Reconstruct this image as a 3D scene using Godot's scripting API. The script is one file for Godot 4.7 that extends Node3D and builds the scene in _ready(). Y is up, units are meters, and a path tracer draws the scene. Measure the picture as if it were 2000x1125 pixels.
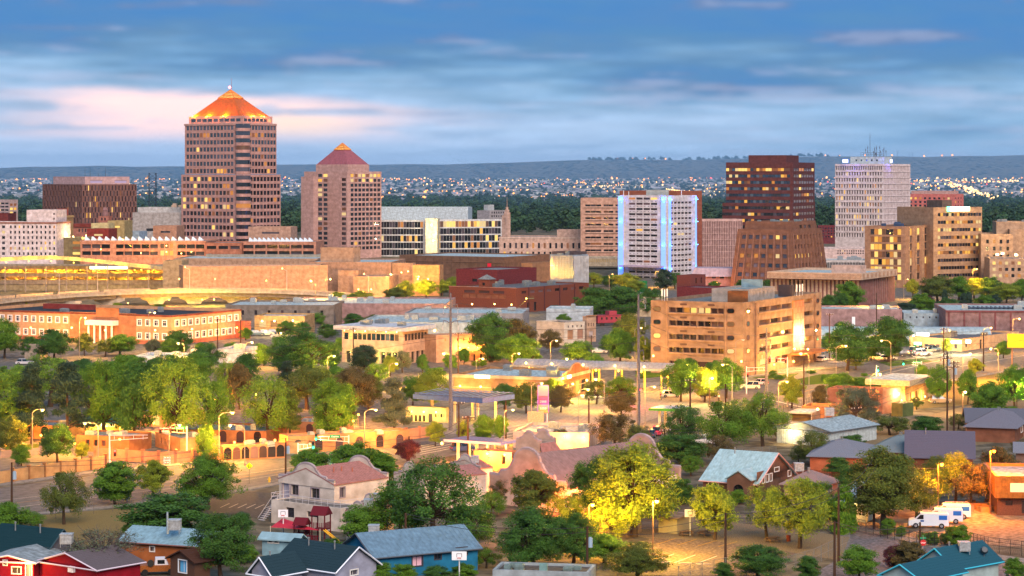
extends Node3D
# Downtown skyline at dusk, seen from a rooftop 50 m above the street grid.
const F := 4628.0      # focal length in photograph pixels
const EYE := 50.0      # height of the eye
const HY := 340.0      # photograph row of eye level
var rng := RandomNumberGenerator.new()
var names := {}
var mats := {}
var panes := {}
var tex_soft: NoiseTexture2D
var tex_rough: NoiseTexture2D
var tex_streak: NoiseTexture2D
var tex_speck: NoiseTexture2D
var tex_bump: NoiseTexture2D
var crowns := {}
var protos := {}
var hot := []

class MB:
	var v := PackedVector3Array()
	var n := PackedVector3Array()
	var c := PackedColorArray()
	var col := Color(1, 1, 1)
	var tinted := false
	func tri(a: Vector3, b: Vector3, d: Vector3, nn: Vector3):
		if (b - a).cross(d - a).dot(nn) > 0.0:
			v.append(a); v.append(d); v.append(b)
		else:
			v.append(a); v.append(b); v.append(d)
		n.append(nn); n.append(nn); n.append(nn)
		if tinted:
			c.append(col); c.append(col); c.append(col)
	func quad(a: Vector3, b: Vector3, d: Vector3, e: Vector3, nn := Vector3.ZERO):
		if nn == Vector3.ZERO:
			nn = (b - a).cross(e - a).normalized()
			if nn == Vector3.ZERO:
				nn = (d - b).cross(e - d).normalized()
		tri(a, b, d, nn); tri(a, d, e, nn)
	func box(o: Vector3, s: Vector3, bs := Basis()):
		var h := s * 0.5
		for ax in 3:
			var u := Vector3.ZERO; var w := Vector3.ZERO; var q := Vector3.ZERO
			q[ax] = h[ax]; u[(ax + 1) % 3] = h[(ax + 1) % 3]; w[(ax + 2) % 3] = h[(ax + 2) % 3]
			for sg in [-1.0, 1.0]:
				var k: Vector3 = q * sg
				quad(o + bs * (k - u - w), o + bs * (k + u - w), o + bs * (k + u + w), o + bs * (k - u + w), (bs * k).normalized())
	func span(lo: Vector3, hi: Vector3):
		box((lo + hi) * 0.5, (hi - lo).abs())
	func tube(p: Vector3, q: Vector3, r0: float, r1: float, k := 6, cap := true):
		var ax := (q - p).normalized()
		var u := ax.cross(Vector3.UP if absf(ax.y) < 0.95 else Vector3.RIGHT).normalized()
		var w := ax.cross(u)
		for i in k:
			var a0 := TAU * i / k; var a1 := TAU * (i + 1) / k
			var d0 := u * cos(a0) + w * sin(a0); var d1 := u * cos(a1) + w * sin(a1)
			quad(p + d0 * r0, p + d1 * r0, q + d1 * r1, q + d0 * r1, (d0 + d1).normalized())
			if cap:
				tri(q, q + d0 * r1, q + d1 * r1, ax); tri(p, p + d0 * r0, p + d1 * r0, -ax)
	func path(pts: Array, r0: float, r1: float, k := 5):
		for i in pts.size() - 1:
			var t0 := float(i) / (pts.size() - 1); var t1 := float(i + 1) / (pts.size() - 1)
			tube(pts[i], pts[i + 1], lerpf(r0, r1, t0), lerpf(r0, r1, t1), k, i == pts.size() - 2 or i == 0)
	func ball(o: Vector3, r: Vector3, k := 8):
		var m := k / 2
		for i in m:
			for j in k:
				var q := []
				for e in [[i, j], [i, j + 1], [i + 1, j + 1], [i + 1, j]]:
					var la: float = PI * e[0] / m - PI / 2; var lo: float = TAU * e[1] / k
					q.append(Vector3(cos(la) * cos(lo), sin(la), cos(la) * sin(lo)))
				var nn: Vector3 = (q[0] + q[1] + q[2] + q[3]).normalized()
				tri(o + q[0] * r, o + q[1] * r, o + q[2] * r, nn); tri(o + q[0] * r, o + q[2] * r, o + q[3] * r, nn)
	func prism(poly: Array, lo: float, hi: float, bs := Basis(), o := Vector3.ZERO):
		# poly: Vector2 outline in the local xy plane, extruded along local z from lo to hi
		var pk := PackedVector2Array(poly)
		var ix := Geometry2D.triangulate_polygon(pk)
		for e in [lo, hi]:
			var nn := bs * Vector3(0, 0, signf(e - (lo + hi) * 0.5))
			for i in range(0, ix.size(), 3):
				tri(o + bs * Vector3(pk[ix[i]].x, pk[ix[i]].y, e), o + bs * Vector3(pk[ix[i + 1]].x, pk[ix[i + 1]].y, e), o + bs * Vector3(pk[ix[i + 2]].x, pk[ix[i + 2]].y, e), nn)
		var area := 0.0
		for i in pk.size():
			area += pk[i].cross(pk[(i + 1) % pk.size()])
		for i in pk.size():
			var a := pk[i]; var b := pk[(i + 1) % pk.size()]
			var e2 := (b - a).normalized() * signf(area)
			var nn := bs * Vector3(e2.y, -e2.x, 0)
			quad(o + bs * Vector3(a.x, a.y, lo), o + bs * Vector3(b.x, b.y, lo), o + bs * Vector3(b.x, b.y, hi), o + bs * Vector3(a.x, a.y, hi), nn)
	func mesh() -> ArrayMesh:
		var m := ArrayMesh.new()
		if v.is_empty():
			return m
		var a := []
		a.resize(Mesh.ARRAY_MAX)
		a[Mesh.ARRAY_VERTEX] = v; a[Mesh.ARRAY_NORMAL] = n
		if tinted:
			a[Mesh.ARRAY_COLOR] = c
		m.add_surface_from_arrays(Mesh.PRIMITIVE_TRIANGLES, a)
		return m

# ---------- places ----------
func dep(y: float) -> float: return EYE * F / (y - HY)
func gp(x: float, y: float) -> Vector3:
	var d = dep(y)
	return Vector3((x - 1000.0) / F * d, 0, -d)
func at(x: float, y: float, d: float) -> Vector3: return Vector3((x - 1000.0) / F * d, EYE - (y - HY) / F * d, -d)
func hh(y: float, d: float) -> float: return EYE - (y - HY) / F * d

# ---------- nodes ----------
func numbered(s: String) -> String:
	var k: int = names.get(s, 0)
	names[s] = k + 1
	return s if k == 0 else "%s_%03d" % [s, k]
func tag(o: Node, label: String, cat: String, group := ""):
	o.set_meta("label", label); o.set_meta("category", cat)
	if group: o.set_meta("group", group)
	return o
func thing(called: String, label: String, cat: String, pos := Vector3.ZERO, yaw := 0.0, group := "") -> Node3D:
	var o = Node3D.new()
	o.name = numbered(called)
	add_child(o, true)
	o.position = pos; o.rotation.y = yaw
	tag(o, label, cat, group)
	return o
func part(parent: Node3D, called: String, mb, m: Material, kind := "") -> MeshInstance3D:
	var o = MeshInstance3D.new()
	o.name = called
	o.mesh = mb.mesh() if mb is MB else mb
	o.material_override = m
	if kind: o.set_meta("kind", kind)
	parent.add_child(o, true)
	return o
func struct(called: String, mb, m: Material, kind := "structure", label := "", cat := "") -> MeshInstance3D:
	var o = part(self, numbered(called), mb, m, kind)
	if label: tag(o, label, cat)
	return o
func copy(o: Node3D, called: String, label: String, pos: Vector3, yaw := 0.0, sc := Vector3.ONE, group := "") -> Node3D:
	var r: Node3D = o.duplicate()
	r.name = numbered(called)
	add_child(r, true)
	r.position = pos; r.rotation = Vector3(0, yaw, 0); r.scale = sc
	r.set_meta("label", label)
	if group: r.set_meta("group", group)
	r.visible = true
	return r

# ---------- materials ----------
func noise_tex(freq: float, oct: int, lo: Color, hi: Color, seed_: int, size := 512, bump := false) -> NoiseTexture2D:
	var nz = FastNoiseLite.new()
	nz.noise_type = FastNoiseLite.TYPE_SIMPLEX_SMOOTH
	nz.frequency = freq; nz.fractal_octaves = oct; nz.fractal_gain = 0.6; nz.seed = seed_
	var t = NoiseTexture2D.new()
	t.width = size; t.height = size; t.seamless = true; t.noise = nz
	if bump:
		t.as_normal_map = true; t.bump_strength = 6.0
	else:
		var g = Gradient.new()
		g.set_color(0, lo); g.set_color(1, hi)
		t.color_ramp = g
	return t
func textures():
	tex_soft = noise_tex(0.012, 6, Color(0.68, 0.66, 0.64), Color(1, 1, 1), 3)
	tex_rough = noise_tex(0.03, 6, Color(0.5, 0.49, 0.47), Color(1, 1, 1), 5)
	tex_streak = noise_tex(0.09, 3, Color(0.55, 0.55, 0.56), Color(1, 1, 1), 9)
	tex_speck = noise_tex(0.16, 4, Color(0.35, 0.34, 0.32), Color(1, 1, 1), 11)
	tex_bump = noise_tex(0.08, 4, Color.BLACK, Color.WHITE, 13, 512, true)
func mat(key: String, hex := "808080", rough := 0.85, t = null, scale := 0.1, opt := {}) -> StandardMaterial3D:
	if mats.has(key): return mats[key]
	var m = StandardMaterial3D.new()
	m.resource_name = key
	m.albedo_color = Color(hex)
	m.roughness = rough
	m.metallic_specular = opt.get("spec", 0.35)
	m.metallic = opt.get("metal", 0.0)
	if t != null:
		m.albedo_texture = t
		m.uv1_triplanar = true; m.uv1_world_triplanar = true
		m.uv1_scale = scale * opt.get("stretch", Vector3.ONE)
	if opt.has("bump"):
		m.normal_enabled = true; m.normal_texture = tex_bump; m.normal_scale = opt.bump
	if opt.has("vc"):
		m.vertex_color_use_as_albedo = true
	mats[key] = m
	return m
func glow(key: String, hex: String, e: float, alb := "202020") -> StandardMaterial3D:
	if mats.has(key): return mats[key]
	var m = StandardMaterial3D.new()
	m.resource_name = key
	m.albedo_color = Color(alb); m.roughness = 0.4
	m.emission_enabled = true; m.emission = Color(hex); m.emission_energy_multiplier = e
	mats[key] = m
	return m
func wall(hex: String) -> StandardMaterial3D: return mat("wall_" + hex, hex, 0.9, tex_soft, 0.06, {spec = 0.2})
func roofm(hex: String) -> StandardMaterial3D: return mat("roof_" + hex, hex, 0.8, tex_rough, 0.05, {spec = 0.3})
func metal(hex: String) -> StandardMaterial3D: return mat("metal_" + hex, hex, 0.45, tex_soft, 0.3, {metal = 0.4, spec = 0.5})
func paint(hex: String) -> StandardMaterial3D: return mat("paint_" + hex, hex, 0.6, null, 1.0, {spec = 0.4})
func omni(parent: Node3D, pos: Vector3, hex: String, e: float, r := 0.15):
	var l = OmniLight3D.new()
	l.name = "lamp_light"
	l.light_color = Color(hex); l.light_energy = e * 1.4; l.light_size = r
	l.omni_range = 120.0; l.omni_attenuation = 2.0; l.shadow_enabled = true
	parent.add_child(l, true)
	l.position = pos

# ---------- building blocks ----------
func glass_mat(lit: float, tone := "") -> StandardMaterial3D:
	# one of a few panes: dark glass, a lit room, or a dim orange glow for mirrored city lights
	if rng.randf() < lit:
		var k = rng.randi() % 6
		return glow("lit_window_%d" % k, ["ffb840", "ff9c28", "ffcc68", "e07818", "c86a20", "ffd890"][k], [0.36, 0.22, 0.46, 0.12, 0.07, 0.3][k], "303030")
	var q = rng.randi() % 5
	var hex: String = [["14161c", "1e2028", "282630", "0e1016", "4a424a"], ["20354a", "2a4258", "1a2c40", "122030", "4a5866"], ["3a2a2c", "2c2226", "483438", "1c1618", "6a5458"]][{"": 0, "blue": 1, "warm": 2}[tone]][q]
	return mat("glass_" + hex, hex, 0.06, null, 1.0, {spec = 0.75})
func pane_mesh(w: float, h: float) -> ArrayMesh:
	var key = "%d_%d" % [roundi(w * 50), roundi(h * 50)]
	if not panes.has(key):
		var mb = MB.new()
		mb.box(Vector3(0, 0, -0.03), Vector3(w, h, 0.06))
		panes[key] = mb.mesh()
	return panes[key]
# blocks: [u0, u1, v0, v1, cols, rows, wfrac, hfrac, lit, {opts}]; u in 0..1 along the face, v in metres from the face's foot
func face_grid(mb: MB, T: Transform3D, w: float, h: float, blocks: Array) -> Array:
	var xs = [0.0, w]; var ys = [0.0, h]; var holes = []
	for b in blocks:
		var o: Dictionary = b[9] if b.size() > 9 else {}
		var r: float = o.get("deep", 0.3)
		var cw: float = (b[1] - b[0]) * w / b[4]; var ch: float = (b[3] - b[2]) / b[5]
		for i in b[4]:
			for j in b[5]:
				if o.has("skip") and o.skip.call(i, j): continue
				var sh: float = 0.0
				if o.has("stagger") and j % 2: sh = cw * 0.5
				var x0: float = b[0] * w + cw * (i + 0.5 - b[6] * 0.5) + sh
				var y0: float = b[2] + ch * (j + 0.5 - b[7] * 0.5)
				if x0 + cw * b[6] > w - 0.05 or y0 < 0.0: continue
				holes.append([x0, x0 + cw * b[6], y0, y0 + ch * b[7], r, b[8], o, i, j])
	# rows of cells between the distinct heights; inside a row the holes cut the strip
	for q in holes:
		ys.append(q[2]); ys.append(q[3])
	ys.sort()
	var bx = T.basis.x; var by = T.basis.y; var bz = T.basis.z
	for k in ys.size() - 1:
		var y0: float = ys[k]; var y1: float = ys[k + 1]
		if y1 - y0 < 0.004: continue
		var ym = (y0 + y1) * 0.5
		var row = []
		for q in holes:
			if q[2] < ym and q[3] > ym: row.append(q)
		row.sort_custom(func(a, b): return a[0] < b[0])
		var x = 0.0
		for q in row:
			if q[0] - x > 0.004:
				mb.quad(T.origin + bx * x + by * y0, T.origin + bx * q[0] + by * y0, T.origin + bx * q[0] + by * y1, T.origin + bx * x + by * y1, bz)
			x = maxf(x, q[1])
		if w - x > 0.004:
			mb.quad(T.origin + bx * x + by * y0, T.origin + bx * w + by * y0, T.origin + bx * w + by * y1, T.origin + bx * x + by * y1, bz)
	for q in holes:
		var a = T.origin + bx * q[0] + by * q[2]; var b = T.origin + bx * q[1] + by * q[2]
		var d = T.origin + bx * q[1] + by * q[3]; var e = T.origin + bx * q[0] + by * q[3]
		var k: Vector3 = -bz * q[4]
		mb.quad(a, b, b + k, a + k, by); mb.quad(e, d, d + k, e + k, -by)
		mb.quad(a, e, e + k, a + k, bx); mb.quad(b, d, d + k, b + k, -bx)
	return holes
func put_windows(parent: Node3D, T: Transform3D, holes: Array, count: Array):
	for q in holes:
		var o: Dictionary = q[6]
		if o.has("empty"): continue
		var lit: float = q[5]
		if o.has("litrow"): lit = o.litrow.get(q[8], lit)
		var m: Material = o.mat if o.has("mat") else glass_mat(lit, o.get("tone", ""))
		var c = T.origin + T.basis.x * ((q[0] + q[1]) * 0.5) + T.basis.y * ((q[2] + q[3]) * 0.5) - T.basis.z * (q[4] * 0.9)
		count[0] += 1
		if count[0] > 300:
			var key = m.resource_name
			if not count[1].has(key): count[1][key] = [MB.new(), m]
			count[1][key][0].box(c, Vector3(q[1] - q[0], q[3] - q[2], 0.06), T.basis)
			continue
		var p = part(parent, o.get("name", "window"), pane_mesh(q[1] - q[0], q[3] - q[2]), m)
		p.transform = Transform3D(T.basis, c)
func frame(xb: float, d: float, th: float) -> Transform3D:
	return Transform3D(Basis(Vector3.UP, -deg_to_rad(th)), Vector3((xb - 1000.0) / F * d, 0, -d))
func run_l(xa: float, xb: float, d: float, th: float) -> float:
	var k = (xa - 1000.0) / F; var a = deg_to_rad(th); var x = (xb - 1000.0) / F * d
	return (k * d - x) / (-cos(a) - k * sin(a))
func run_r(xc: float, xb: float, d: float, th: float) -> float:
	var k = (xc - 1000.0) / F; var a = deg_to_rad(th); var x = (xb - 1000.0) / F * d
	return (k * d - x) / (sin(a) - k * cos(a))
# a four-sided block with its nearest corner at column xb and depth d; the face to its left ends at column xa, the one to its right at xc
# L, R: window blocks with v given as photograph rows at the near corner. opt: wl, wr (metres), bot (row), para, count, slab (no roof)
func blk(th: Node3D, xa, xb: float, xc, d: float, ang: float, ytop: float, m: Material, rm: Material, L := [], R := [], opt := {}) -> Dictionary:
	var T = frame(xb, d, ang)
	var wl: float = opt.wl if opt.has("wl") else run_l(xa, xb, d, ang)
	var wr: float = opt.wr if opt.has("wr") else run_r(xc, xb, d, ang)
	var h1 = hh(ytop, d)
	var h0: float = hh(opt.bot, d) if opt.has("bot") else opt.get("y0", -0.3)
	var h = h1 - h0
	T.origin.y = h0
	var px = F / d
	var conv = func(bl):
		var out = []
		for b in bl:
			var e: Array = b.duplicate()
			var a: float = h - (b[3] - ytop) / px; var z: float = h - (b[2] - ytop) / px
			e[2] = a; e[3] = z
			out.append(e)
		return out
	var mb = MB.new()
	var TL = Transform3D(Basis(), Vector3(-wl, 0, 0))
	var TR = Transform3D(Basis(Vector3(0, 0, -1), Vector3(0, 1, 0), Vector3(1, 0, 0)), Vector3.ZERO)
	var hl = face_grid(mb, TL, wl, h, conv.call(L))
	var hr = face_grid(mb, TR, wr, h, conv.call(R))
	mb.quad(Vector3(-wl, 0, 0), Vector3(-wl, h, 0), Vector3(-wl, h, -wr), Vector3(-wl, 0, -wr), Vector3(-1, 0, 0))
	mb.quad(Vector3(-wl, 0, -wr), Vector3(0, 0, -wr), Vector3(0, h, -wr), Vector3(-wl, h, -wr), Vector3(0, 0, -1))
	var p: float = opt.get("para", 0.5); var t = minf(0.35, minf(wl, wr) * 0.2)
	var hr0 = h - p
	for s in [[Vector3(-wl, 0, 0), Vector3(0, 0, 0), Vector3(0, 0, -t), Vector3(-wl, 0, -t)], [Vector3(-wl, 0, -wr), Vector3(0, 0, -wr), Vector3(0, 0, -wr + t), Vector3(-wl, 0, -wr + t)], [Vector3(-wl, 0, -t), Vector3(-wl + t, 0, -t), Vector3(-wl + t, 0, -wr + t), Vector3(-wl, 0, -wr + t)], [Vector3(-t, 0, -t), Vector3(0, 0, -t), Vector3(0, 0, -wr + t), Vector3(-t, 0, -wr + t)]]:
		var up = Vector3(0, h, 0)
		mb.quad(s[0] + up, s[1] + up, s[2] + up, s[3] + up, Vector3.UP)
	mb.quad(Vector3(-wl + t, hr0, -t), Vector3(-t, hr0, -t), Vector3(-t, h, -t), Vector3(-wl + t, h, -t), Vector3(0, 0, -1))
	mb.quad(Vector3(-wl + t, hr0, -wr + t), Vector3(-t, hr0, -wr + t), Vector3(-t, h, -wr + t), Vector3(-wl + t, h, -wr + t), Vector3(0, 0, 1))
	mb.quad(Vector3(-wl + t, hr0, -t), Vector3(-wl + t, hr0, -wr + t), Vector3(-wl + t, h, -wr + t), Vector3(-wl + t, h, -t), Vector3(1, 0, 0))
	mb.quad(Vector3(-t, hr0, -t), Vector3(-t, hr0, -wr + t), Vector3(-t, h, -wr + t), Vector3(-t, h, -t), Vector3(-1, 0, 0))
	var inv = th.transform.affine_inverse()
	var w = part(th, opt.get("name", "wall"), mb, m)
	w.transform = inv * T
	var rb = MB.new()
	rb.quad(Vector3(-wl + t, hr0, -t), Vector3(-t, hr0, -t), Vector3(-t, hr0, -wr + t), Vector3(-wl + t, hr0, -wr + t), Vector3.UP)
	var rf = part(th, "roof", rb, rm)
	rf.transform = inv * T
	var count: Array = opt.get("count", [0, {}])
	var before: Dictionary = count[1]; count[1] = {}
	put_windows(w, TL, hl, count); put_windows(w, TR, hr, count)
	for key in count[1]:
		part(w, "window_glass", count[1][key][0], count[1][key][1], "stuff")
	count[1] = before
	return {node = th, wall = w, T = T, wl = wl, wr = wr, h = h, h1 = h1, d = d, px = px, inv = inv, roof = rf}
# a box on or against a block, in the block's own axes: u along the left face from the corner (metres, to the left), v depth, from y lo to hi
func addbox(b: Dictionary, called: String, x0: float, x1: float, y0: float, y1: float, z0: float, z1: float, m: Material):
	var mb = MB.new()
	mb.span(Vector3(x0, y0, z0), Vector3(x1, y1, z1))
	var p = part(b.node, called, mb, m)
	p.transform = b.inv * b.T
	return p
func units(b: Dictionary, n: int, m: Material, sz := 1.0, called := "rooftop_unit"):
	for i in n:
		var mb = MB.new()
		var s = Vector3(rng.randf_range(1.2, 2.6), rng.randf_range(0.9, 1.6), rng.randf_range(1.2, 2.2)) * sz
		var x = -rng.randf_range(0.12, 0.88) * b.wl; var z = -rng.randf_range(0.15, 0.85) * b.wr
		mb.box(Vector3(0, s.y * 0.5, 0), s)
		mb.box(Vector3(0, s.y + 0.06, 0), Vector3(s.x * 0.8, 0.12, s.z * 0.8))
		for k in 4:
			mb.box(Vector3(0, s.y * (0.2 + 0.18 * k), s.z * 0.5 + 0.03), Vector3(s.x * 0.85, 0.06, 0.05))
		var p = part(b.node, called, mb, m)
		p.transform = b.inv * b.T * Transform3D(Basis(), Vector3(x, b.h - 0.5, z))
func bld(called: String, label: String, cat: String, xb: float, d: float, ang: float, group := "") -> Node3D:
	var T = frame(xb, d, ang)
	var o = thing(called, label, cat, T.origin, -deg_to_rad(ang), group)
	return o

# ---------- air, light, lens ----------
func sky_colour(px: float, py: float, nz: FastNoiseLite, ca: float, sa: float) -> Color:
	# px, py: where the direction would lie on the photograph (py falls with height)
	var e = clampf((HY - py) / 340.0, 0.0, 6.0)
	var R = 900.0
	var s1 = nz.get_noise_3d(ca * R, py * 1.5 / (1.0 + e * 0.5), sa * R)
	var s2 = nz.get_noise_3d(ca * R * 2.6 + 500.0, py * 6.5 / (1.0 + e * 0.8), sa * R * 2.6) * 0.75 + nz.get_noise_3d(ca * R * 3.4 - 700.0, py * 14.0 / (1.0 + e * 0.8), sa * R * 3.4) * 0.5
	var low = Color(0.42, 0.56, 0.77)
	var mid = Color(0.19, 0.35, 0.54)
	var high = Color(0.010, 0.105, 0.29)
	var t = e + s1 * 0.5 + s2 * 0.1
	var c = low.lerp(mid, smoothstep(0.05, 0.6, t)).lerp(high, smoothstep(0.45, 0.85, t) * (1.0 - smoothstep(1.15, 1.7, e)))
	if e > 1.1:
		c = c.lerp(Color(0.15, 0.34, 0.60).lerp(Color(0.30, 0.42, 0.60), clampf(s1 + 0.5, 0, 1)), smoothstep(1.1, 2.2, e))
	# thin paler streaks of cloud
	var s3 = nz.get_noise_3d(ca * R * 5.0 + 90.0, py * 26.0 / (1.0 + e * 0.8), sa * R * 5.0)
	c = c * (1.0 + s3 * 0.28)
	var st = smoothstep(0.08, 0.45, s2 + s1 * 0.4 + s3 * 0.2) * (1.0 - smoothstep(0.95, 1.3, e) * 0.6)
	c = c.lerp(Color(0.46, 0.50, 0.66), st * 0.42)
	var dk = smoothstep(0.12, 0.5, -s2 - s1 * 0.3)
	c = c.lerp(Color(0.07, 0.20, 0.38), dk * 0.5)
	# where the sun went down
	var g = exp(-pow((px - 430.0) / 330.0, 2.0)) * smoothstep(176.0 + s2 * 25.0, 200.0 + s2 * 25.0, py - (px - 430.0) * 0.06) * (1.0 - smoothstep(252.0 + s1 * 40.0, 300.0 + s1 * 40.0, py))
	g = clampf(g * (1.25 + s2 * 0.9), 0.0, 1.0)
	var bar = smoothstep(0.08, 0.22, nz.get_noise_3d(ca * R * 1.7 - 900.0, py * 7.0, sa * R * 1.7))
	g *= 1.0 - bar * 0.75
	c = c.lerp(Color(1.05, 0.72, 0.68), g * 0.95)
	c = c.lerp(Color(1.0, 0.74, 0.56), clampf(g * exp(-pow((px - 570.0) / 150.0, 2.0) - pow((py - 248.0) / 30.0, 2.0)), 0, 1) * 0.8)
	var g2 = exp(-pow((px - 250.0) / 700.0, 2.0)) * smoothstep(230.0, 300.0, py)
	c = c.lerp(Color(0.46, 0.58, 0.80), g2 * 0.6)
	return c
func air():
	var cam = Camera3D.new()
	cam.name = "camera"
	add_child(cam)
	cam.projection = Camera3D.PROJECTION_FRUSTUM
	cam.near = 1.0; cam.far = 40000.0
	cam.size = 1125.0 / F
	cam.frustum_offset = Vector2(0, -(562.5 - HY) / F)
	cam.position = Vector3(0, EYE, 0)
	cam.current = true
	var W = 4096; var H = 2048
	var nz = FastNoiseLite.new()
	nz.seed = 21; nz.frequency = 0.0035; nz.fractal_octaves = 5; nz.fractal_gain = 0.55
	var paint_sky = func(im: Image, w: int, h: int, r0: int, r1: int, off: int):
		for j in range(r0, r1):
			var el: float = PI * (0.5 - (j + 0.5) / h)
			var py: float = HY - F * clampf(el, 0.0, 1.5)
			for i in w:
				var az: float = TAU * (i + 0.5) / w
				if az > PI: az -= TAU
				im.set_pixel(i, j - off, sky_colour(1000.0 + F * az, py, nz, cos(az), sin(az)))
	var small = Image.create(512, 256, false, Image.FORMAT_RGBF)
	paint_sky.call(small, 512, 256, 0, 128, 0)
	small.fill_rect(Rect2i(0, 128, 512, 128), Color(0.16, 0.15, 0.15))
	small.resize(W, H, Image.INTERPOLATE_BILINEAR)
	var lo = int(H * 0.5 - 110)
	var fine = Image.create(W, 110, false, Image.FORMAT_RGBF)
	paint_sky.call(fine, W, H, lo, 1024, lo)
	small.blit_rect(fine, Rect2i(0, 0, W, 110), Vector2i(0, lo))
	var sm = PanoramaSkyMaterial.new()
	sm.panorama = ImageTexture.create_from_image(small)
	var sk = Sky.new()
	sk.sky_material = sm
	var e = Environment.new()
	e.background_mode = Environment.BG_SKY
	e.sky = sk
	e.background_energy_multiplier = 0.45
	e.tonemap_mode = Environment.TONE_MAPPER_LINEAR
	e.tonemap_exposure = 2.95
	e.fog_enabled = true; e.fog_density = 0.000018; e.fog_light_color = Color(0.7, 0.87, 1.0)
	e.volumetric_fog_enabled = true; e.volumetric_fog_density = 0.0
	e.sdfgi_enabled = true; e.ssao_enabled = true; e.ssil_enabled = true
	var we = WorldEnvironment.new()
	we.name = "environment"
	we.environment = e
	add_child(we)
	var sun = DirectionalLight3D.new()
	sun.name = "dusk_light"
	sun.light_energy = 0.5; sun.light_angular_distance = 40.0
	sun.light_color = Color(1.0, 0.91, 0.83)
	sun.shadow_enabled = true
	add_child(sun)
	sun.rotation = Vector3(deg_to_rad(-36.0), deg_to_rad(15.0), 0)

# ---------- land ----------
func mesa_top(px: float) -> float:
	var xs = [-3000, 0, 200, 620, 1000, 1200, 1420, 1700, 2000, 4000]
	var ys = [332, 328, 325, 322, 318, 312, 310, 305, 304, 303]
	for i in xs.size() - 1:
		if px < xs[i + 1]:
			return lerpf(ys[i], ys[i + 1], clampf((px - xs[i]) / float(xs[i + 1] - xs[i]), 0, 1))
	return 303.0
func terr(x: float, d: float) -> float:
	if d < 4200.0: return 0.0
	var px = 1000.0 + x / d * F
	var ramp = smoothstep(0.0, 1.0, (d - 4200.0) / 4300.0) * 14.0 + (d - 4200.0) / 4300.0 * 14.0
	if d < 8500.0: return ramp
	var top = 50.0 + (HY - mesa_top(px)) / F * 10000.0 + 3.0 * sin(px * 0.013) + 1.6 * sin(px * 0.041)
	var t = clampf((d - 8500.0) / 1500.0, 0, 1)
	return lerpf(28.0, top, smoothstep(0.0, 1.0, t) * 0.5 + t * 0.5) + (0.0 if d <= 10000.0 else (d - 10000.0) * -0.004)
func patch(called: String, pts: Array, m: Material, lift: float, label := "", cat := ""):
	var mb = MB.new()
	var pk = PackedVector2Array()
	for p in pts:
		var g = gp(p[0], p[1])
		pk.append(Vector2(g.x, g.z))
	var ix = Geometry2D.triangulate_polygon(pk)
	for i in range(0, ix.size(), 3):
		mb.tri(Vector3(pk[ix[i]].x, lift, pk[ix[i]].y), Vector3(pk[ix[i + 1]].x, lift, pk[ix[i + 1]].y), Vector3(pk[ix[i + 2]].x, lift, pk[ix[i + 2]].y), Vector3.UP)
	for i in pk.size():
		var a = pk[i]; var b = pk[(i + 1) % pk.size()]
		mb.quad(Vector3(a.x, -0.05, a.y), Vector3(b.x, -0.05, b.y), Vector3(b.x, lift, b.y), Vector3(a.x, lift, a.y))
	return struct(called, mb, m)
func stripe(called: String, pts: Array, w: float, m: Material, lift: float):
	# a painted line or kerb along ground points of the photograph
	var mb = MB.new()
	for i in pts.size() - 1:
		var a = gp(pts[i][0], pts[i][1]); var b = gp(pts[i + 1][0], pts[i + 1][1])
		var s = (b - a).normalized().cross(Vector3.UP) * w * 0.5
		var up = Vector3(0, lift, 0)
		mb.quad(a - s + up, b - s + up, b + s + up, a + s + up, Vector3.UP)
		if lift > 0.06:
			mb.quad(a + s, b + s, b + s + up, a + s + up); mb.quad(a - s, b - s, b - s + up, a - s + up)
	return struct(called, mb, m)
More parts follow.
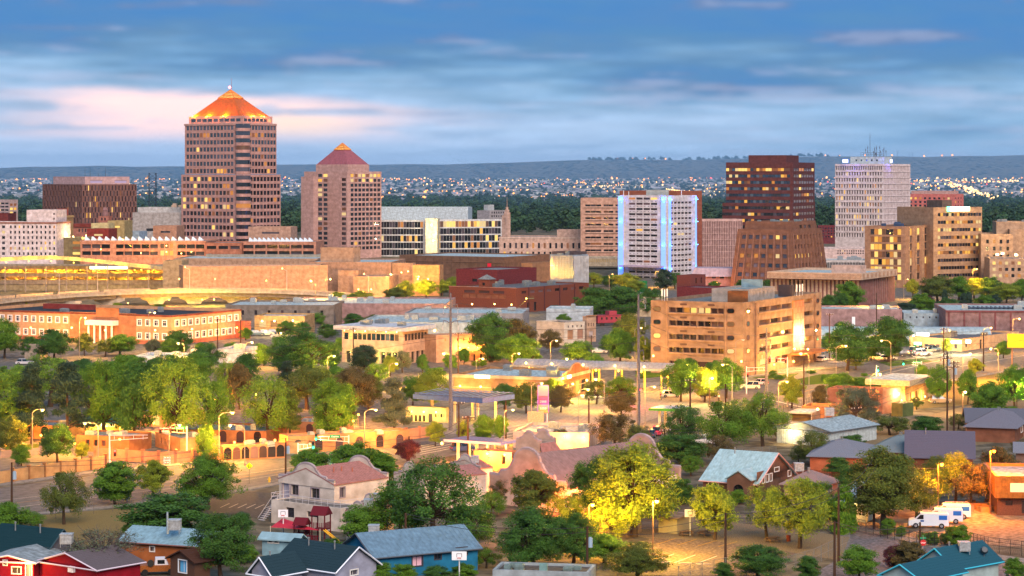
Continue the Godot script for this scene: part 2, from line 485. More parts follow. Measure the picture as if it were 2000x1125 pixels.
func land():
	var mb = MB.new()
	var ds = [-300.0, 0.0, 150.0, 300.0, 600.0, 1200.0, 2000.0, 3000.0, 4200.0]
	var d = 4200.0
	while d < 8500.0:
		d += 300.0; ds.append(minf(d, 8500.0))
	for k in 12: ds.append(8500.0 + 125.0 * (k + 1))
	ds.append(11000.0); ds.append(14000.0)
	var N = 60
	for i in ds.size() - 1:
		for j in N:
			var q = []
			for e in [[i, j], [i, j + 1], [i + 1, j + 1], [i + 1, j]]:
				var dd: float = ds[e[0]]
				var half = maxf(dd, 300.0) * 0.42 + 150.0
				var x: float = lerpf(-half, half, float(e[1]) / N)
				q.append(Vector3(x, terr(x, maxf(dd, 1.0)) - 0.0, -dd))
			mb.quad(q[0], q[1], q[2], q[3])
	struct("ground", mb, mat("dry_earth", "827868", 0.95, tex_rough, 0.012, {spec = 0.1}))
	# blue evening haze lying over the far valley
	var hz = FogVolume.new()
	hz.name = "valley_haze"
	hz.shape = RenderingServer.FOG_VOLUME_SHAPE_BOX
	hz.size = Vector3(9000, 150, 8800)
	var fm = FogMaterial.new()
	fm.density = 0.000085; fm.albedo = Color(0.58, 0.8, 1.0)
	hz.material = fm
	hz.set_meta("kind", "stuff")
	add_child(hz)
	hz.position = Vector3(0, 60, -6700)
	tag(hz, "thin blue evening haze over the far valley", "haze")
	var asph = mat("asphalt", "6c6868", 0.85, tex_soft, 0.08, {spec = 0.3})
	var asph2 = mat("dark_asphalt", "4a484c", 0.85, tex_rough, 0.1, {spec = 0.3})
	var conc = mat("concrete", "928d88", 0.9, tex_soft, 0.15, {spec = 0.2})
	var dirt = mat("dirt_lot", "b09a7c", 0.95, tex_speck, 0.06, {spec = 0.1})
	var dry = mat("dry_grass", "b39a66", 0.95, tex_speck, 0.12, {spec = 0.1})
	var lawn = mat("lawn", "5f7d2c", 0.95, tex_speck, 0.2, {spec = 0.1})
	var line = mat("road_paint", "e8e4da", 0.7, tex_rough, 0.4, {spec = 0.2})
	var yline = mat("yellow_road_paint", "d8a53a", 0.7, tex_rough, 0.4, {spec = 0.2})
	# big paved areas
	patch("parking_lot", [[-80, 700], [520, 640], [900, 590], [1400, 560], [2100, 540], [2100, 690], [1700, 730], [1300, 760], [860, 850], [400, 900], [-80, 960]], mat("worn_pavement", "7e7976", 0.9, tex_rough, 0.03, {spec = 0.2}), 0.02)
	patch("road", [[-80, 964], [200, 927], [450, 904], [620, 883], [860, 848], [1010, 808], [1200, 772], [1400, 746], [1640, 722], [2080, 655], [2080, 702], [1850, 742], [1760, 772], [1560, 815], [1330, 836], [1150, 856], [1000, 868], [830, 900], [480, 956], [250, 985], [-80, 1016]], asph, 0.035)
	patch("road", [[1090, 860], [1330, 830], [1500, 760], [1640, 700], [1900, 640], [2080, 612], [2080, 640], [1980, 655], [1720, 722], [1640, 770], [1480, 840], [1180, 875]], asph, 0.040)
	patch("side_road", [[-80, 872], [180, 876], [330, 884], [470, 903], [230, 924], [190, 906], [-80, 940]], asph, 0.045)
	patch("forecourt", [[860, 812], [1010, 768], [1250, 748], [1400, 742], [1400, 772], [1240, 832], [1090, 852], [1000, 846], [870, 848]], conc, 0.055)
	patch("forecourt", [[1300, 640], [1420, 620], [1900, 600], [1990, 640], [1640, 718], [1310, 730]], conc, 0.050)
	patch("car_park", [[60, 1012], [300, 985], [480, 960], [560, 965], [530, 1010], [300, 1020]], asph2, 0.05)
	patch("dry_field", [[40, 1010], [260, 992], [330, 1010], [300, 1062], [20, 1075]], dry, 0.06)
	patch("dry_field", [[1660, 850], [1880, 795], [2080, 770], [2080, 845], [1900, 870], [1700, 890]], dirt, 0.05)
	patch("dry_field", [[1850, 742], [2080, 702], [2080, 765], [1900, 790], [1780, 800]], dry, 0.05)
	patch("ball_court", [[1268, 1052], [1500, 1056], [1560, 1075], [1500, 1125], [1240, 1125]], mat("court_asphalt", "8a7668", 0.9, tex_rough, 0.1, {spec = 0.2}), 0.05)
	patch("play_yard", [[1200, 1040], [1330, 1010], [1560, 1035], [1660, 1050], [1640, 1095], [1540, 1078], [1400, 1058], [1260, 1050]], dirt, 0.055)
	patch("side_street", [[1640, 1035], [1700, 1040], [1860, 1080], [1990, 1105], [2080, 1120], [2080, 1180], [1700, 1130], [1560, 1140], [1640, 1090]], mat("side_asphalt", "827c82", 0.85, tex_rough, 0.08, {spec = 0.3}), 0.05)
	patch("pavement", [[1640, 1028], [1700, 1030], [1880, 1075], [2040, 1098], [2040, 1106], [1880, 1084], [1690, 1040], [1640, 1036]], conc, 0.14)
	patch("depot_yard", [[1760, 1050], [1880, 995], [2080, 985], [2080, 1075], [1900, 1062]], mat("yard_concrete", "a08a78", 0.9, tex_rough, 0.05, {spec = 0.2}), 0.045)
	patch("lawn", [[1470, 738], [1510, 733], [1560, 730], [1545, 738], [1490, 742]], lawn, 0.10)
	patch("lawn", [[1555, 742], [1600, 732], [1650, 730], [1668, 738], [1620, 750], [1570, 752]], lawn, 0.10)
	patch("lawn", [[1240, 725], [1310, 722], [1330, 732], [1250, 740]], lawn, 0.10)
	patch("lawn", [[1715, 708], [1800, 700], [1820, 706], [1740, 716]], lawn, 0.10)
	patch("lawn", [[0, 872], [70, 868], [110, 876], [20, 884]], lawn, 0.10)
	# pavements along the main road, each a raised kerb
	stripe("pavement", [[-60, 955], [200, 921], [450, 900], [620, 879], [860, 845], [1000, 806]], 2.2, conc, 0.14)
	stripe("pavement", [[-60, 1018], [250, 987], [480, 957], [560, 942]], 1.8, conc, 0.13)
	stripe("pavement", [[1400, 742], [1640, 717], [1900, 672], [2080, 640]], 2.4, conc, 0.14)
	stripe("pavement", [[1760, 776], [1850, 746], [2080, 704]], 2.2, conc, 0.14)
	stripe("pavement", [[200, 905], [330, 890], [470, 896]], 1.6, conc, 0.13)
	# paint
	for k in 3:
		stripe("lane_line", [[-60, 985 + k * 9], [250, 950 + k * 7], [480, 926 + k * 6], [640, 904 + k * 4]], 0.16, line if k != 1 else yline, 0.060)
	for k in 5:
		stripe("lane_line", [[820, 872 + k * 4], [960, 842 + k * 5], [1060, 822 + k * 6]], 0.18, line, 0.064)
	stripe("lane_line", [[1560, 768], [1760, 716], [2060, 668]], 0.2, yline, 0.066)
	stripe("lane_line", [[1600, 780], [1820, 726], [2060, 684]], 0.16, line, 0.066)
	stripe("lane_line", [[1640, 752], [1820, 708], [2060, 660]], 0.16, line, 0.066)
	stripe("stop_line", [[1490, 778], [1585, 800]], 0.5, line, 0.068)
	stripe("stop_line", [[1160, 858], [1215, 838]], 0.5, line, 0.068)
	for k in 5:
		stripe("bay_line", [[1283 + k * 40, 1064 + k * 1.5], [1320 + k * 40, 1052 + k * 2.2]], 0.12, yline, 0.075)
	for k in 4:
		stripe("bay_line", [[1275 + k * 42, 1098 + k * 2], [1316 + k * 42, 1083 + k * 2]], 0.12, line, 0.075)
	for k in 6:
		stripe("bay_line", [[430 + k * 17, 992 + k * 0.5], [448 + k * 17, 984 + k * 0.5]], 0.12, line, 0.062)

# ---------- foliage ----------
func leaf(mb: MB, p: Vector3, l: float, w: float, out: Vector3):
	var nn = (out * 0.9 + Vector3(rng.randfn(), rng.randfn() + 0.5, rng.randfn()) * 0.7).normalized()
	var u = nn.cross(Vector3(rng.randfn(), rng.randfn(), rng.randfn())).normalized()
	var s = nn.cross(u)
	mb.quad(p - u * l, p + s * w, p + u * l, p - s * w, nn)
func crown(kind: String, seed_: int) -> Array:
	# a tree of height 1 and width 1: [crown mesh, trunk mesh]
	var key = "%s%d" % [kind, seed_]
	if crowns.has(key): return crowns[key]
	rng.seed = seed_ * 977 + kind.hash() % 1000
	var mb = MB.new(); var tk = MB.new()
	mb.tinted = true
	var cl = []   # clumps: centre, radii, leaf count
	var base = 0.2
	match kind:
		"round", "dense", "great":
			var n: int = {"round": 92, "dense": 96, "great": 190}[kind]
			base = {"round": 0.16, "dense": 0.06, "great": 0.14}[kind]
			for i in n:
				var a = rng.randf() * TAU; var z = rng.randf_range(-0.95, 1.0)
				var r = sqrt(maxf(0.05, 1.0 - z * z * (1.0 if z > 0.0 else 0.55))) * pow(rng.randf(), 0.45)
				var lump = 0.84 + 0.13 * sin(a * 2.0 + seed_) + 0.12 * sin(a * 5.0 + z * 3.0 + seed_ * 2.0) + rng.randf_range(-0.08, 0.08)
				var mid = (1.0 + base) * 0.5
				var q = rng.randf_range(0.55, 1.25) * (0.74 if kind == "great" else 1.0)
				cl.append([Vector3(cos(a) * r * 0.44 * lump, mid + z * (1.0 - base) * 0.44 * (0.86 + 0.2 * sin(a * 3.0 + seed_ * 1.7)), sin(a) * r * 0.44 * lump), Vector3(0.095, 0.07, 0.095) * q, int(230 * q)])
		"wispy":
			base = 0.25
			for i in 64:
				var a = rng.randf() * TAU; var z = rng.randf_range(-0.8, 1.0)
				var r = sqrt(maxf(0.0, 1.0 - z * z * 0.9)) * rng.randf_range(0.35, 1.05)
				cl.append([Vector3(cos(a) * r * 0.42, 0.58 + z * 0.36, sin(a) * r * 0.42), Vector3(0.085, 0.10, 0.085) * rng.randf_range(0.5, 1.3), 190])
		"pine":
			base = 0.22
			for i in 52:
				var t = pow(rng.randf(), 0.8)
				var a = rng.randf() * TAU
				var r = (1.0 - t * 0.88) * 0.42 * rng.randf_range(0.45, 1.05) * (0.85 + 0.25 * sin(t * 19.0))
				cl.append([Vector3(cos(a) * r, base + t * 0.76, sin(a) * r), Vector3(0.11, 0.042, 0.11) * rng.randf_range(0.7, 1.25), 260])
		"cypress":
			base = 0.04
			for i in 44:
				var t = rng.randf()
				var a = rng.randf() * TAU
				var r = 0.36 * sqrt(maxf(0.02, 1.0 - pow(t * 1.25 - 0.3, 2.0))) * (1.0 - t * 0.55)
				cl.append([Vector3(cos(a) * r, 0.05 + t * 0.9, sin(a) * r), Vector3(0.14, 0.06, 0.14), 260])
		"bare":
			base = 0.2
			for i in 70:
				var a = rng.randf() * TAU; var z = rng.randf_range(-0.5, 1.0)
				var r = sqrt(maxf(0.0, 1.0 - z * z)) * rng.randf_range(0.5, 1.0)
				cl.append([Vector3(cos(a) * r * 0.45, 0.6 + z * 0.36, sin(a) * r * 0.45), Vector3(0.06, 0.05, 0.06), 26])
		"far":
			for i in 16:
				var a = rng.randf() * TAU; var z = rng.randf_range(-0.7, 1.0)
				var r = sqrt(maxf(0.0, 1.0 - z * z)) * rng.randf_range(0.4, 0.9)
				cl.append([Vector3(cos(a) * r * 0.38, 0.5 + z * 0.4, sin(a) * r * 0.38), Vector3(0.16, 0.13, 0.16), 22])
	var ls = {"round": 0.0155, "dense": 0.016, "great": 0.0105, "wispy": 0.017, "pine": 0.021, "cypress": 0.03, "bare": 0.016, "far": 0.075}[kind]
	var lw = {"round": 0.55, "dense": 0.6, "great": 0.55, "wispy": 0.36, "pine": 0.32, "cypress": 0.45, "bare": 0.4, "far": 0.7}[kind]
	for q in cl:
		var ct: float = rng.randf_range(0.78, 1.2)
		var warm: float = rng.randf_range(0.9, 1.15)
		for i in q[2]:
			var dv = Vector3(rng.randfn(), rng.randfn(), rng.randfn())
			if dv.length() > 1.9: dv = dv.normalized() * rng.randf_range(0.6, 1.9)
			var p: Vector3 = q[0] + dv * q[1] * 0.72
			if kind == "wispy": p.y -= dv.y * dv.y * 0.012
			var b: float = ct * rng.randf_range(0.75, 1.25)
			mb.col = Color(b * warm, b, b * (2.0 - warm))
			var l: float = ls * rng.randf_range(0.7, 1.35)
			leaf(mb, p, l, l * lw, ((p - Vector3(0, 0.5, 0)) * Vector3(1, 0.7, 1)).normalized())
	# trunk and limbs
	var bend = Vector3(rng.randf_range(-0.03, 0.03), 0, rng.randf_range(-0.03, 0.03))
	var fork = Vector3(bend.x, base + (0.10 if kind != "pine" else 0.6), bend.z)
	var tr: float = {"great": 0.035, "round": 0.032, "dense": 0.03, "wispy": 0.035, "pine": 0.026, "cypress": 0.03, "bare": 0.038, "far": 0.04}[kind]
	if kind != "far":
		tk.path([Vector3(0, -0.02, 0), Vector3(bend.x * 0.6, fork.y * 0.5, bend.z * 0.6), fork], tr, tr * 0.62, 7)
		var step = 2 if kind != "bare" else 1
		for i in range(0, cl.size(), step):
			var c: Vector3 = cl[i][0]
			var s = fork if kind != "pine" and kind != "cypress" else Vector3(0, maxf(0.08, c.y - 0.05), 0)
			var md = s.lerp(c, 0.5) + Vector3(rng.randf_range(-0.03, 0.03), 0.03, rng.randf_range(-0.03, 0.03))
			tk.path([s, md, c], tr * 0.34, tr * 0.07, 4)
			if kind == "bare":
				for k in 7:
					tk.tube(md.lerp(c, rng.randf()), c + Vector3(rng.randfn(), rng.randfn(), rng.randfn()) * 0.075, 0.0035, 0.0012, 3, false)
	crowns[key] = [mb.mesh(), tk.mesh()]
	return crowns[key]
func leafmat(key: String, lin: Color) -> StandardMaterial3D:
	if mats.has("leaf_" + key): return mats["leaf_" + key]
	var m = StandardMaterial3D.new()
	m.resource_name = "leaf_" + key
	m.albedo_color = lin.linear_to_srgb()
	m.vertex_color_use_as_albedo = true
	m.roughness = 0.65; m.metallic_specular = 0.3
	m.backlight_enabled = true; m.backlight = Color(0.45, 0.5, 0.3)
	mats["leaf_" + key] = m
	return m
func scatter(called: String, me: Mesh, m: Material, ts: Array, cols: Array, label := "", cat := "", kind := "stuff"):
	var mm = MultiMesh.new()
	mm.transform_format = MultiMesh.TRANSFORM_3D
	mm.use_colors = not cols.is_empty()
	mm.mesh = me
	mm.instance_count = ts.size()
	for i in ts.size():
		mm.set_instance_transform(i, ts[i])
		if not cols.is_empty(): mm.set_instance_color(i, cols[i])
	var o = MultiMeshInstance3D.new()
	o.name = numbered(called)
	o.multimesh = mm
	o.material_override = m
	o.set_meta("kind", kind)
	add_child(o, true)
	if label: tag(o, label, cat)
	return o
func far_things():
	var me: Mesh = crown("far", 1)[0]
	rng.seed = 77
	# riverside wood
	var ts = []; var cs = []
	for i in 3400:
		var d = rng.randf_range(1950.0, 3900.0)
		var x = rng.randf_range(-0.26, 0.26) * d
		var s = rng.randf_range(13.0, 22.0)
		ts.append(Transform3D(Basis(Vector3.UP, rng.randf() * TAU).scaled(Vector3(s, s * rng.randf_range(0.7, 1.0), s)), Vector3(x, -1, -d)))
		var b = rng.randf_range(0.6, 1.25)
		cs.append(Color(b * rng.randf_range(0.8, 1.1), b, b * 0.9))
	scatter("riverside_wood", me, leafmat("wood", Color(0.035, 0.075, 0.035)), ts, cs, "dark green riverside wood stretching behind the downtown towers", "wood")
	# town beyond the river
	ts = []; cs = []
	for i in 10000:
		var d = 3900.0 + 4500.0 * pow(rng.randf(), 0.8)
		var x = rng.randf_range(-0.25, 0.25) * d
		var s = rng.randf_range(7.0, 15.0)
		ts.append(Transform3D(Basis(Vector3.UP, rng.randf() * TAU).scaled(Vector3(s, s * rng.randf_range(0.6, 0.9), s)), Vector3(x, terr(x, d) - 0.5, -d)))
		var b = rng.randf_range(0.6, 1.2)
		cs.append(Color(b, b, b))
	scatter("far_tree_cover", me, leafmat("far", Color(0.03, 0.06, 0.035)), ts, cs, "dark trees scattered through the suburb below the mesa", "trees")
	var hb = MB.new()
	hb.box(Vector3(0, 0.3, 0), Vector3(1, 0.6, 0.7))
	hb.prism([Vector2(-0.55, 0.6), Vector2(0.55, 0.6), Vector2(0, 0.95)], -0.37, 0.37)
	ts = []; cs = []
	for i in 7000:
		var d = 3800.0 + 4700.0 * pow(rng.randf(), 0.75)
		var x = rng.randf_range(-0.25, 0.25) * d
		var s = rng.randf_range(11.0, 20.0) * (1.0 if rng.randf() > 0.06 else 2.5)
		ts.append(Transform3D(Basis(Vector3.UP, rng.randf() * TAU).scaled(Vector3(s, minf(s * 0.45, 9.0), s)), Vector3(x, terr(x, d) - 0.3, -d)))
		var b = rng.randf_range(0.16, 0.46)
		cs.append(Color(b, b * rng.randf_range(0.82, 1.0), b * rng.randf_range(0.75, 1.0)))
	scatter("far_suburb", hb.mesh(), mat("far_house", "ffffff", 0.9, null, 1.0, {vc = true, spec = 0.2}), ts, cs, "low houses of the suburb spread below the far mesa", "houses")
	# its lamps, as they are: small bright globes
	var bb = MB.new()
	bb.ball(Vector3.ZERO, Vector3.ONE, 6)
	var lm = [glow("far_lamp_orange", "ff9030", 2.0), glow("far_lamp_white", "ffc878", 1.6), glow("far_lamp_red", "ff4a3a", 1.0)]
	for k in 3:
		ts = []
		for i in [430, 150, 30][k]:
			var d = 3900.0 + 4600.0 * pow(rng.randf(), 0.8)
			var x = rng.randf_range(-0.24, 0.24) * d
			if rng.randf() < 0.25: x = rng.randf_range(0.13, 0.24) * d
			var s = rng.randf_range(0.9, 2.0) * d / 5000.0 * (1.0 if rng.randf() > 0.05 else 1.8)
			ts.append(Transform3D(Basis().scaled(Vector3.ONE * s), Vector3(x, terr(x, d) + rng.randf_range(5.0, 11.0), -d)))
		if k < 2:
			for ln in 16:   # lamps strung along streets
				var x0 = rng.randf_range(-0.24, 0.24); var d0 = 4000.0 + 4300.0 * rng.randf(); var dx = rng.randf_range(-0.05, 0.05); var dd = rng.randf_range(-500.0, 500.0)
				var cnt = rng.randi_range(7, 16)
				for i in cnt:
					var d = clampf(d0 + dd * i / cnt + rng.randfn() * 15.0, 3900.0, 8450.0); var x = (x0 + dx * i / cnt) * d
					ts.append(Transform3D(Basis().scaled(Vector3.ONE * rng.randf_range(0.8, 1.5) * d / 5000.0), Vector3(x, terr(x, d) + 8.0, -d)))
		if k == 1:
			for i in 150:   # the lit avenue running out to the west
				var t = rng.randf()
				var px = lerpf(1985.0, 1855.0, t) + rng.randfn() * (14.0 - 8.0 * t); var d = lerpf(3000.0, 6500.0, t)
				var p = Vector3((px - 1000.0) / F * d, terr(0.2 * d, d) + 8.0, -d)
				ts.append(Transform3D(Basis().scaled(Vector3.ONE * rng.randf_range(1.2, 2.4) * d / 5000.0), p))
			for i in 40:
				var px = rng.randf_range(1790.0, 2000.0); var d = 7200.0 + rng.randfn() * 120.0
				ts.append(Transform3D(Basis().scaled(Vector3.ONE * rng.randf_range(1.6, 3.0)), Vector3((px - 1000.0) / F * d, terr(0.2 * d, d) + 9.0, -d)))
		if k == 0:
			for px in [1160, 1205, 1235, 1260, 1300, 1612, 1640, 1690, 1742, 1805, 1840, 1860]:   # along the mesa rim
				var d = 9950.0
				var x: float = (px - 1000.0) / F * d
				ts.append(Transform3D(Basis().scaled(Vector3.ONE * rng.randf_range(2.4, 4.4)), Vector3(x, terr(x, d) + 6.0, -d)))
		scatter("far_street_lamps", bb.mesh(), lm[k], ts, [], ["orange street lamps twinkling across the far suburb", "pale lamps twinkling across the far suburb and avenue", "red lamps dotted across the far suburb"][k], "lamps")
	ts = []; cs = []
	for i in 90:
		var px = rng.randf_range(1150.0, 1640.0); var d = rng.randf_range(9900.0, 10000.0)
		var x = (px - 1000.0) / F * d
		var s = rng.randf_range(9.0, 20.0)
		ts.append(Transform3D(Basis().scaled(Vector3(s * 1.3, s * 0.8, s)), Vector3(x, terr(x, d) - 1.0, -d)))
		cs.append(Color(1, 1, 1))
	scatter("rim_tree_cover", me, leafmat("far", Color(0.03, 0.06, 0.035)), ts, cs, "row of small dark trees along the mesa rim", "trees")
	ts = []; cs = []
	for i in 9000:   # scrub on the mesa flank
		var d = rng.randf_range(8450.0, 9850.0); var x = rng.randf_range(-0.25, 0.25) * d
		var s = rng.randf_range(5.0, 13.0)
		ts.append(Transform3D(Basis(Vector3.UP, rng.randf() * TAU).scaled(Vector3(s * 1.8, s * 0.22, s * 1.8)), Vector3(x, terr(x, d) - 0.6, -d)))
		var b = rng.randf_range(0.7, 1.2); cs.append(Color(b, b, b))
	scatter("mesa_scrub", me, leafmat("scrub", Color(0.05, 0.075, 0.06)), ts, cs, "dark sage scrub covering the long mesa flank", "scrub")
	for q in [[1840, 9900.0, 16.0], [1782, 9950.0, 24.0], [1776, 9800.0, 26.0], [1753, 9900.0, 28.0]]:
		var th = thing("far_mast", "slender lattice radio mast on the mesa rim", "mast", Vector3((q[0] - 1000.0) / F * q[1], terr((q[0] - 1000.0) / F * q[1], q[1]) - 2.0, -q[1]), 0.0, "radio masts on the mesa")
		var mb = MB.new()
		mb.tube(Vector3.ZERO, Vector3(0, q[2], 0), 0.9, 0.5, 5)
		for k in 3: mb.box(Vector3(0, q[2] * (0.5 + 0.2 * k), 0), Vector3(2.4, 0.5, 2.4))
		part(th, "mast", mb, paint("40444c"))

# ---------- downtown towers ----------
func pyramid(b: Dictionary, called: String, ybase: float, yapex: float, inset: float, m: Material) -> MeshInstance3D:
	var mb = MB.new()
	var h0: float = hh(ybase, b.d) - b.T.origin.y; var h1: float = hh(yapex, b.d) - b.T.origin.y
	var c = [Vector3(-b.wl + inset, h0, -inset), Vector3(-inset, h0, -inset), Vector3(-inset, h0, -b.wr + inset), Vector3(-b.wl + inset, h0, -b.wr + inset)]
	var ap = Vector3(-b.wl * 0.5, h1, -b.wr * 0.5)
	for i in 4:
		var a: Vector3 = c[i]; var d: Vector3 = c[(i + 1) % 4]
		var nn = (d - a).cross(ap - a).normalized()
		if nn.y < 0: nn = -nn
		mb.tri(a, d, ap, nn)
		# standing seams up each slope
		for k in 7:
			var s = a.lerp(d, (k + 0.5) / 7.0)
			mb.tube(s + nn * 0.05, s.lerp(ap, 0.55) + nn * 0.05, 0.09, 0.07, 4, false)
	var p = part(b.node, called, mb, m)
	p.transform = b.inv * b.T
	# glazed tip with its lit truss
	var tip = MB.new(); var bars = MB.new()
	for i in 4:
		var a: Vector3 = c[i].lerp(ap, 0.68); var d: Vector3 = c[(i + 1) % 4].lerp(ap, 0.68)
		var nn = (d - a).cross(ap - a).normalized()
		if nn.y < 0: nn = -nn
		var o = nn * 0.18
		tip.tri(a + o, d + o, ap + o, nn)
		for k in 5:
			bars.tube(a.lerp(d, k / 4.0) + o * 1.8, ap + o * 1.8, 0.16, 0.1, 4, false)
		for k in 3:
			var t = k / 3.0
			bars.tube(a.lerp(ap, t) + o * 1.8, d.lerp(ap, t) + o * 1.8, 0.16, 0.16, 4, false)
			bars.tube(a.lerp(ap, t) + o * 1.8, d.lerp(ap, minf(1.0, t + 0.33)) + o * 1.8, 0.12, 0.12, 4, false)
	var tp = part(b.node, "skylight_lamp_panel", tip, glow("skylight_lamp", "ffb850", 0.4))
	tp.transform = b.inv * b.T
	var bp = part(b.node, "skylight_truss", bars, paint("c8783c"))
	bp.transform = b.inv * b.T
	return p
func fins(b: Dictionary, face: String, n: int, y0: float, y1: float, w: float, out: float, m: Material, called := "fin"):
	# upright fins standing proud of a face, one part each
	var mb = MB.new()
	mb.box(Vector3.ZERO, Vector3(w, y1 - y0, out))
	var me = mb.mesh()
	for i in n:
		var p = part(b.wall, called, me, m)
		var t = (i + 0.5) / n
		if face == "L": p.transform = Transform3D(Basis(), Vector3(-b.wl * (1.0 - t), (y0 + y1) * 0.5, out * 0.5 + 0.003))
		else: p.transform = Transform3D(Basis(Vector3.UP, PI / 2), Vector3(out * 0.5 + 0.003, (y0 + y1) * 0.5, -b.wr * t))
func band(b: Dictionary, y0: float, y1: float, out: float, m: Material, called := "cornice"):
	# a ledge round the two faces in view
	var mb = MB.new()
	mb.span(Vector3(-b.wl - out, y0, 0.004), Vector3(out, y1, out)); mb.span(Vector3(0.004, y0, 0.0), Vector3(out, y1, -b.wr))
	var p = part(b.wall, called, mb, m)
	return p
func towers():
	var flat = roofm("8c9298"); var white_roof = roofm("c2d2da"); var dark_roof = roofm("3c3a40")
	# 1 brown federal block with staggered windows
	var brown = wall("8a625a")
	var o = bld("office_building", "brown concrete office block with staggered slit windows and pale pink penthouse", "office block", 160, 1450, 52)
	var st = {stagger = true, deep = 0.5}
	var b = blk(o, 83, 160, 267, 1450, 52, 360, brown, flat, [[0.0, 0.97, 362, 469, 12, 10, 0.4, 0.92, 0.03, st]], [[0.0, 0.98, 362, 469, 16, 10, 0.36, 0.92, 0.09, {stagger = true, deep = 0.5, litrow = {4: 0.45, 5: 0.2}}]], {})
	blk(o, 104, 166, 253, 1458, 52, 345, wall("d8b0b0"), flat, [], [[0.1, 0.4, 352, 358, 1, 1, 0.9, 0.8, 0.0, {mat = paint("a898b8")}], [0.65, 0.95, 352, 358, 1, 1, 0.9, 0.8, 0.0, {mat = paint("a898b8")}]], {bot = 361})
	for q in [[166, 12], [176, 14], [206, 12], [192, 5]]:
		var mb = MB.new()
		mb.tube(Vector3.ZERO, Vector3(0, q[1] * 0.45, 0), 0.12, 0.06, 4)
		var p = part(o, "antenna", mb, paint("55585e"))
		p.transform = o.transform.affine_inverse() * Transform3D(Basis(), at(q[0], 345, 1475.0))
	# 2 tall pink tower with orange lit pyramid
	var pink = wall("cc9c94"); var pink2 = wall("d4a8a0")
	o = bld("office_tower", "tall pink granite tower with glowing orange pyramid roof", "tower", 476, 1300, 35)
	var cnt = [0, {}]
	var lowrows = {12: 0.25, 11: 0.4, 10: 0.45, 9: 0.4, 8: 0.35, 7: 0.12, 6: 0.05, 5: 0.05, 4: 0.1}
	b = blk(o, 354, 476, 548, 1300, 35, 341, pink, flat, [[0.02, 0.84, 343, 520, 14, 13, 0.8, 0.6, 0.1, {litrow = lowrows}]], [[0.16, 0.99, 343, 520, 9, 13, 0.82, 0.6, 0.05]], {count = cnt})
	tower_bay(b, 341, 520, 13, pink)
	b = blk(o, 361, 475, 540, 1303, 35, 240, pink, flat, [[0.02, 0.84, 242, 341, 14, 7, 0.8, 0.58, 0.07, {litrow = {5: 0.3, 3: 0.06, 0: 0.3}}]], [[0.16, 0.99, 242, 341, 9, 7, 0.82, 0.58, 0.05, {litrow = {5: 0.3, 3: 0.3}}]], {bot = 340, count = cnt})
	tower_bay(b, 242, 341, 7, pink)
	band(b, b.h - 1.1, b.h - 0.1, 0.35, pink2)
	b = blk(o, 369, 474, 532, 1306, 35, 226, pink2, flat, [[0.03, 0.97, 229, 239, 9, 1, 0.8, 0.6, 0.1]], [[0.03, 0.97, 229, 239, 7, 1, 0.8, 0.6, 0.05]], {bot = 240, count = cnt})
	pyramid(b, "pyramid_roof", 227, 173, 0.9, mat("copper_roof", "dc7430", 0.5, tex_soft, 0.1, {metal = 0.3}))
	var top = at(452, 174, 1306.0 + 18.0)
	var mb = MB.new()
	mb.tube(Vector3.ZERO, Vector3(0, 6, 0), 0.15, 0.08, 5)
	var an = part(o, "antenna", mb, paint("705050"))
	an.transform = o.transform.affine_inverse() * Transform3D(Basis(), top)
	mb = MB.new(); mb.ball(Vector3(-1, 1.0, 0), Vector3.ONE * 0.7, 8)
	an = part(o, "beacon_lamp", mb, glow("beacon_red", "ff5050", 6.0))
	an.transform = o.transform.affine_inverse() * Transform3D(Basis(), top)
	# floodlights along the eaves wash the pyramid
	for q in [[-0.06, 0.5], [-0.35, 0.02], [-0.65, 0.02], [-0.02, 0.35], [-0.02, 0.7], [-0.92, 0.04]]:
		mb = MB.new(); mb.box(Vector3(0, 0.2, 0), Vector3(0.7, 0.4, 0.5))
		var P: Vector3 = b.T * Vector3(b.wl * q[0] if q[0] < -0.03 else 0.3, b.h - 0.3, -b.wr * q[1] if q[1] > 0.05 else 0.3)
		var fl = part(o, "floodlight", mb, glow("flood_orange", "ffb04a", 5.0))
		fl.transform = o.transform.affine_inverse() * Transform3D(Basis(), P)
		omni(fl, Vector3(0, 0.7, 0), "ff8010", 110.0, 0.3)
	# 3 hotel tower with pink pyramid
	o = bld("hotel_tower", "pink hotel tower with plain flanks and dusky pink pyramid roof", "tower", 678, 1400, 40)
	b = blk(o, 594, 678, 745, 1400, 40, 335, pink2, flat, [[0.31, 0.56, 338, 490, 2, 16, 0.78, 0.62, 0.12, {litrow = {15: 0.7, 14: 0.7, 11: 0.5, 10: 0.5}}], [0.86, 0.985, 346, 490, 1, 15, 0.8, 0.6, 0.1]], [[0.09, 0.98, 338, 490, 8, 16, 0.8, 0.64, 0.04, {litrow = {15: 0.5, 14: 0.35}}]], {})
	var b2 = blk(o, 588, 612, 621, 1398, 40, 345, pink2, flat, [], [], {})
	b = blk(o, 617, 680, 721, 1408, 40, 321, pink2, flat, [], [], {bot = 336})
	pyramid(b, "pyramid_roof", 322, 279, 0.0, mat("pink_roof", "a8606c", 0.6, tex_soft, 0.1))
	# 4 black glass courthouse
	o = bld("courthouse", "black glass courthouse with white bands and long white penthouse", "courthouse", 854, 1440, 72)
	b = blk(o, 846, 854, 984, 1440, 72, 429, wall("d8d8dc"), white_roof, [], [[0.0, 1.0, 431, 500, 22, 5, 0.96, 0.82, 0.03, {deep = 0.2, litrow = {4: 0.85, 2: 0.14, 1: 0.2}}]], {})
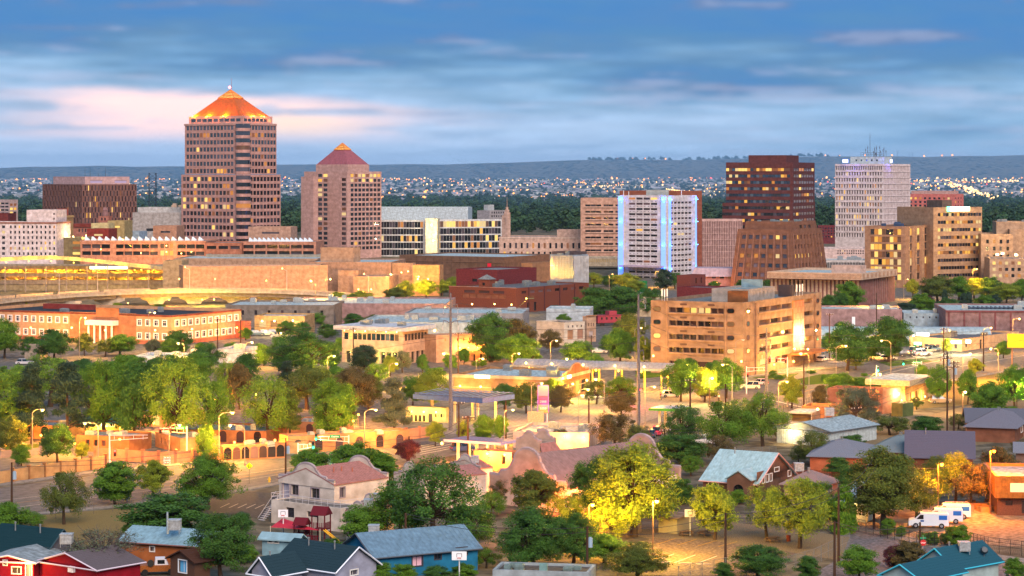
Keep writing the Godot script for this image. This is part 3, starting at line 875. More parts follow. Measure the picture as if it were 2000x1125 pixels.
	b = blk(o, 700, 832, null, 1436, 6, 430, wall("d8d8dc"), white_roof, [[0.0, 1.0, 432, 500, 24, 5, 0.95, 0.82, 0.03, {deep = 0.2, litrow = {4: 0.3, 2: 0.3}}]], [], {wr = 30.0})
	blk(o, 831, 854, null, 1430, 6, 427, wall("e6dcc0"), white_roof, [], [], {wr = 14.0})
	blk(o, 700, 914, null, 1462, 4, 405, mat("white_panel", "c8d6e0", 0.6, tex_soft, 0.1), white_roof, [], [], {wr = 30.0, bot = 432})
	for q in [[835, 440, "ffe0a0", 60.0], [838, 470, "ffe9b0", 60.0]]:
		mb = MB.new(); mb.box(Vector3.ZERO, Vector3(0.5, 0.3, 0.5))
		var fl = part(o, "floodlight", mb, glow("flood_pale", "ffe9b8", 4.0))
		fl.transform = o.transform.affine_inverse() * Transform3D(Basis(), at(q[0] + 8, q[1], 1424.0))
		omni(fl, Vector3(0, 0, 0.5), q[2], q[3], 0.3)
	# 5 grey flats far behind
	o = bld("apartment_block", "small grey apartment block standing before the riverside wood", "flats", 956, 1900, 40)
	blk(o, 932, 956, 987, 1900, 40, 411, wall("b0a8ac"), flat, [], [[0.1, 0.95, 412, 440, 6, 4, 0.6, 0.5, 0.1]], {})
	blk(o, 945, 953, 965, 1906, 40, 400, wall("c0c4c8"), flat, [], [], {bot = 412})
	# 6 cream deco federal building and its campanile
	var cream = wall("dcb8a8")
	o = bld("federal_building", "cream deco stone building with slender campanile and punched windows", "public building", 1140, 1310, 6)
	b = blk(o, 975, 1140, null, 1310, 6, 463, cream, flat, [[0.03, 0.98, 473, 487, 14, 1, 0.36, 0.75, 0.3], [0.03, 0.98, 490, 505, 14, 1, 0.36, 0.75, 0.2]], [], {wr = 30.0})
	band(b, b.h - 0.9, b.h - 0.2, 0.3, wall("e8ccbc"))
	blk(o, 1088, 1136, null, 1322, 6, 449, cream, flat, [], [], {wr = 16.0, bot = 465})
	b = blk(o, 980, 991, 997, 1330, 40, 421, cream, flat, [[0.3, 0.7, 424, 440, 2, 1, 0.5, 0.9, 0.0]], [], {})
	mb = MB.new()
	for k in 3: mb.box(Vector3(-1.6, b.h1 + 0.8 + k * 1.6, -1.6), Vector3(2.6 - k * 0.8, 1.7, 2.6 - k * 0.8))
	mb.tube(Vector3(-1.6, b.h1 + 5, -1.6), Vector3(-1.6, b.h1 + 10.5, -1.6), 0.18, 0.05, 5)
	var sp = part(o, "spire", mb, cream)
	sp.transform = o.transform.affine_inverse() * Transform3D(b.T.basis, Vector3(b.T.origin.x, 0, b.T.origin.z))
	# 7 beige banded office
	var beige = wall("d3a692")
	o = bld("office_building", "beige concrete office block with deep dark ribbon slots", "office block", 1262, 1290, 4)
	var slot = {deep = 1.0}
	b = blk(o, 1134, 1262, null, 1290, 4, 387, beige, flat, [[0.07, 0.315, 395, 508, 3, 9, 0.97, 0.3, 0.12, slot], [0.35, 0.5, 395, 508, 2, 9, 0.97, 0.3, 0.1, slot], [0.53, 0.9, 395, 508, 4, 9, 0.97, 0.3, 0.1, slot]], [], {wr = 30.0})
	for j in 9:
		addbox(b, "ledge", -b.wl * 0.935, -b.wl * 0.1, b.h - 4.6 - j * 3.49 - 0.5, b.h - 4.6 - j * 3.49, 0.003, 0.55, wall("e0b8a4"))
	blk(o, 1143, 1262, null, 1240, 4, 503, wall("d8c4a8"), flat, [[0.05, 0.95, 505, 513, 30, 1, 0.45, 0.8, 0.0, {mat = paint("b89a60")}]], [], {wr = 20.0, bot = 520, name = "walkway"})
	# 8 hotel with blue light columns
	hotel()
	# 9 pink precast grid
	o = bld("office_building", "pale pink office block behind a fine precast grid", "office block", 1370, 1240, 76)
	b = blk(o, 1360, 1370, 1450, 1240, 76, 428, wall("d9b2ac"), white_roof, [[0.1, 0.9, 434, 520, 1, 8, 0.7, 0.7, 0.7]], [[0.0, 1.0, 432, 528, 24, 8, 0.62, 0.93, 0.0, {mat = wall("9c7a7c"), deep = 0.7}]], {})
	# 10 brown granite tower with ribbon windows
	var choc = wall("6e3f3e")
	o = bld("office_tower", "dark maroon granite tower with continuous ribbon windows", "tower", 1549, 1350, 20)
	var rib = {deep = 0.25, litrow = {5: 0.92, 4: 0.14, 3: 0.3, 2: 0.3, 1: 0.05, 0: 0.08}, tone = "blue"}
	b = blk(o, 1418, 1549, 1591, 1350, 20, 317, choc, flat, [[0.0, 1.0, 325, 400, 22, 6, 0.985, 0.46, 0.3, rib]], [[0.03, 0.97, 325, 400, 8, 6, 0.985, 0.46, 0.15, {deep = 0.25, tone = "blue", litrow = {5: 0.5}}]], {bot = 400})
	b = blk(o, 1411, 1548, 1592, 1347, 20, 397, choc, flat, [[0.0, 1.0, 400, 475, 22, 6, 0.985, 0.46, 0.12, {deep = 0.25, litrow = {5: 0.35}}]], [[0.03, 0.97, 400, 475, 8, 6, 0.985, 0.46, 0.1, {deep = 0.25}]], {})
	blk(o, 1462, 1536, 1560, 1362, 20, 303, choc, flat, [], [], {bot = 318})
	# 11 white tower with antennas
	o = bld("office_tower", "white precast tower with slit windows and antennas on its roof", "tower", 1724, 1450, 32)
	var wh = wall("ecdcdc")
	b = blk(o, 1631, 1724, 1778, 1450, 32, 320, wh, white_roof, [[0.01, 0.99, 333, 466, 18, 11, 0.46, 0.62, 0.12, {litrow = {10: 0.25, 8: 0.2, 7: 0.3, 6: 0.5, 5: 0.4, 3: 0.25, 2: 0.25}, tone = "warm"}], [0.01, 0.99, 323, 333, 26, 1, 0.5, 0.75, 0.1]], [[0.03, 0.97, 323, 466, 18, 12, 0.5, 0.8, 0.0, {mat = wall("c8b0b4"), deep = 0.12}]], {})
	for j in 12:
		var mb2 = MB.new()
		var y: float = b.h - 1.0 - j * 3.74
		mb2.span(Vector3(-b.wl, y - 0.25, 0.003), Vector3(0.2, y + 0.1, 0.22)); mb2.span(Vector3(0.003, y - 0.25, 0), Vector3(0.22, y + 0.1, -b.wr))
		part(b.wall, "ledge", mb2, wall("ecd8d8"))
	b2 = blk(o, 1661, 1724, 1742, 1462, 32, 306, wall("c8d4d8"), flat, [[0.1, 0.9, 310, 316, 5, 1, 0.35, 0.6, 0.0, {tone = "blue"}]], [], {bot = 322})
	rng.seed = 5
	for k in 16:
		mb = MB.new()
		var a = rng.randf_range(2.0, 7.0) if k else 15.0
		mb.tube(Vector3.ZERO, Vector3(0, a, 0), 0.14, 0.08, 4)
		if k == 0:
			for q in 6: mb.box(Vector3(0, 2.0 + q * 2.0, 0), Vector3(0.6, 0.12, 0.6))
		else: mb.box(Vector3(0, a * 0.8, 0.2), Vector3(0.35, 1.4, 0.2))
		var p = part(o, "antenna", mb, paint("50545c"))
		p.transform = b2.inv * b2.T * Transform3D(Basis(), Vector3(-rng.randf_range(0.05, 0.62) * b2.wl if k else -b2.wl * 0.55, b2.h, -rng.randf_range(0.1, 0.9) * b2.wr))
	mb = MB.new()
	for k in 9:
		mb.tube(Vector3(-14 + k * 1.75, 0, 0), Vector3(-14 + k * 1.75, 2.6, 0), 0.07, 0.07, 4)
	for y in [1.3, 2.5]: mb.tube(Vector3(-14, y, 0), Vector3(0, y, 0), 0.07, 0.07, 4)
	var rk = part(o, "antenna_rack", mb, paint("50545c"))
	rk.transform = b2.inv * b2.T * Transform3D(Basis(), Vector3(-1, b2.h, -1))
	for q in [[1651, 313], [1741, 313]]:
		mb = MB.new(); mb.box(Vector3(0, 0.8, 0), Vector3(3.4 if q[0] < 1700 else 1.4, 1.8, 0.6))
		var p = part(o, "blue_lamp_panel", mb, glow("blue_lamp", "7a7cff", 3.5))
		p.transform = o.transform.affine_inverse() * Transform3D(Basis(), at(q[0], q[1] + 4, 1458.0))
		omni(p, Vector3(0, 1.2, 1.2), "4a50ff", 25.0, 0.6)
	# 12 battered brown office
	battered()
	# 13 yellow lit office with stepped wings
	var tan1 = wall("b48a70"); var tan2 = wall("c09a7c")
	o = bld("office_building", "tan office block with brightly lit glass bays and taller banded wing", "office block", 1768, 1040, 28)
	b = blk(o, 1689, 1768, 1834, 1040, 28, 442, tan1, dark_roof, [[0.14, 0.9, 446, 549, 8, 7, 0.97, 0.74, 0.9, {deep = 0.4, litrow = {6: 0.6}}]], [[0.05, 0.95, 446, 549, 4, 7, 0.4, 0.86, 0.45, {deep = 0.5}]], {})
	fins(b, "R", 5, 0.5, b.h - 1.0, 0.7, 0.5, tan2, "pier")
	units(b, 5, paint("3a4a68"), 1.2)
	b2 = blk(o, 1752, 1823, 1918, 1062, 62, 405, tan2, dark_roof, [], [[0.09, 0.985, 412, 546, 16, 9, 0.985, 0.42, 0.3, {deep = 0.3, litrow = {7: 0.5, 6: 0.4, 5: 0.4, 3: 0.95, 2: 0.1, 0: 0.05}}]], {})
	blk(o, 1810, 1840, 1859, 1080, 62, 391, wall("7c685e"), dark_roof, [], [], {bot = 406})
	mb = MB.new(); mb.box(Vector3.ZERO, Vector3(0.5, 2.2, 3.0))
	var sg = part(o, "sign_panel", mb, glow("sign_green", "50e090", 3.0))
	sg.transform = b2.inv * b2.T * Transform3D(Basis(), Vector3(0.3, b2.h - 0.8, -b2.wr * 0.33))
	mb = MB.new(); mb.box(Vector3.ZERO, Vector3(0.5, 1.9, 11.0))
	sg = part(o, "sign_panel", mb, glow("sign_cream", "fff0a8", 4.0))
	sg.transform = b2.inv * b2.T * Transform3D(Basis(), Vector3(0.3, b2.h - 0.8, -b2.wr * 0.53))
	# 14 complex at the east edge
	o = bld("public_building", "beige stepped civic building lit by floodlights on its terraces", "public building", 1990, 1060, 6)
	var sand = wall("c8a488")
	b = blk(o, 1916, 1978, null, 1062, 6, 457, sand, flat, [[0.1, 0.95, 465, 520, 4, 4, 0.4, 0.55, 0.1]], [], {wr = 25.0})
	b = blk(o, 1972, 2060, null, 1070, 6, 448, sand, flat, [], [], {wr = 25.0})
	units(b, 4, metal("a8a8a8"), 1.5)
	b = blk(o, 1946, 2020, null, 1078, 6, 433, sand, flat, [], [], {wr = 18.0, bot = 460})
	units(b, 4, metal("a8a8a8"))
	b = blk(o, 1933, 2060, null, 1030, 6, 505, sand, flat, [[0.02, 0.6, 508, 545, 6, 3, 0.5, 0.5, 0.8]], [], {wr = 25.0})
	for q in [[1948, 497], [1958, 495], [1985, 498]]:
		mb = MB.new(); mb.box(Vector3.ZERO, Vector3(1.2, 0.7, 0.5))
		var fl = part(o, "floodlight", mb, glow("flood_pale", "ffe9b8", 4.0))
		fl.transform = o.transform.affine_inverse() * Transform3D(Basis(), at(q[0], q[1], 1035.0))
		omni(fl, Vector3(0, 0.3, 0.8), "ffd27a", 90.0, 0.3)
	# 15 pink low block far out
	o = bld("apartment_block", "low pink apartment slab beyond the white tower", "flats", 1862, 1800, 30)
	blk(o, 1770, 1862, 1882, 1800, 30, 379, wall("e08078"), flat, [[0.05, 0.95, 384, 420, 9, 5, 0.5, 0.55, 0.3]], [[0.1, 0.9, 384, 420, 3, 5, 0.4, 0.5, 0.2]], {})
	blk(o, 1780, 1858, 1872, 1810, 30, 373, wall("d8a8a0"), flat, [], [], {bot = 381})
	# 16 low blocks between
	o = bld("office_building", "low white office block with square punched openings", "office block", 1692, 1260, 6)
	blk(o, 1610, 1692, null, 1260, 6, 485, wall("e4c8c4"), white_roof, [[0.3, 0.95, 488, 497, 12, 2, 0.55, 0.6, 0.1]], [], {wr = 24.0})
	o = bld("office_building", "low dark office block screened by white upright fins", "office block", 1692, 1165, 6)
	b = blk(o, 1614, 1692, null, 1165, 6, 508, wall("d8d0d0"), white_roof, [[0.0, 1.0, 512, 536, 26, 1, 0.7, 0.95, 0.0, {deep = 0.7}]], [], {wr = 24.0})
	units(b, 7, metal("a8b0b8"), 1.2)
	o = bld("brick_block", "small dark red brick block behind the brown office", "brick building", 1634, 1700, 6)
	blk(o, 1598, 1634, null, 1700, 6, 441, wall("7a3a40"), flat, [[0.05, 0.95, 443, 465, 6, 4, 0.5, 0.5, 0.1]], [], {wr = 24.0})
	# 18 white hotel at the west edge with rows of small windows
	o = bld("hotel", "white rendered hotel with six rows of small dark windows", "hotel", 110, 1120, 7)
	var wt = wall("f0dcdc")
	b = blk(o, -45, 110, null, 1120, 7, 434, wt, dark_roof, [[0.4, 1.0, 438, 501, 11, 6, 0.4, 0.52, 0.06, {litrow = {1: 0.4, 2: 0.2}}], [0.3, 0.37, 438, 501, 1, 6, 0.55, 0.52, 0.05], [0.02, 0.28, 438, 501, 4, 6, 0.4, 0.52, 0.05]], [], {wr = 22.0})
	band(b, b.h - 0.7, b.h + 0.02, 0.3, wall("b07868"))
	blk(o, 52, 110, null, 1128, 7, 410, wt, dark_roof, [[0.86, 0.98, 413, 432, 1, 2, 0.4, 0.4, 0.0]], [], {wr = 16.0, bot = 436})
	o = bld("corner_tower", "narrow ochre tower with red cap beside the white hotel", "tower", 129, 1170, 10)
	b = blk(o, 109, 129, null, 1170, 10, 421, wall("c8a070"), dark_roof, [[0.3, 0.7, 430, 452, 1, 2, 0.7, 0.5, 0.0]], [], {wr = 10.0})
	band(b, b.h - 1.0, b.h - 0.1, 0.5, wall("d8b078"))
	blk(o, 112, 125, null, 1171, 10, 408, wall("c06050"), dark_roof, [], [], {wr = 6.0, bot = 422})
	o = bld("office_building", "banded office with lit balconies behind the white hotel", "office block", 17, 1480, 30)
	blk(o, -30, 17, 35, 1480, 30, 390, wall("c8b0b0"), dark_roof, [[0.0, 1.0, 394, 420, 6, 4, 0.9, 0.5, 0.1]], [[0.1, 0.9, 396, 420, 2, 3, 0.8, 0.6, 0.9]], {})
	o = bld("brick_block", "dark red brick block at the foot of banded office", "brick building", 16, 1300, 5)
	blk(o, -40, 16, null, 1300, 5, 417, wall("7c3a38"), dark_roof, [], [], {wr = 15.0})
	# 19 grey blocks and the lattice mast
	o = bld("theatre_block", "windowless pale grey block beside the tall pink tower", "theatre", 362, 1330, 5)
	b = blk(o, 259, 362, null, 1330, 5, 415, wall("b8b0ae"), flat, [[0.25, 0.45, 446, 452, 1, 1, 0.9, 0.9, 0.2]], [], {wr = 30.0})
	b = blk(o, 269, 358, null, 1345, 5, 405, wall("ccc8c8"), white_roof, [], [], {wr = 20.0, bot = 416})
	units(b, 3, paint("c8a890"), 1.6)
	var mp = at(298, 404, 1420.0)
	o = thing("lattice_mast", "dark steel lattice mast with dishes above the grey theatre", "mast", Vector3(mp.x, 0, mp.z))
	var H = hh(338, 1420.0)
	mb = MB.new()
	for s in [Vector3(-2.2, 0, -2.2), Vector3(2.2, 0, -2.2), Vector3(2.2, 0, 2.2), Vector3(-2.2, 0, 2.2)]: mb.tube(s, s * 0.9 + Vector3(0, H, 0), 0.16, 0.12, 4)
	for k in 16:
		var y0 = H * k / 16.0; var y1 = H * (k + 1) / 16.0
		for i in 4:
			var c = [Vector3(-2.1, 0, -2.1), Vector3(2.1, 0, -2.1), Vector3(2.1, 0, 2.1), Vector3(-2.1, 0, 2.1)]
			mb.tube(c[i] + Vector3(0, y0, 0), c[(i + 1) % 4] + Vector3(0, y1, 0), 0.1, 0.1, 3, false)
			mb.tube(c[i] + Vector3(0, y1, 0), c[(i + 1) % 4] + Vector3(0, y1, 0), 0.1, 0.1, 3, false)
	part(o, "lattice", mb, paint("2c3440"))
	for k in 3:
		mb = MB.new(); mb.tube(Vector3(-3, H - 3 - k * 5, 0), Vector3(-3.0, H - 1.5 - k * 5, 0), 0.5, 0.5, 8)
		part(o, "dish", mb, paint("9a8878"))
	for q in [["cream_block", "cream stepped block with a small lit window strip", "office block", 178, 212, 436, 1200, "e0cc98"], ["olive_block", "plain olive rendered block above the long pink garage", "office block", 210, 243, 431, 1210, "b8a070"], ["blue_block", "pale blue rendered flank behind the olive block", "office block", 241, 272, 452, 1225, "a8bcd0"], ["brick_block", "low dark brick block before the cream one", "brick building", 170, 212, 447, 1180, "9a4038"], ["plant_room", "square tan plant room over the long pink garage", "plant room", 299, 345, 441, 1160, "c09078"], ["plant_room", "wide tan plant room at the pink tower's foot", "plant room", 485, 568, 443, 1180, "c8a08c"]]:
		o = bld(q[0], q[1], q[2], q[4], q[6], 8)
		b = blk(o, q[3], q[4], null, q[6], 8, q[5], wall(q[7]), dark_roof, [[0.3, 0.75, q[5] + 10, q[5] + 14, 1, 1, 0.9, 0.9, 0.8 if q[3] < 260 else 0.0]] if q[3] != 241 else [], [], {wr = 14.0})
	o = bld("mission_building", "rose mission building with tiled roofs and small domed cupola", "public building", 225, 1290, 8)
	b = blk(o, 140, 178, null, 1240, 8, 443, wall("b87868"), dark_roof, [[0.3, 0.8, 446, 454, 3, 1, 0.4, 0.9, 0.0]], [], {wr = 14.0})
	addbox(b, "tiled_roof", -b.wl - 0.5, 0.5, b.h - 0.2, b.h + 1.6, -12.0, 0.6, wall("8a4038"))
	b = blk(o, 192, 212, null, 1290, 8, 422, wall("b87868"), dark_roof, [[0.2, 0.8, 425, 431, 2, 1, 0.5, 0.9, 0.0]], [], {wr = 6.0})
	mb = MB.new()
	mb.tube(Vector3(-2.8, b.h, -2.8), Vector3(-2.8, b.h + 3.2, -2.8), 1.6, 1.5, 8); mb.ball(Vector3(-2.8, b.h + 3.2, -2.8), Vector3(1.6, 1.6, 1.6), 8)
	var cu = part(o, "cupola", mb, wall("a07878"))
	cu.transform = b.inv * b.T
func tower_bay(b: Dictionary, y0: float, y1: float, rows: int, m: Material):
	# the rounded corner bay: curved glass between curved spandrels, a part for each storey
	var ht: float = (y1 - y0) / b.px; var s = ht / rows
	var top: float = b.h - 0.5
	var ring = func(lo: float, hi: float, r: float) -> MB:
		var mb = MB.new()
		for i in 12:
			var a0 = -0.6 + (PI * 0.5 + 1.2) * i / 12.0; var a1 = -0.6 + (PI * 0.5 + 1.2) * (i + 1) / 12.0
			var p0 = Vector3(-2.6 + r * sin(a0), 0, -2.6 + r * cos(a0)); var p1 = Vector3(-2.6 + r * sin(a1), 0, -2.6 + r * cos(a1))
			mb.quad(p0 + Vector3(0, lo, 0), p1 + Vector3(0, lo, 0), p1 + Vector3(0, hi, 0), p0 + Vector3(0, hi, 0), Vector3(sin((a0 + a1) * 0.5), 0, cos((a0 + a1) * 0.5)))
			var c = Vector3(-2.6, 0, -2.6)
			mb.tri(c + Vector3(0, hi, 0), p0 + Vector3(0, hi, 0), p1 + Vector3(0, hi, 0), Vector3.UP)
		return mb
	for j in rows:
		var y: float = top - (j + 1) * s
		part(b.wall, "bay_spandrel", ring.call(y, y + s * 0.42, 4.4), m)
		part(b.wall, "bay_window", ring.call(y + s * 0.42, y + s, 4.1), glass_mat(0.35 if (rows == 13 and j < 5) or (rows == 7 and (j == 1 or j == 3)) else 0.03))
func hotel():
	var o = bld("hotel_tower", "white hotel tower with glowing blue light columns at its corners", "hotel", 1303, 1135, 35)
	var wh = wall("e4dce0")
	var vent = {name = "vent", mat = paint("3c3840"), deep = 0.15}
	var b = blk(o, 1210, 1303, 1359, 1135, 35, 382, wh, roofm("8c9298"), [[0.19, 0.80, 383, 548, 4, 16, 0.9, 0.4, 0.16, {deep = 0.35, tone = "warm"}], [0.19, 0.80, 388, 553, 8, 16, 0.32, 0.12, 0.0, vent]], [[0.1, 0.86, 391, 546, 6, 15, 0.84, 0.4, 0.14, {deep = 0.35, tone = "warm"}], [0.1, 0.86, 396, 541, 6, 14, 0.3, 0.12, 0.0, vent]])
	# fluted piers; their blue wash is put into glowing strips and added lamp heads
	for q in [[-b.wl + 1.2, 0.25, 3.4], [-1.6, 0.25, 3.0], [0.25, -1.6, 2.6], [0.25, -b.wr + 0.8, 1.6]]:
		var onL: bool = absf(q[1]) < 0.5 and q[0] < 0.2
		var mb = MB.new()
		if onL: mb.box(Vector3(q[0], b.h * 0.5, 0.2), Vector3(q[2], b.h, 0.4))
		else: mb.box(Vector3(0.2, b.h * 0.5, q[1]), Vector3(0.4, b.h, q[2]))
		part(b.wall, "pier", mb, wh)
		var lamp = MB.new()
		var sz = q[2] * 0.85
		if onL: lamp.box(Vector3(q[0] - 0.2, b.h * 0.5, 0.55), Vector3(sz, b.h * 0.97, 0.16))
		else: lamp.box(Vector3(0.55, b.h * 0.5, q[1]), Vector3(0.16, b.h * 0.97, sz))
		part(b.wall, "blue_wash_strip", lamp, glow("blue_wash", "1e72ff", 0.36, "a0c0ff"))
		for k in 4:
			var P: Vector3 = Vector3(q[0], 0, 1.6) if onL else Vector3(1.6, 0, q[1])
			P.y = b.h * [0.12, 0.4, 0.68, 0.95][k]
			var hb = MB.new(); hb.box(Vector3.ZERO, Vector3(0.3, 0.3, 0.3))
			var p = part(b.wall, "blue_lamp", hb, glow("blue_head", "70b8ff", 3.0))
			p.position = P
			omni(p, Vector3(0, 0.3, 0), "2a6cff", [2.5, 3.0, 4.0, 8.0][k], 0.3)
	# brown core behind
	blk(o, 1210, 1322, 1371, 1160, 35, 373, wall("a8634e"), roofm("8c9298"), [], [], {})
	blk(o, 1262, 1300, 1306, 1150, 35, 371, wall("c0c4c4"), roofm("8c9298"), [], [], {bot = 384})
	for q in [[1218, 377], [1228, 380], [1331, 378]]:
		var mb = MB.new(); mb.tube(Vector3.ZERO, Vector3(0, 3.2, 0), 0.18, 0.18, 5)
		var p = part(o, "antenna", mb, paint("d0d0d4"))
		p.transform = o.transform.affine_inverse() * Transform3D(Basis(), at(q[0], q[1] + 7, 1138.0))
	addbox(b, "canopy", -b.wl * 0.9, -b.wl * 0.05, 5.5, 6.3, 0.003, 5.0, wall("c8b4c8"))
func battered():
	var o = bld("office_building", "brown office block with sloping battered walls and upright fins", "office block", 1549, 1020, 30)
	var br = wall("8a6252")
	var slot = {deep = 0.5, litrow = {3: 0.85, 5: 0.12}, tone = "warm"}
	var b = blk(o, 1425, 1550, 1620, 1020, 30, 449, br, roofm("a09080"), [[0.07, 0.93, 455, 566, 7, 6, 0.58, 0.42, 0.1, slot]], [[0.06, 0.94, 455, 566, 9, 6, 0.5, 0.42, 0.1, slot]])
	fins(b, "L", 8, 0.0, b.h - 1.8, 0.6, 0.4, wall("9a7060"), "fin")
	fins(b, "R", 10, 0.0, b.h - 1.8, 0.5, 0.4, wall("9a7060"), "fin")
	taper(b, 0.16)
	b = blk(o, 1453, 1545, 1597, 1030, 30, 433, br, roofm("a09080"), [], [[0.3, 0.8, 440, 447, 3, 1, 0.6, 0.9, 0.0]], {bot = 451})
	taper(b, 0.06)
	units(b, 8, metal("a0b0b4"), 0.8)
func taper(b: Dictionary, k: float):
	# lean the walls of a block inwards towards its top
	var ctr = Vector3(-b.wl * 0.5, 0, -b.wr * 0.5)
	var lean = func(p: Vector3) -> Vector3:
		var s: float = 1.0 - k * clampf(p.y / b.h, 0, 1)
		return Vector3(ctr.x + (p.x - ctr.x) * s, p.y, ctr.z + (p.z - ctr.z) * s)
	for o in [b.wall, b.roof]:
		var a: Array = o.mesh.surface_get_arrays(0)
		var v: PackedVector3Array = a[Mesh.ARRAY_VERTEX]
		for i in v.size(): v[i] = lean.call(v[i])
		a[Mesh.ARRAY_VERTEX] = v
		var am = ArrayMesh.new()
		am.add_surface_from_arrays(Mesh.PRIMITIVE_TRIANGLES, a)
		o.mesh = am
	for c in b.wall.get_children():
		var y0: Vector3 = lean.call(c.position)
		var up: Vector3 = (lean.call(c.position + Vector3(0, 1, 0)) - y0)
		var right: Vector3 = (lean.call(c.position + c.transform.basis.x) - y0)
		c.transform = Transform3D(Basis(right, up, c.transform.basis.z), y0)

# ---------- blocks between the towers and the streets ----------
func put(o: Node3D, called: String, mb, m: Material, W: Transform3D) -> MeshInstance3D:
	var p = part(o, called, mb, m)
	p.transform = o.transform.affine_inverse() * W
	return p
func lamp_at(o: Node3D, P: Vector3, hex: String, e: float, s := 0.2, called := "wall_lamp", ge := 9.0):
	if s > 0.24:
		e *= 0.45; s = 0.24
	var mb = MB.new(); mb.ball(Vector3.ZERO, Vector3.ONE * s, 8)
	var p = put(o, called, mb, glow("lamp_" + hex, hex, ge), Transform3D(Basis(), P))
	omni(p, Vector3.ZERO, hex, e, s)
	return p
const SOD := "ff9a3a"    # sodium lamp
const HAL := "ffc45a"    # halide lamp
const WARM := "ffd88a"
func row_boxes(b: Dictionary, called: String, n: int, u0: float, u1: float, s: Vector3, y: float, z: float, m: Material, slope := 0.0):
	var mb = MB.new()
	if slope > 0.0:
		mb.prism([Vector2(-s.x * 0.5, 0), Vector2(s.x * 0.5, 0), Vector2(s.x * 0.5, s.y * 0.25), Vector2(-s.x * 0.3, s.y)], -s.z * 0.5, s.z * 0.5)
	else: mb.box(Vector3(0, s.y * 0.5, 0), s)
	var me = mb.mesh()
	for i in n:
		var p = part(b.node, called, me, m)
		p.transform = b.inv * b.T * Transform3D(Basis(), Vector3(-b.wl * lerpf(u0, u1, (i + 0.5) / n), y, z))
func blocks():
	var flat = roofm("8c9298"); var white_roof = roofm("c2d6de"); var dark_roof = roofm("3c3a42"); var grey_roof = roofm("74747c")
	rng.seed = 301
	# yellow lit parking block
	var o = bld("parking_building", "plain olive parking block with yellow lit slots beside pink garage", "garage", 158, 1130, 8)
	var b = blk(o, 109, 158, null, 1130, 8, 464, wall("8f8060"), flat, [[0.66, 0.98, 469, 500, 1, 3, 0.95, 0.5, 1.0]], [], {wr = 20.0})
	for q in [[121, 462], [143, 462], [168, 460]]: lamp_at(o, at(q[0], q[1], 1134.0), WARM, 60.0, 0.3, "roof_lamp")
	# long pink garage
	var pk = wall("cc9078")
	o = bld("parking_garage", "long low pink parking garage with ribbon openings and rooftop skylights", "garage", 402, 1110, 4)
	var op = {deep = 1.2, name = "opening"}
	b = blk(o, 157, 402, null, 1110, 4, 470, pk, flat, [[0.01, 0.24, 475, 488, 3, 1, 0.92, 0.62, 0.0, op], [0.28, 0.62, 475, 488, 5, 1, 0.92, 0.62, 0.0, op], [0.635, 0.745, 474, 487, 3, 1, 0.8, 0.7, 1.0], [0.77, 0.99, 475, 488, 3, 1, 0.92, 0.62, 0.0, op], [0.01, 0.24, 489, 501, 3, 1, 0.92, 0.62, 0.2, op], [0.28, 0.62, 489, 501, 5, 1, 0.92, 0.62, 0.0, op], [0.635, 0.745, 488, 501, 3, 1, 0.8, 0.7, 1.0], [0.77, 0.99, 489, 501, 3, 1, 0.92, 0.62, 0.1, op]], [], {wr = 30.0})
	row_boxes(b, "skylight", 18, 0.98, 0.02, Vector3(2.2, 2.0, 2.4), b.h - 0.2, -2.0, paint("d4e0ea"), 1.0)
	band(b, b.h - 0.6, b.h - 0.1, 0.25, wall("d8a088"))
	b = blk(o, 400, 472, null, 1104, 4, 474, wall("b87860"), flat, [[0.02, 0.98, 480, 487, 3, 1, 0.8, 0.9, 0.0, op]], [], {wr = 26.0})
	b = blk(o, 470, 617, null, 1106, 4, 472, pk, flat, [[0.02, 0.98, 477, 487, 6, 1, 0.9, 0.7, 0.0, op], [0.02, 0.98, 489, 499, 6, 1, 0.9, 0.7, 0.1, op]], [], {wr = 26.0})
	row_boxes(b, "skylight", 14, 0.9, 0.05, Vector3(2.2, 2.0, 2.4), b.h - 0.2, -2.0, paint("d4e0ea"), 1.0)
	for q in [[240, 468], [325, 480], [325, 492], [197, 487], [275, 494], [354, 495]]: lamp_at(o, at(q[0], q[1], 1100.0), HAL, 45.0, 0.25)
	# open garage with the curved ramp
	o = bld("parking_garage", "open concrete parking decks glowing yellow under a curved ramp", "garage", 322, 1000, 3)
	b = blk(o, -70, 322, null, 1014, 3, 521, wall("a89880"), flat, [[0.0, 1.0, 526, 534, 11, 1, 0.97, 0.95, 0.0, {deep = 9.0, mat = wall("a89880"), name = "added_back_wall"}], [0.0, 1.0, 540, 547, 11, 1, 0.97, 0.95, 0.0, {deep = 9.0, mat = wall("a89880"), name = "added_back_wall"}]], [], {wr = 28.0})  # inner wall added close behind the gaps to catch the deck lamplight
	var deckm = wall("a8968c")
	for q in [[519, 527], [534, 541], [547, 556]]:
		addbox(b, "deck_parapet", -b.wl, 0.0, b.h - (q[1] - 521) / b.px, b.h - (q[0] - 521) / b.px, 0.01, 0.4, deckm)
	for k in 22:
		lamp_at(o, b.T * Vector3(-b.wl * (0.02 + 0.045 * k), b.h - (528 if k % 2 else 541.5 - 0.2) / b.px + 521 / b.px, -2.0 - (k % 3) * 1.5), "ffb830", 40.0, 0.2, "deck_lamp", 6.0)
	var mb = MB.new()
	var rp = [[-60, 507], [0, 503], [50, 500], [100, 499], [150, 502], [200, 507], [260, 514], [322, 521]]
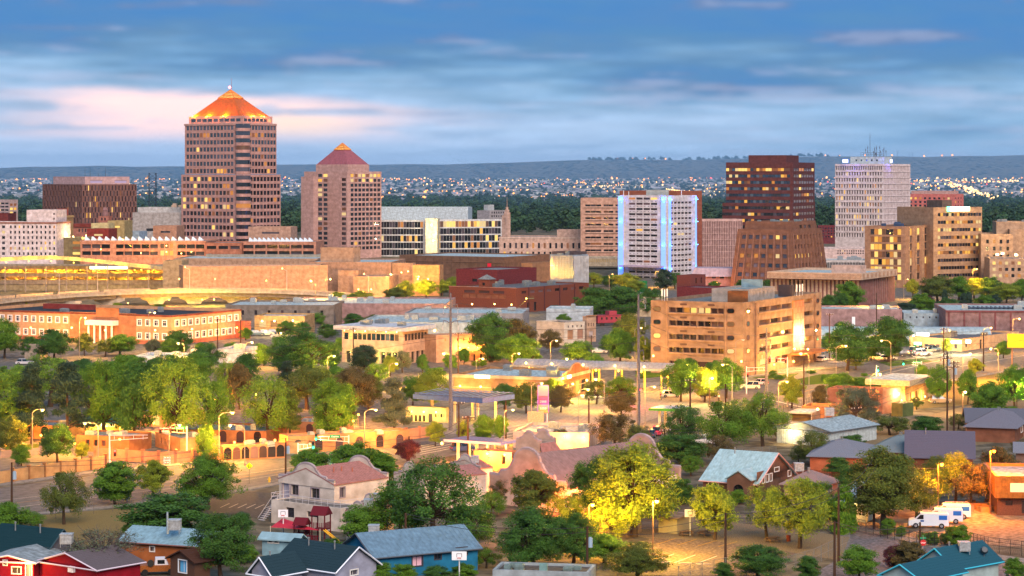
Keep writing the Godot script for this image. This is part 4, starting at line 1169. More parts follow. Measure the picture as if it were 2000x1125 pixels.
	for i in rp.size() - 1:
		var a = at(rp[i][0], rp[i][1], 1004.0); var c = at(rp[i + 1][0], rp[i + 1][1], 1004.0)
		for w in [[0.0, 1.3, 0.0, -0.35], [-0.3, 0.0, 0.0, -9.0]]:
			var lo = Vector3(0, w[0] - 1.3, w[2]); var hi = Vector3(0, w[1] - 1.3, w[2]); var bk = Vector3(0, 0, w[3])
			mb.quad(a + lo, c + lo, c + hi, a + hi); mb.quad(a + hi, c + hi, c + hi + bk, a + hi + bk); mb.quad(a + lo, c + lo, c + lo + bk, a + lo + bk); mb.quad(a + lo + bk, c + lo + bk, c + hi + bk, a + hi + bk)
	put(o, "ramp", mb, wall("b8a888"), Transform3D())
	for k in 7:
		lamp_at(o, at(12 + k * 44, [507, 505, 505, 508, 513, 518, 522][k] + 5, 1001.0), "ffc840", 22.0, 0.22, "ramp_lamp", 6.0)
	for k in 9:
		var x = -30.0 + 40 * k
		mb = MB.new(); mb.span(Vector3(-0.2, 0, -0.2), Vector3(0.2, hh(520, 1003), 0.2))
		put(o, "column", mb, deckm, Transform3D(Basis(), at(x, 556, 1003.0) * Vector3(1, 0, 1)))
	for q in [[190, 523, 29], [220, 523, 27], [242, 523, 17]]:
		mb = MB.new(); mb.box(Vector3.ZERO, Vector3(q[2] / b.px, 1.1, 0.2))
		put(o, "sign_panel", mb, glow("sign_soft", "ffe9a0", 2.2), Transform3D(Basis(), at(q[0], q[1], 1006.0)))
	# convention hall
	var hall = wall("c09a80"); var hall2 = wall("b08c78")
	o = bld("convention_hall", "long beige convention hall with flat white roofs behind the viaduct", "hall", 358, 960, 74)
	b = blk(o, 318, 355, null, 985, 6, 509, wall("c8a880"), flat, [], [], {wr = 12.0})
	b = blk(o, 350, 358, 640, 955, 76, 520, hall, white_roof, [], [], {})
	for k in 9: addbox(b, "wall_joint", 0.003, 0.06, 0.0, b.h - 0.6, -b.wr * (k + 1) / 10.0 - 0.1, -b.wr * (k + 1) / 10.0, wall("a8866e"))
	b = blk(o, 340, 620, null, 1060, 4, 505, hall, white_roof, [], [], {wr = 60.0})
	b = blk(o, 402, 640, null, 1090, 4, 497, wall("a8a094"), flat, [[0.15, 0.98, 502, 507, 1, 1, 1.0, 0.8, 0.0, {mat = paint("70706c")}]], [], {wr = 30.0})
	b = blk(o, 626, 690, 704, 1000, 22, 484, hall, flat, [], [], {})
	b = blk(o, 600, 764, null, 985, 6, 512, hall2, white_roof, [], [], {wr = 40.0})
	b = blk(o, 660, 700, null, 975, 8, 528, hall, flat, [], [], {wr = 20.0})
	b = blk(o, 690, 760, null, 960, 8, 540, wall("a88878"), flat, [[0.35, 0.65, 548, 566, 3, 1, 0.8, 0.95, 0.0, {mat = paint("8c6c60")}]], [], {wr = 20.0})
	b = blk(o, 765, 806, 812, 985, 20, 514, hall, flat, [], [], {})
	b = blk(o, 806, 858, 866, 970, 14, 518, wall("c8966c"), flat, [], [], {})
	for q in [[784, 532, 170], [797, 530, 60], [816, 545, 120], [836, 545, 110], [700, 565, 40], [725, 565, 40], [775, 560, 60], [760, 567, 50]]: lamp_at(o, at(q[0], q[1], 950.0), HAL, q[2], 0.3)
	for q in [[420, 545, "ffb040"], [350, 545, "ffb840"], [520, 548, SOD]]: lamp_at(o, at(q[0], q[1], 938.0), q[2], 110.0, 0.3)
	# brown exhibition hall
	o = bld("exhibition_hall", "large brown panelled exhibition hall with pale flat roof and red banner", "hall", 985, 1040, 30)
	b = blk(o, 780, 985, 1080, 1040, 30, 502, wall("80604f"), white_roof, [], [])
	for k in 11:
		addbox(b, "wall_joint", -b.wl * (k + 1) / 12.0, -b.wl * (k + 1) / 12.0 + 0.12, 0.0, b.h - 0.4, 0.003, 0.08, wall("6c5044"))
	addbox(b, "cornice", -b.wl, 0.05, b.h - 2.6, b.h - 2.3, 0.003, 0.2, wall("906e5c"))
	addbox(b, "banner", -8.5, -6.7, b.h - 5.4, b.h - 2.9, 0.003, 0.15, paint("e01030"))
	b = blk(o, 1018, 1040, 1085, 985, 30, 514, wall("98745c"), white_roof, [], [])
	lamp_at(o, at(1022, 529, 960.0), HAL, 35.0, 0.3)
	# red brick warehouse
	o = bld("brick_warehouse", "red brick warehouse with louvred windows and darker raised block", "warehouse", 1008, 850, 32)
	var rb = mat("red_brick", "8e5244", 0.9, tex_rough, 0.3, {spec = 0.15}); var rb2 = mat("dark_brick", "76363c", 0.9, tex_soft, 0.2, {spec = 0.15})
	b = blk(o, 877, 1008, 1150, 850, 32, 563, rb, grey_roof, [[0.2, 0.85, 569, 575, 3, 1, 0.76, 0.9, 0.0, {tone = "warm"}], [0.2, 0.85, 576, 585, 6, 1, 0.98, 0.9, 0.0, {mat = wall("8c5a48"), name = "louvre", deep = 0.2}]], [[0.05, 0.95, 569, 575, 8, 1, 0.6, 0.9, 0.05, {tone = "warm"}], [0.12, 0.3, 592, 611, 2, 1, 0.4, 0.9, 0.0]])
	for k in 4: addbox(b, "downpipe", 0.003, 0.3, 0.0, b.h, -b.wr * (0.16 + 0.21 * k), -b.wr * (0.16 + 0.21 * k) - 0.3, paint("4a2428"))
	units(b, 9, metal("8c98a0"), 1.2)
	addbox(b, "coping", -b.wl - 0.1, 0.12, b.h - 0.02, b.h + 0.12, 0.0, 0.12, wall("c89888"))
	b = blk(o, 891, 971, 1048, 885, 32, 527, rb2, flat, [[0.3, 0.6, 545, 552, 1, 1, 0.4, 0.8, 0.0]], [], {})
	b = blk(o, 935, 956, 967, 862, 32, 546, rb, flat, [[0.3, 0.6, 552, 558, 1, 1, 0.8, 0.9, 0.0]], [])
	mb = MB.new()
	var ap = Vector3(-b.wl * 0.5, b.h + 1.8, -b.wr * 0.5)
	for e in [[Vector3(-b.wl - 0.4, b.h, 0.4), Vector3(0.4, b.h, 0.4)], [Vector3(0.4, b.h, 0.4), Vector3(0.4, b.h, -b.wr - 0.4)], [Vector3(0.4, b.h, -b.wr - 0.4), Vector3(-b.wl - 0.4, b.h, -b.wr - 0.4)], [Vector3(-b.wl - 0.4, b.h, -b.wr - 0.4), Vector3(-b.wl - 0.4, b.h, 0.4)]]:
		var nn: Vector3 = (e[1] - e[0]).cross(ap - e[0]).normalized()
		mb.tri(e[0], e[1], ap, nn if nn.y > 0 else -nn)
	part(o, "hip_roof", mb, flat).transform = b.inv * b.T
	lamp_at(o, at(1028, 583, 838.0), "ffc84a", 60.0, 0.3)
	for q in [[922, 594], [966, 594], [999, 595]]: lamp_at(o, at(q[0], q[1], 800.0), HAL, 110.0, 0.35, "floodlight", 14.0)
	# fire stair of the warehouse
	mb = MB.new()
	for k in 8: mb.box(Vector3(-k * 0.5, 4.4 - k * 0.5, 0), Vector3(0.6, 0.08, 1.0))
	mb.box(Vector3(1.2, 4.5, 0), Vector3(2.4, 0.15, 1.2))
	for k in 6: mb.tube(Vector3(2.2 - k * 0.45, 4.5, 0.6), Vector3(2.2 - k * 0.45, 5.5, 0.6), 0.04, 0.04, 4)
	put(o, "fire_stair", mb, paint("6a6a40"), Transform3D(Basis(), at(1030, 608, 836.0)))
	# blue-grey glass office
	o = bld("office_building", "small blue grey curtain wall office with white upright fins", "office block", 1120, 935, 38)
	b = blk(o, 1074, 1120, 1149, 935, 38, 498, wall("98a4b4"), flat, [[0.0, 1.0, 502, 546, 8, 6, 0.93, 0.95, 0.0, {mat = mat("blue_glass", "6a86a8", 0.12, tex_soft, 0.2, {spec = 0.8}), deep = 0.12}]], [[0.0, 1.0, 502, 546, 9, 1, 0.6, 0.98, 0.0, {mat = paint("5c6470"), deep = 0.4}]])
	fins(b, "R", 10, 0.5, b.h - 0.5, 0.3, 0.5, wall("d8d8dc"), "fin")
	blk(o, 1078, 1120, 1146, 940, 38, 492, wall("5c5054"), flat, [], [], {bot = 499})
	units(b, 3, metal("9aa4ac"), 1.0)
	# green and red marks by the hotel
	o = bld("sign_kiosk", "small green and cream roof sign box before the hotel", "sign", 1263, 1000, 30)
	blk(o, 1244, 1259, 1264, 1000, 30, 549, wall("2c8a50"), wall("80a8b8"), [], [])
	o = bld("brick_warehouse", "old red brick block with chimney and stepped roofs", "warehouse", 1370, 900, 30)
	blk(o, 1322, 1349, 1378, 905, 30, 538, mat("old_brick", "8c4840", 0.9, tex_rough, 0.3), flat, [], [[0.2, 0.9, 543, 555, 2, 1, 0.3, 0.9, 0.1]])
	b = blk(o, 1322, 1390, 1425, 880, 30, 562, rb2, grey_roof, [], [])
	o = bld("mansard_building", "low mauve building with sloped mansard roof behind old brick", "public building", 1460, 1040, 8)
	b = blk(o, 1355, 1460, null, 1040, 8, 536, wall("b88a88"), flat, [[0.3, 0.9, 537, 545, 4, 1, 0.5, 0.8, 0.5]], [], {wr = 20.0})
	mb = MB.new()
	mb.quad(Vector3(-b.wl - 1.2, b.h - 1.0, 1.2), Vector3(1.0, b.h - 1.0, 1.2), Vector3(0, b.h + 2.6, -1.4), Vector3(-b.wl, b.h + 2.6, -1.4)); mb.quad(Vector3(-b.wl, b.h + 2.6, -1.4), Vector3(0, b.h + 2.6, -1.4), Vector3(0, b.h + 2.6, -18), Vector3(-b.wl, b.h + 2.6, -18), Vector3.UP)
	part(o, "mansard_roof", mb, wall("b8a8b8")).transform = b.inv * b.T
	lamp_at(o, at(1400, 552, 1030.0), SOD, 70.0, 0.3)
	# frieze building
	o = bld("bank_building", "cream bank building with square spiral frieze and tall slot windows", "bank", 1682, 890, 26)
	var cr = wall("dcbba2"); var rose = wall("9c6c68")
	b = blk(o, 1504, 1680, 1748, 893, 26, 546, rose, white_roof, [[0.2, 0.93, 549, 600, 15, 1, 0.5, 1.0, 0.0, {deep = 0.7}]], [[0.35, 0.8, 549, 596, 7, 1, 0.5, 1.0, 0.0, {mat = wall("b89890"), deep = 0.3}]])
	fins(b, "L", 22, 0.5, b.h - 0.5, 0.9, 0.35, cr, "slot_fin")
	b = blk(o, 1498, 1683, 1752, 888, 26, 534, cr, white_roof, [], [], {bot = 547, para = 0.9})
	for f in [["L", 19], ["R", 9]]:
		for i in f[1]:
			mb = MB.new()   # one square spiral of the frieze
			for k in 2:
				var s: float = 0.75 - k * 0.38
				mb.box(Vector3(0, s, 0), Vector3(s * 2, 0.14, 0.1)); mb.box(Vector3(0, -s, 0), Vector3(s * 2, 0.14, 0.1)); mb.box(Vector3(s, 0, 0), Vector3(0.14, s * 2, 0.1)); mb.box(Vector3(-s, 0.15, 0), Vector3(0.14, s * 1.7, 0.1))
			var p = part(b.wall, "frieze_spiral", mb, wall("c49a80"))
			var t: float = (i + 0.5) / f[1]
			p.transform = Transform3D(Basis(), Vector3(-b.wl * t, b.h * 0.5, 0.06)) if f[0] == "L" else Transform3D(Basis(Vector3.UP, PI / 2), Vector3(0.06, b.h * 0.5, -b.wr * t))
	b = blk(o, 1624, 1680, 1692, 905, 26, 519, wall("d8b8ac"), white_roof, [], [[0.2, 0.8, 523, 532, 2, 1, 0.4, 0.9, 0.0, {mat = paint("a88878")}]], {bot = 538})
	# orange school with white window frames
	school()
	# low industrial roofs
	var mv = wall("a08488")
	for q in [
		["warehouse", "long mauve warehouse with white roof and rooftop coolers", 562, 872, 790, 3, 593, "a08488", 40.0, 9],
		["warehouse", "low grey brick shed with white roof at viaduct piers", 440, 652, 770, 3, 596, "8c8078", 28.0, 5],
		["warehouse", "pale grey warehouse with stepped parapet under the floodlights", 790, 1022, 735, 4, 612, "a09ca0", 30.0, 3],
		["shop_building", "small tan store with lit arches beside car park", 497, 595, 735, 8, 617, "c8a070", 14.0, 0],
		["warehouse", "long white roofed hall behind the ribbon window office", 700, 962, 705, 5, 630, "b8c4c8", 36.0, 6],
		["warehouse", "mauve shed with small white door by the barrel roof", 1604, 1762, 755, 6, 604, "a88a8c", 20.0, 2],
		["workshop", "pale blue workshop with small square windows", 1765, 1849, 765, 6, 612, "a8bccc", 18.0, 2],
		["warehouse", "large mauve warehouse with framed panels and solar roof", 1847, 2080, 740, 5, 607, "9c7c7c", 40.0, 3],
		["warehouse", "white corrugated shed beside the red brick warehouse", 1067, 1152, 775, 6, 603, "c0ccd8", 16.0, 1],
		["shop_building", "grey flat shop behind dense green trees", 1200, 1290, 830, 6, 580, "c8b8a0", 14.0, 2],
		["garage_block", "small white rendered garage block among the dark trees", 262, 375, 610, 10, 696, "c8d0dc", 12.0, 4],
		["shop_building", "white and teal flat roofed clinic with canopy", 425, 475, 625, 12, 682, "c0c4d4", 12.0, 2],
		["shed", "cream shed half hidden behind the dark pines", 48, 78, 640, 10, 672, "b8a898", 6.0, 1]]:
		o = bld(q[0], q[1], "warehouse" if q[0] != "shop_building" else "shop", q[3], q[4], q[5])
		var wins = []
		if q[0] == "workshop": wins = [[0.08, 0.98, 618, 622, 6, 1, 0.22, 0.9, 0.0]]
		if q[0] == "shop_building" and q[2] == 497: wins = [[0.05, 0.95, 626, 640, 4, 1, 0.6, 0.9, 0.9]]
		if q[2] == 440: wins = [[0.1, 0.95, 606, 616, 7, 1, 0.2, 0.9, 0.0]]
		b = blk(o, q[2], q[3], null, q[4], q[5], q[6], wall(q[7]), white_roof if q[2] != 1200 else grey_roof, wins, [], {wr = q[8]})
		if q[9]: units(b, q[9], metal("b0bcc4"), 1.1)
		if q[2] == 1847:
			for k in 5: addbox(b, "pilaster", -b.wl * (0.98 - k * 0.13), -b.wl * (0.98 - k * 0.13) + 0.5, 0.0, b.h - 0.3, 0.003, 0.2, wall("8a5458"))
			addbox(b, "cornice", -b.wl, 0.0, b.h - 0.6, b.h - 0.1, 0.003, 0.25, wall("8a5458"))
			row_boxes(b, "solar_panel", 16, 0.8, 0.2, Vector3(2.2, 0.9, 1.6), b.h - 0.4, -16.0, paint("38465c"), 1.0)
		if q[2] == 1604: addbox(b, "door", -b.wl * 0.62, -b.wl * 0.58, b.h - 6.0, b.h - 2.5, 0.003, 0.1, paint("e0e4ea"))
	for q in [[512, 627], [536, 627], [572, 626]]: lamp_at(o, at(q[0], q[1], 726.0), WARM, 40.0, 0.25)
	# barrel vault
	o = thing("barrel_hall", "long pale barrel vaulted shed with rounded end wall", "shed", Vector3((1930 - 1000.0) / F * 700.0, 0, -700.0), deg_to_rad(-3))
	mb = MB.new()
	var r = 6.5; var Lh = 62.0
	var eh = MB.new(); var end = [Vector2(-r, 0)]
	for k in 13:
		var a0 = PI * k / 12.0
		end.append(Vector2(-cos(a0) * r, 1.6 + sin(a0) * r * 0.5))
	end.append(Vector2(r, 0))
	for k in 14:
		var p0: Vector2 = end[k]; var p1: Vector2 = end[k + 1]
		mb.quad(Vector3(0, p0.y, -p0.x), Vector3(-Lh, p0.y, -p0.x), Vector3(-Lh, p1.y, -p1.x), Vector3(0, p1.y, -p1.x))
	for k in 31:
		for i in range(1, 13):
			var p0: Vector2 = end[i]; var p1: Vector2 = end[i + 1]
			mb.tube(Vector3(-k * 2.0, p0.y, -p0.x), Vector3(-k * 2.0, p1.y, -p1.x), 0.07, 0.07, 3, false)
	part(o, "vault", mb, mat("vault_sheet", "a9c0cc", 0.5, tex_soft, 0.1))
	eh.prism(end, 0.0, 0.25, Basis(Vector3(0, 0, -1), Vector3.UP, Vector3(1, 0, 0)))
	part(o, "end_wall", eh, wall("d8a488"))
	# ribbon window office with oversailing white roof
	o = bld("office_building", "two storey cream office with ribbon windows under oversailing white roof", "office block", 788, 622, 26)
	var cs = wall("c8a898")
	b = blk(o, 668, 788, 836, 622, 26, 646, cs, white_roof, [[0.03, 1.0, 653, 667, 13, 1, 0.94, 0.92, 0.12, {tone = "blue", deep = 0.3}], [0.05, 0.9, 688, 713, 9, 1, 0.85, 0.9, 0.25, {deep = 0.8}]], [[0.05, 0.98, 653, 667, 7, 1, 0.92, 0.92, 0.1, {deep = 0.3}], [0.1, 0.9, 688, 712, 4, 1, 0.8, 0.9, 0.3, {deep = 0.6}]])
	var sl = MB.new()
	sl.span(Vector3(-b.wl - 1.6, b.h - 0.1, 1.8), Vector3(1.8, b.h + 0.95, -b.wr - 1.0))
	part(o, "roof_slab", sl, mat("slab_white", "cfd0d8", 0.7, tex_soft, 0.1)).transform = b.inv * b.T
	var b3 = b.duplicate(); b3.h = b.h + 1.45
	units(b3, 6, metal("9aa6b0"), 1.0)
	for k in 6: lamp_at(o, b.T * Vector3(-b.wl * (0.08 + 0.17 * k), b.h - 0.35, 1.0), WARM, 3.0, 0.12, "soffit_lamp", 5.0)
	for k in 5: lamp_at(o, b.T * Vector3(-b.wl * (0.12 + 0.18 * k), b.h - 6.2, 0.7), "d8e860", 3.0, 0.12, "soffit_lamp", 5.0)
	b = blk(o, 828, 852, 965, 628, 56, 655, wall("c8a088"), white_roof, [], [[0.1, 0.95, 662, 668, 8, 1, 0.2, 0.9, 0.3], [0.25, 0.95, 695, 710, 6, 1, 0.3, 0.95, 0.0]])
	for k in 4:
		addbox(b, "awning", 0.003, 1.2, b.h - 4.6, b.h - 4.3, -b.wr * (0.35 + 0.15 * k), -b.wr * (0.42 + 0.15 * k), paint("3c8c84"))
		lamp_at(o, b.T * Vector3(0.6, b.h - 3.6, -b.wr * (0.38 + 0.15 * k)), SOD, 30.0, 0.18)
	# white deco warehouse
	o = bld("deco_warehouse", "white and cream corner warehouse with stepped pilaster front", "warehouse", 1102, 690, 48)
	b = blk(o, 1048, 1102, 1142, 690, 48, 630, wall("e0d0c0"), dark_roof, [], [[0.1, 0.95, 636, 641, 4, 1, 0.3, 0.9, 0.0], [0.15, 0.45, 645, 664, 1, 1, 0.95, 0.95, 0.0, {mat = wall("c09070")}], [0.62, 0.95, 644, 664, 1, 1, 0.9, 0.95, 0.0, {mat = wall("b88c78")}]])
	b = blk(o, 1138, 1146, 1164, 705, 48, 618, wall("c8a48c"), dark_roof, [], [[0.1, 0.9, 631, 638, 3, 1, 0.4, 0.9, 0.0], [0.2, 0.8, 646, 660, 1, 1, 0.8, 0.9, 0.0, {mat = wall("c0b0b0")}]])
	addbox(b, "coping", -0.2, 0.35, b.h - 0.02, b.h + 0.3, 0.2, -b.wr, wall("b08060"))
	# strip of shops with lit signs
	o = bld("shop_building", "cream corner shop with glowing fascia signs beside parked cars", "shop", 1888, 668, 30)
	b = blk(o, 1776, 1878, 1990, 668, 36, 662, wall("dcb68c"), grey_roof, [[0.05, 0.6, 674, 688, 5, 1, 0.7, 0.9, 0.35], [0.7, 0.95, 672, 682, 2, 1, 0.5, 0.9, 0.1]], [[0.05, 0.12, 672, 680, 1, 1, 0.6, 0.9, 0.0], [0.3, 0.36, 668, 688, 1, 1, 0.7, 1.0, 0.0], [0.9, 0.97, 668, 684, 1, 1, 0.7, 1.0, 0.0]])
	units(b, 3, metal("b0a898"), 1.0)
	for q in [[1790, 1815, 653, "sign_white", "fff4d8", 5.0], [1852, 1878, 668, "sign_green_white", "c8ffc0", 4.0], [1785, 1800, 671, "sign_green", "50e090", 3.0], [1886, 1896, 667, "sign_white", "fff4d8", 5.0]]:
		mb = MB.new(); mb.box(Vector3.ZERO, Vector3((q[1] - q[0]) / 6.95, 0.8, 0.2))
		put(o, "sign_panel", mb, glow(q[3], q[4], q[5]), Transform3D(Basis(Vector3.UP, deg_to_rad(-30)), at((q[0] + q[1]) * 0.5, q[2], 662.0)))
		omni(o, o.transform.affine_inverse() * at((q[0] + q[1]) * 0.5, q[2] + 4, 655.0), "fff0b0", 40.0, 0.4)
	viaduct()
	brown_garage()
func school():
	var o = bld("school_building", "orange stucco two storey school with white framed windows and portico", "school", 336, 692, 27)
	var org = wall("dca880"); var dark_roof = roofm("34343c")
	var wn = {deep = 0.22, tone = "blue"}
	var b = blk(o, -60, 336, 471, 692, 27, 616, org, dark_roof, [[0.03, 0.985, 626, 638, 24, 1, 0.42, 0.82, 0.06, wn], [0.03, 0.985, 652, 664, 24, 1, 0.42, 0.82, 0.06, wn]], [[0.02, 0.97, 626, 638, 10, 1, 0.5, 0.85, 0.25, wn], [0.02, 0.97, 652, 664, 10, 1, 0.5, 0.85, 0.05, wn]], {para = 0.9})
	# white frames proud of the wall round each window
	for c in b.wall.get_children():
		if not str(c.name).begins_with("window"): continue
		var bb: AABB = c.mesh.get_aabb()
		var mb = MB.new()
		var w = bb.size.x; var h = bb.size.y
		for s in [-1, 1]:
			mb.box(Vector3(s * (w * 0.5 + 0.14), 0, 0.26), Vector3(0.28, h + 0.56, 0.12)); mb.box(Vector3(0, s * (h * 0.5 + 0.14), 0.26), Vector3(w, 0.28, 0.12))
		mb.box(Vector3(0, 0, 0.05), Vector3(0.08, h, 0.05)); mb.box(Vector3(0, h * 0.15, 0.05), Vector3(w, 0.08, 0.05))
		var p = part(b.wall, "window_frame", mb, paint("e8dcd8"))
		p.transform = c.transform
	band(b, b.h - 0.5, b.h, 0.18, wall("8c4a3c"))
	band(b, 0.3, 1.4, 0.1, wall("b87058"), "plinth")
	var r = b.T
	# raised centre with portico
	for q in [[0.16, 0.36, 0.9], [0.41, 0.545, 1.8]]:
		addbox(b, "raised_bay", -b.wl * 0.49, -b.wl * 0.17, 0.0, b.h + 0.15, 0.003, 0.18, wall("c08460")) if q[2] < 1 else addbox(b, "raised_bay", -b.wl * 0.36, -b.wl * 0.25, b.h - 3.0, b.h + 1.6, 0.2, 0.45, wall("b47854"))
	addbox(b, "portico_roof", -b.wl * 0.385, -b.wl * 0.25, b.h - 3.4, b.h - 2.0, 0.5, 3.4, paint("d8c8c4"))
	for k in 5:
		var mb = MB.new(); mb.tube(Vector3.ZERO, Vector3(0, b.h - 3.4, 0), 0.34, 0.30, 10)
		part(o, "column", mb, paint("dccac4")).transform = b.inv * b.T * Transform3D(Basis(), Vector3(-b.wl * (0.26 + 0.028 * k), 0, 2.8))
	units(b, 4, metal("a0a8b0"), 1.0)
	blk(o, 84, 178, 187, 735, 27, 596, wall("96403c"), roofm("8c9298"), [], [], {bot = 618})
	for q in [[140, 640, 90, "ffc45a"], [60, 640, 60, "ffb04a"], [303, 645, 60, "ffc45a"], [375, 643, 90, "ffc45a"], [205, 645, 60, "ffb04a"], [463, 640, 70, "ffa040"], [442, 642, 40, "ffa040"], [90, 655, 60, "ffa040"]]:
		var D = 680.0 + (q[0] - 336) * 0.28 if q[0] > 336 else 680.0 + (336 - q[0]) * 0.105
		lamp_at(o, at(q[0], q[1], D - 4.0), q[3], q[2], 0.25)
	b = blk(o, 440, 478, 490, 720, 27, 628, wall("c06a50"), dark_roof, [], [])
func viaduct():
	var o = thing("viaduct", "curved concrete viaduct on flared piers before the convention hall", "viaduct", Vector3(-140, 0, -880))
	var pts = [[-120, 601, 790], [-40, 590, 818], [20, 582, 838], [80, 577, 858], [150, 572, 878], [230, 568, 893], [320, 565, 905], [420, 564, 912], [520, 565, 918], [600, 568, 921], [680, 573, 925], [760, 581, 930], [840, 590, 934]]
	var P = []
	for q in pts: P.append(at(q[0], q[1], q[2]))
	var deck = MB.new(); var rail = MB.new(); var road = MB.new(); var gird = MB.new()
	for i in P.size() - 1:
		var a: Vector3 = P[i]; var c: Vector3 = P[i + 1]
		var s = (c - a).normalized().cross(Vector3.UP).normalized()
		if s.z > 0: s = -s
		var W = s * 11.0
		var bar = func(mb: MB, off: Vector3, y0: float, y1: float, w: Vector3):
			var l = off + Vector3(0, y0, 0); var h = off + Vector3(0, y1, 0)
			mb.quad(a + l, c + l, c + h, a + h); mb.quad(a + l + w, c + l + w, c + h + w, a + h + w); mb.quad(a + h, c + h, c + h + w, a + h + w, Vector3.UP); mb.quad(a + l, c + l, c + l + w, a + l + w, Vector3.DOWN)
		bar.call(rail, Vector3.ZERO, -1.0, 0.0, s * 0.35); bar.call(rail, W, -1.0, 0.0, s * -0.35)
		bar.call(deck, s * -0.1, -1.6, -1.0, W + s * 0.2)
		bar.call(gird, s * 1.2, -3.0, -1.6, W - s * 2.4)
		road.quad(a + s * 0.36 + Vector3(0, -0.97, 0), c + s * 0.36 + Vector3(0, -0.97, 0), c + W - s * 0.36 + Vector3(0, -0.97, 0), a + W - s * 0.36 + Vector3(0, -0.97, 0), Vector3.UP)
	var con = wall("c8b8a8")
	put(o, "deck", deck, con, Transform3D()); put(o, "parapet", rail, wall("c0ac98"), Transform3D()); put(o, "girder", gird, wall("988a80"), Transform3D())
	put(o, "carriageway", road, mat("worn_asphalt", "8a8078", 0.85, tex_soft, 0.1), Transform3D())
	for x in [30, 122, 208, 300, 375, 455, 527, 605, 690]:
		for i in pts.size() - 1:
			if x >= pts[i][0] and x < pts[i + 1][0]:
				var t: float = (x - pts[i][0]) / float(pts[i + 1][0] - pts[i][0])
				var p: Vector3 = P[i].lerp(P[i + 1], t)
				var y = p.y - 3.0
				var mb = MB.new()
				mb.prism([Vector2(-2.2, 0), Vector2(2.2, 0), Vector2(2.3, y - 3.2), Vector2(3.4, y - 1.6), Vector2(5.8, y - 0.7), Vector2(5.8, y), Vector2(-5.8, y), Vector2(-5.8, y - 0.7), Vector2(-3.4, y - 1.6), Vector2(-2.3, y - 3.2)], -0.9, 0.9)
				put(o, "pier", mb, con, Transform3D(Basis(Vector3.UP, deg_to_rad(12)), Vector3(p.x, 0, p.z - 5.6)))
	for q in [[250, 592, 60], [395, 585, 90], [418, 585, 90], [330, 585, 120], [20, 600, 120], [90, 598, 80], [480, 590, 50], [560, 592, 50]]:
		lamp_at(o, at(q[0], q[1], 897.0), ["ffb040", "f0e050"][1 if q[0] in [395, 418] else 0], q[2] * 0.8, 0.22, "underpass_lamp")
	# lamps that light the carriageway
	for k in 12:
		var x = -20 + k * 66.0
		var yt = 540.0 + (0 if k > 1 else 20)
		var i = clampi(int((x + 120) / 75.0), 0, P.size() - 2)
		var g: Vector3 = P[i].lerp(P[i + 1], 0.5)
		if k % 2 == 0:
			var mb = MB.new()
			mb.tube(Vector3.ZERO, Vector3(0, 8.5, 0), 0.14, 0.09, 6)
			for j in 6: mb.tube(Vector3(0, 8.5, 0) + Vector3(-sin(j * 0.26) * 1.8 + 0, 0.9 * (1 - cos(j * 0.26)) + j * 0.12, 0), Vector3(0, 8.5, 0) + Vector3(-sin((j + 1) * 0.26) * 1.8, 0.9 * (1 - cos((j + 1) * 0.26)) + (j + 1) * 0.12, 0), 0.07, 0.07, 5, false)
			put(o, "lamp_post", mb, paint("b8a8a0"), Transform3D(Basis(), Vector3(g.x, g.y - 1.0, g.z - 0.2)))
			lamp_at(o, Vector3(g.x - 2.0, g.y + 8.3, g.z - 2.5), "ffb850", 150.0, 0.22, "road_lamp", 8.0)
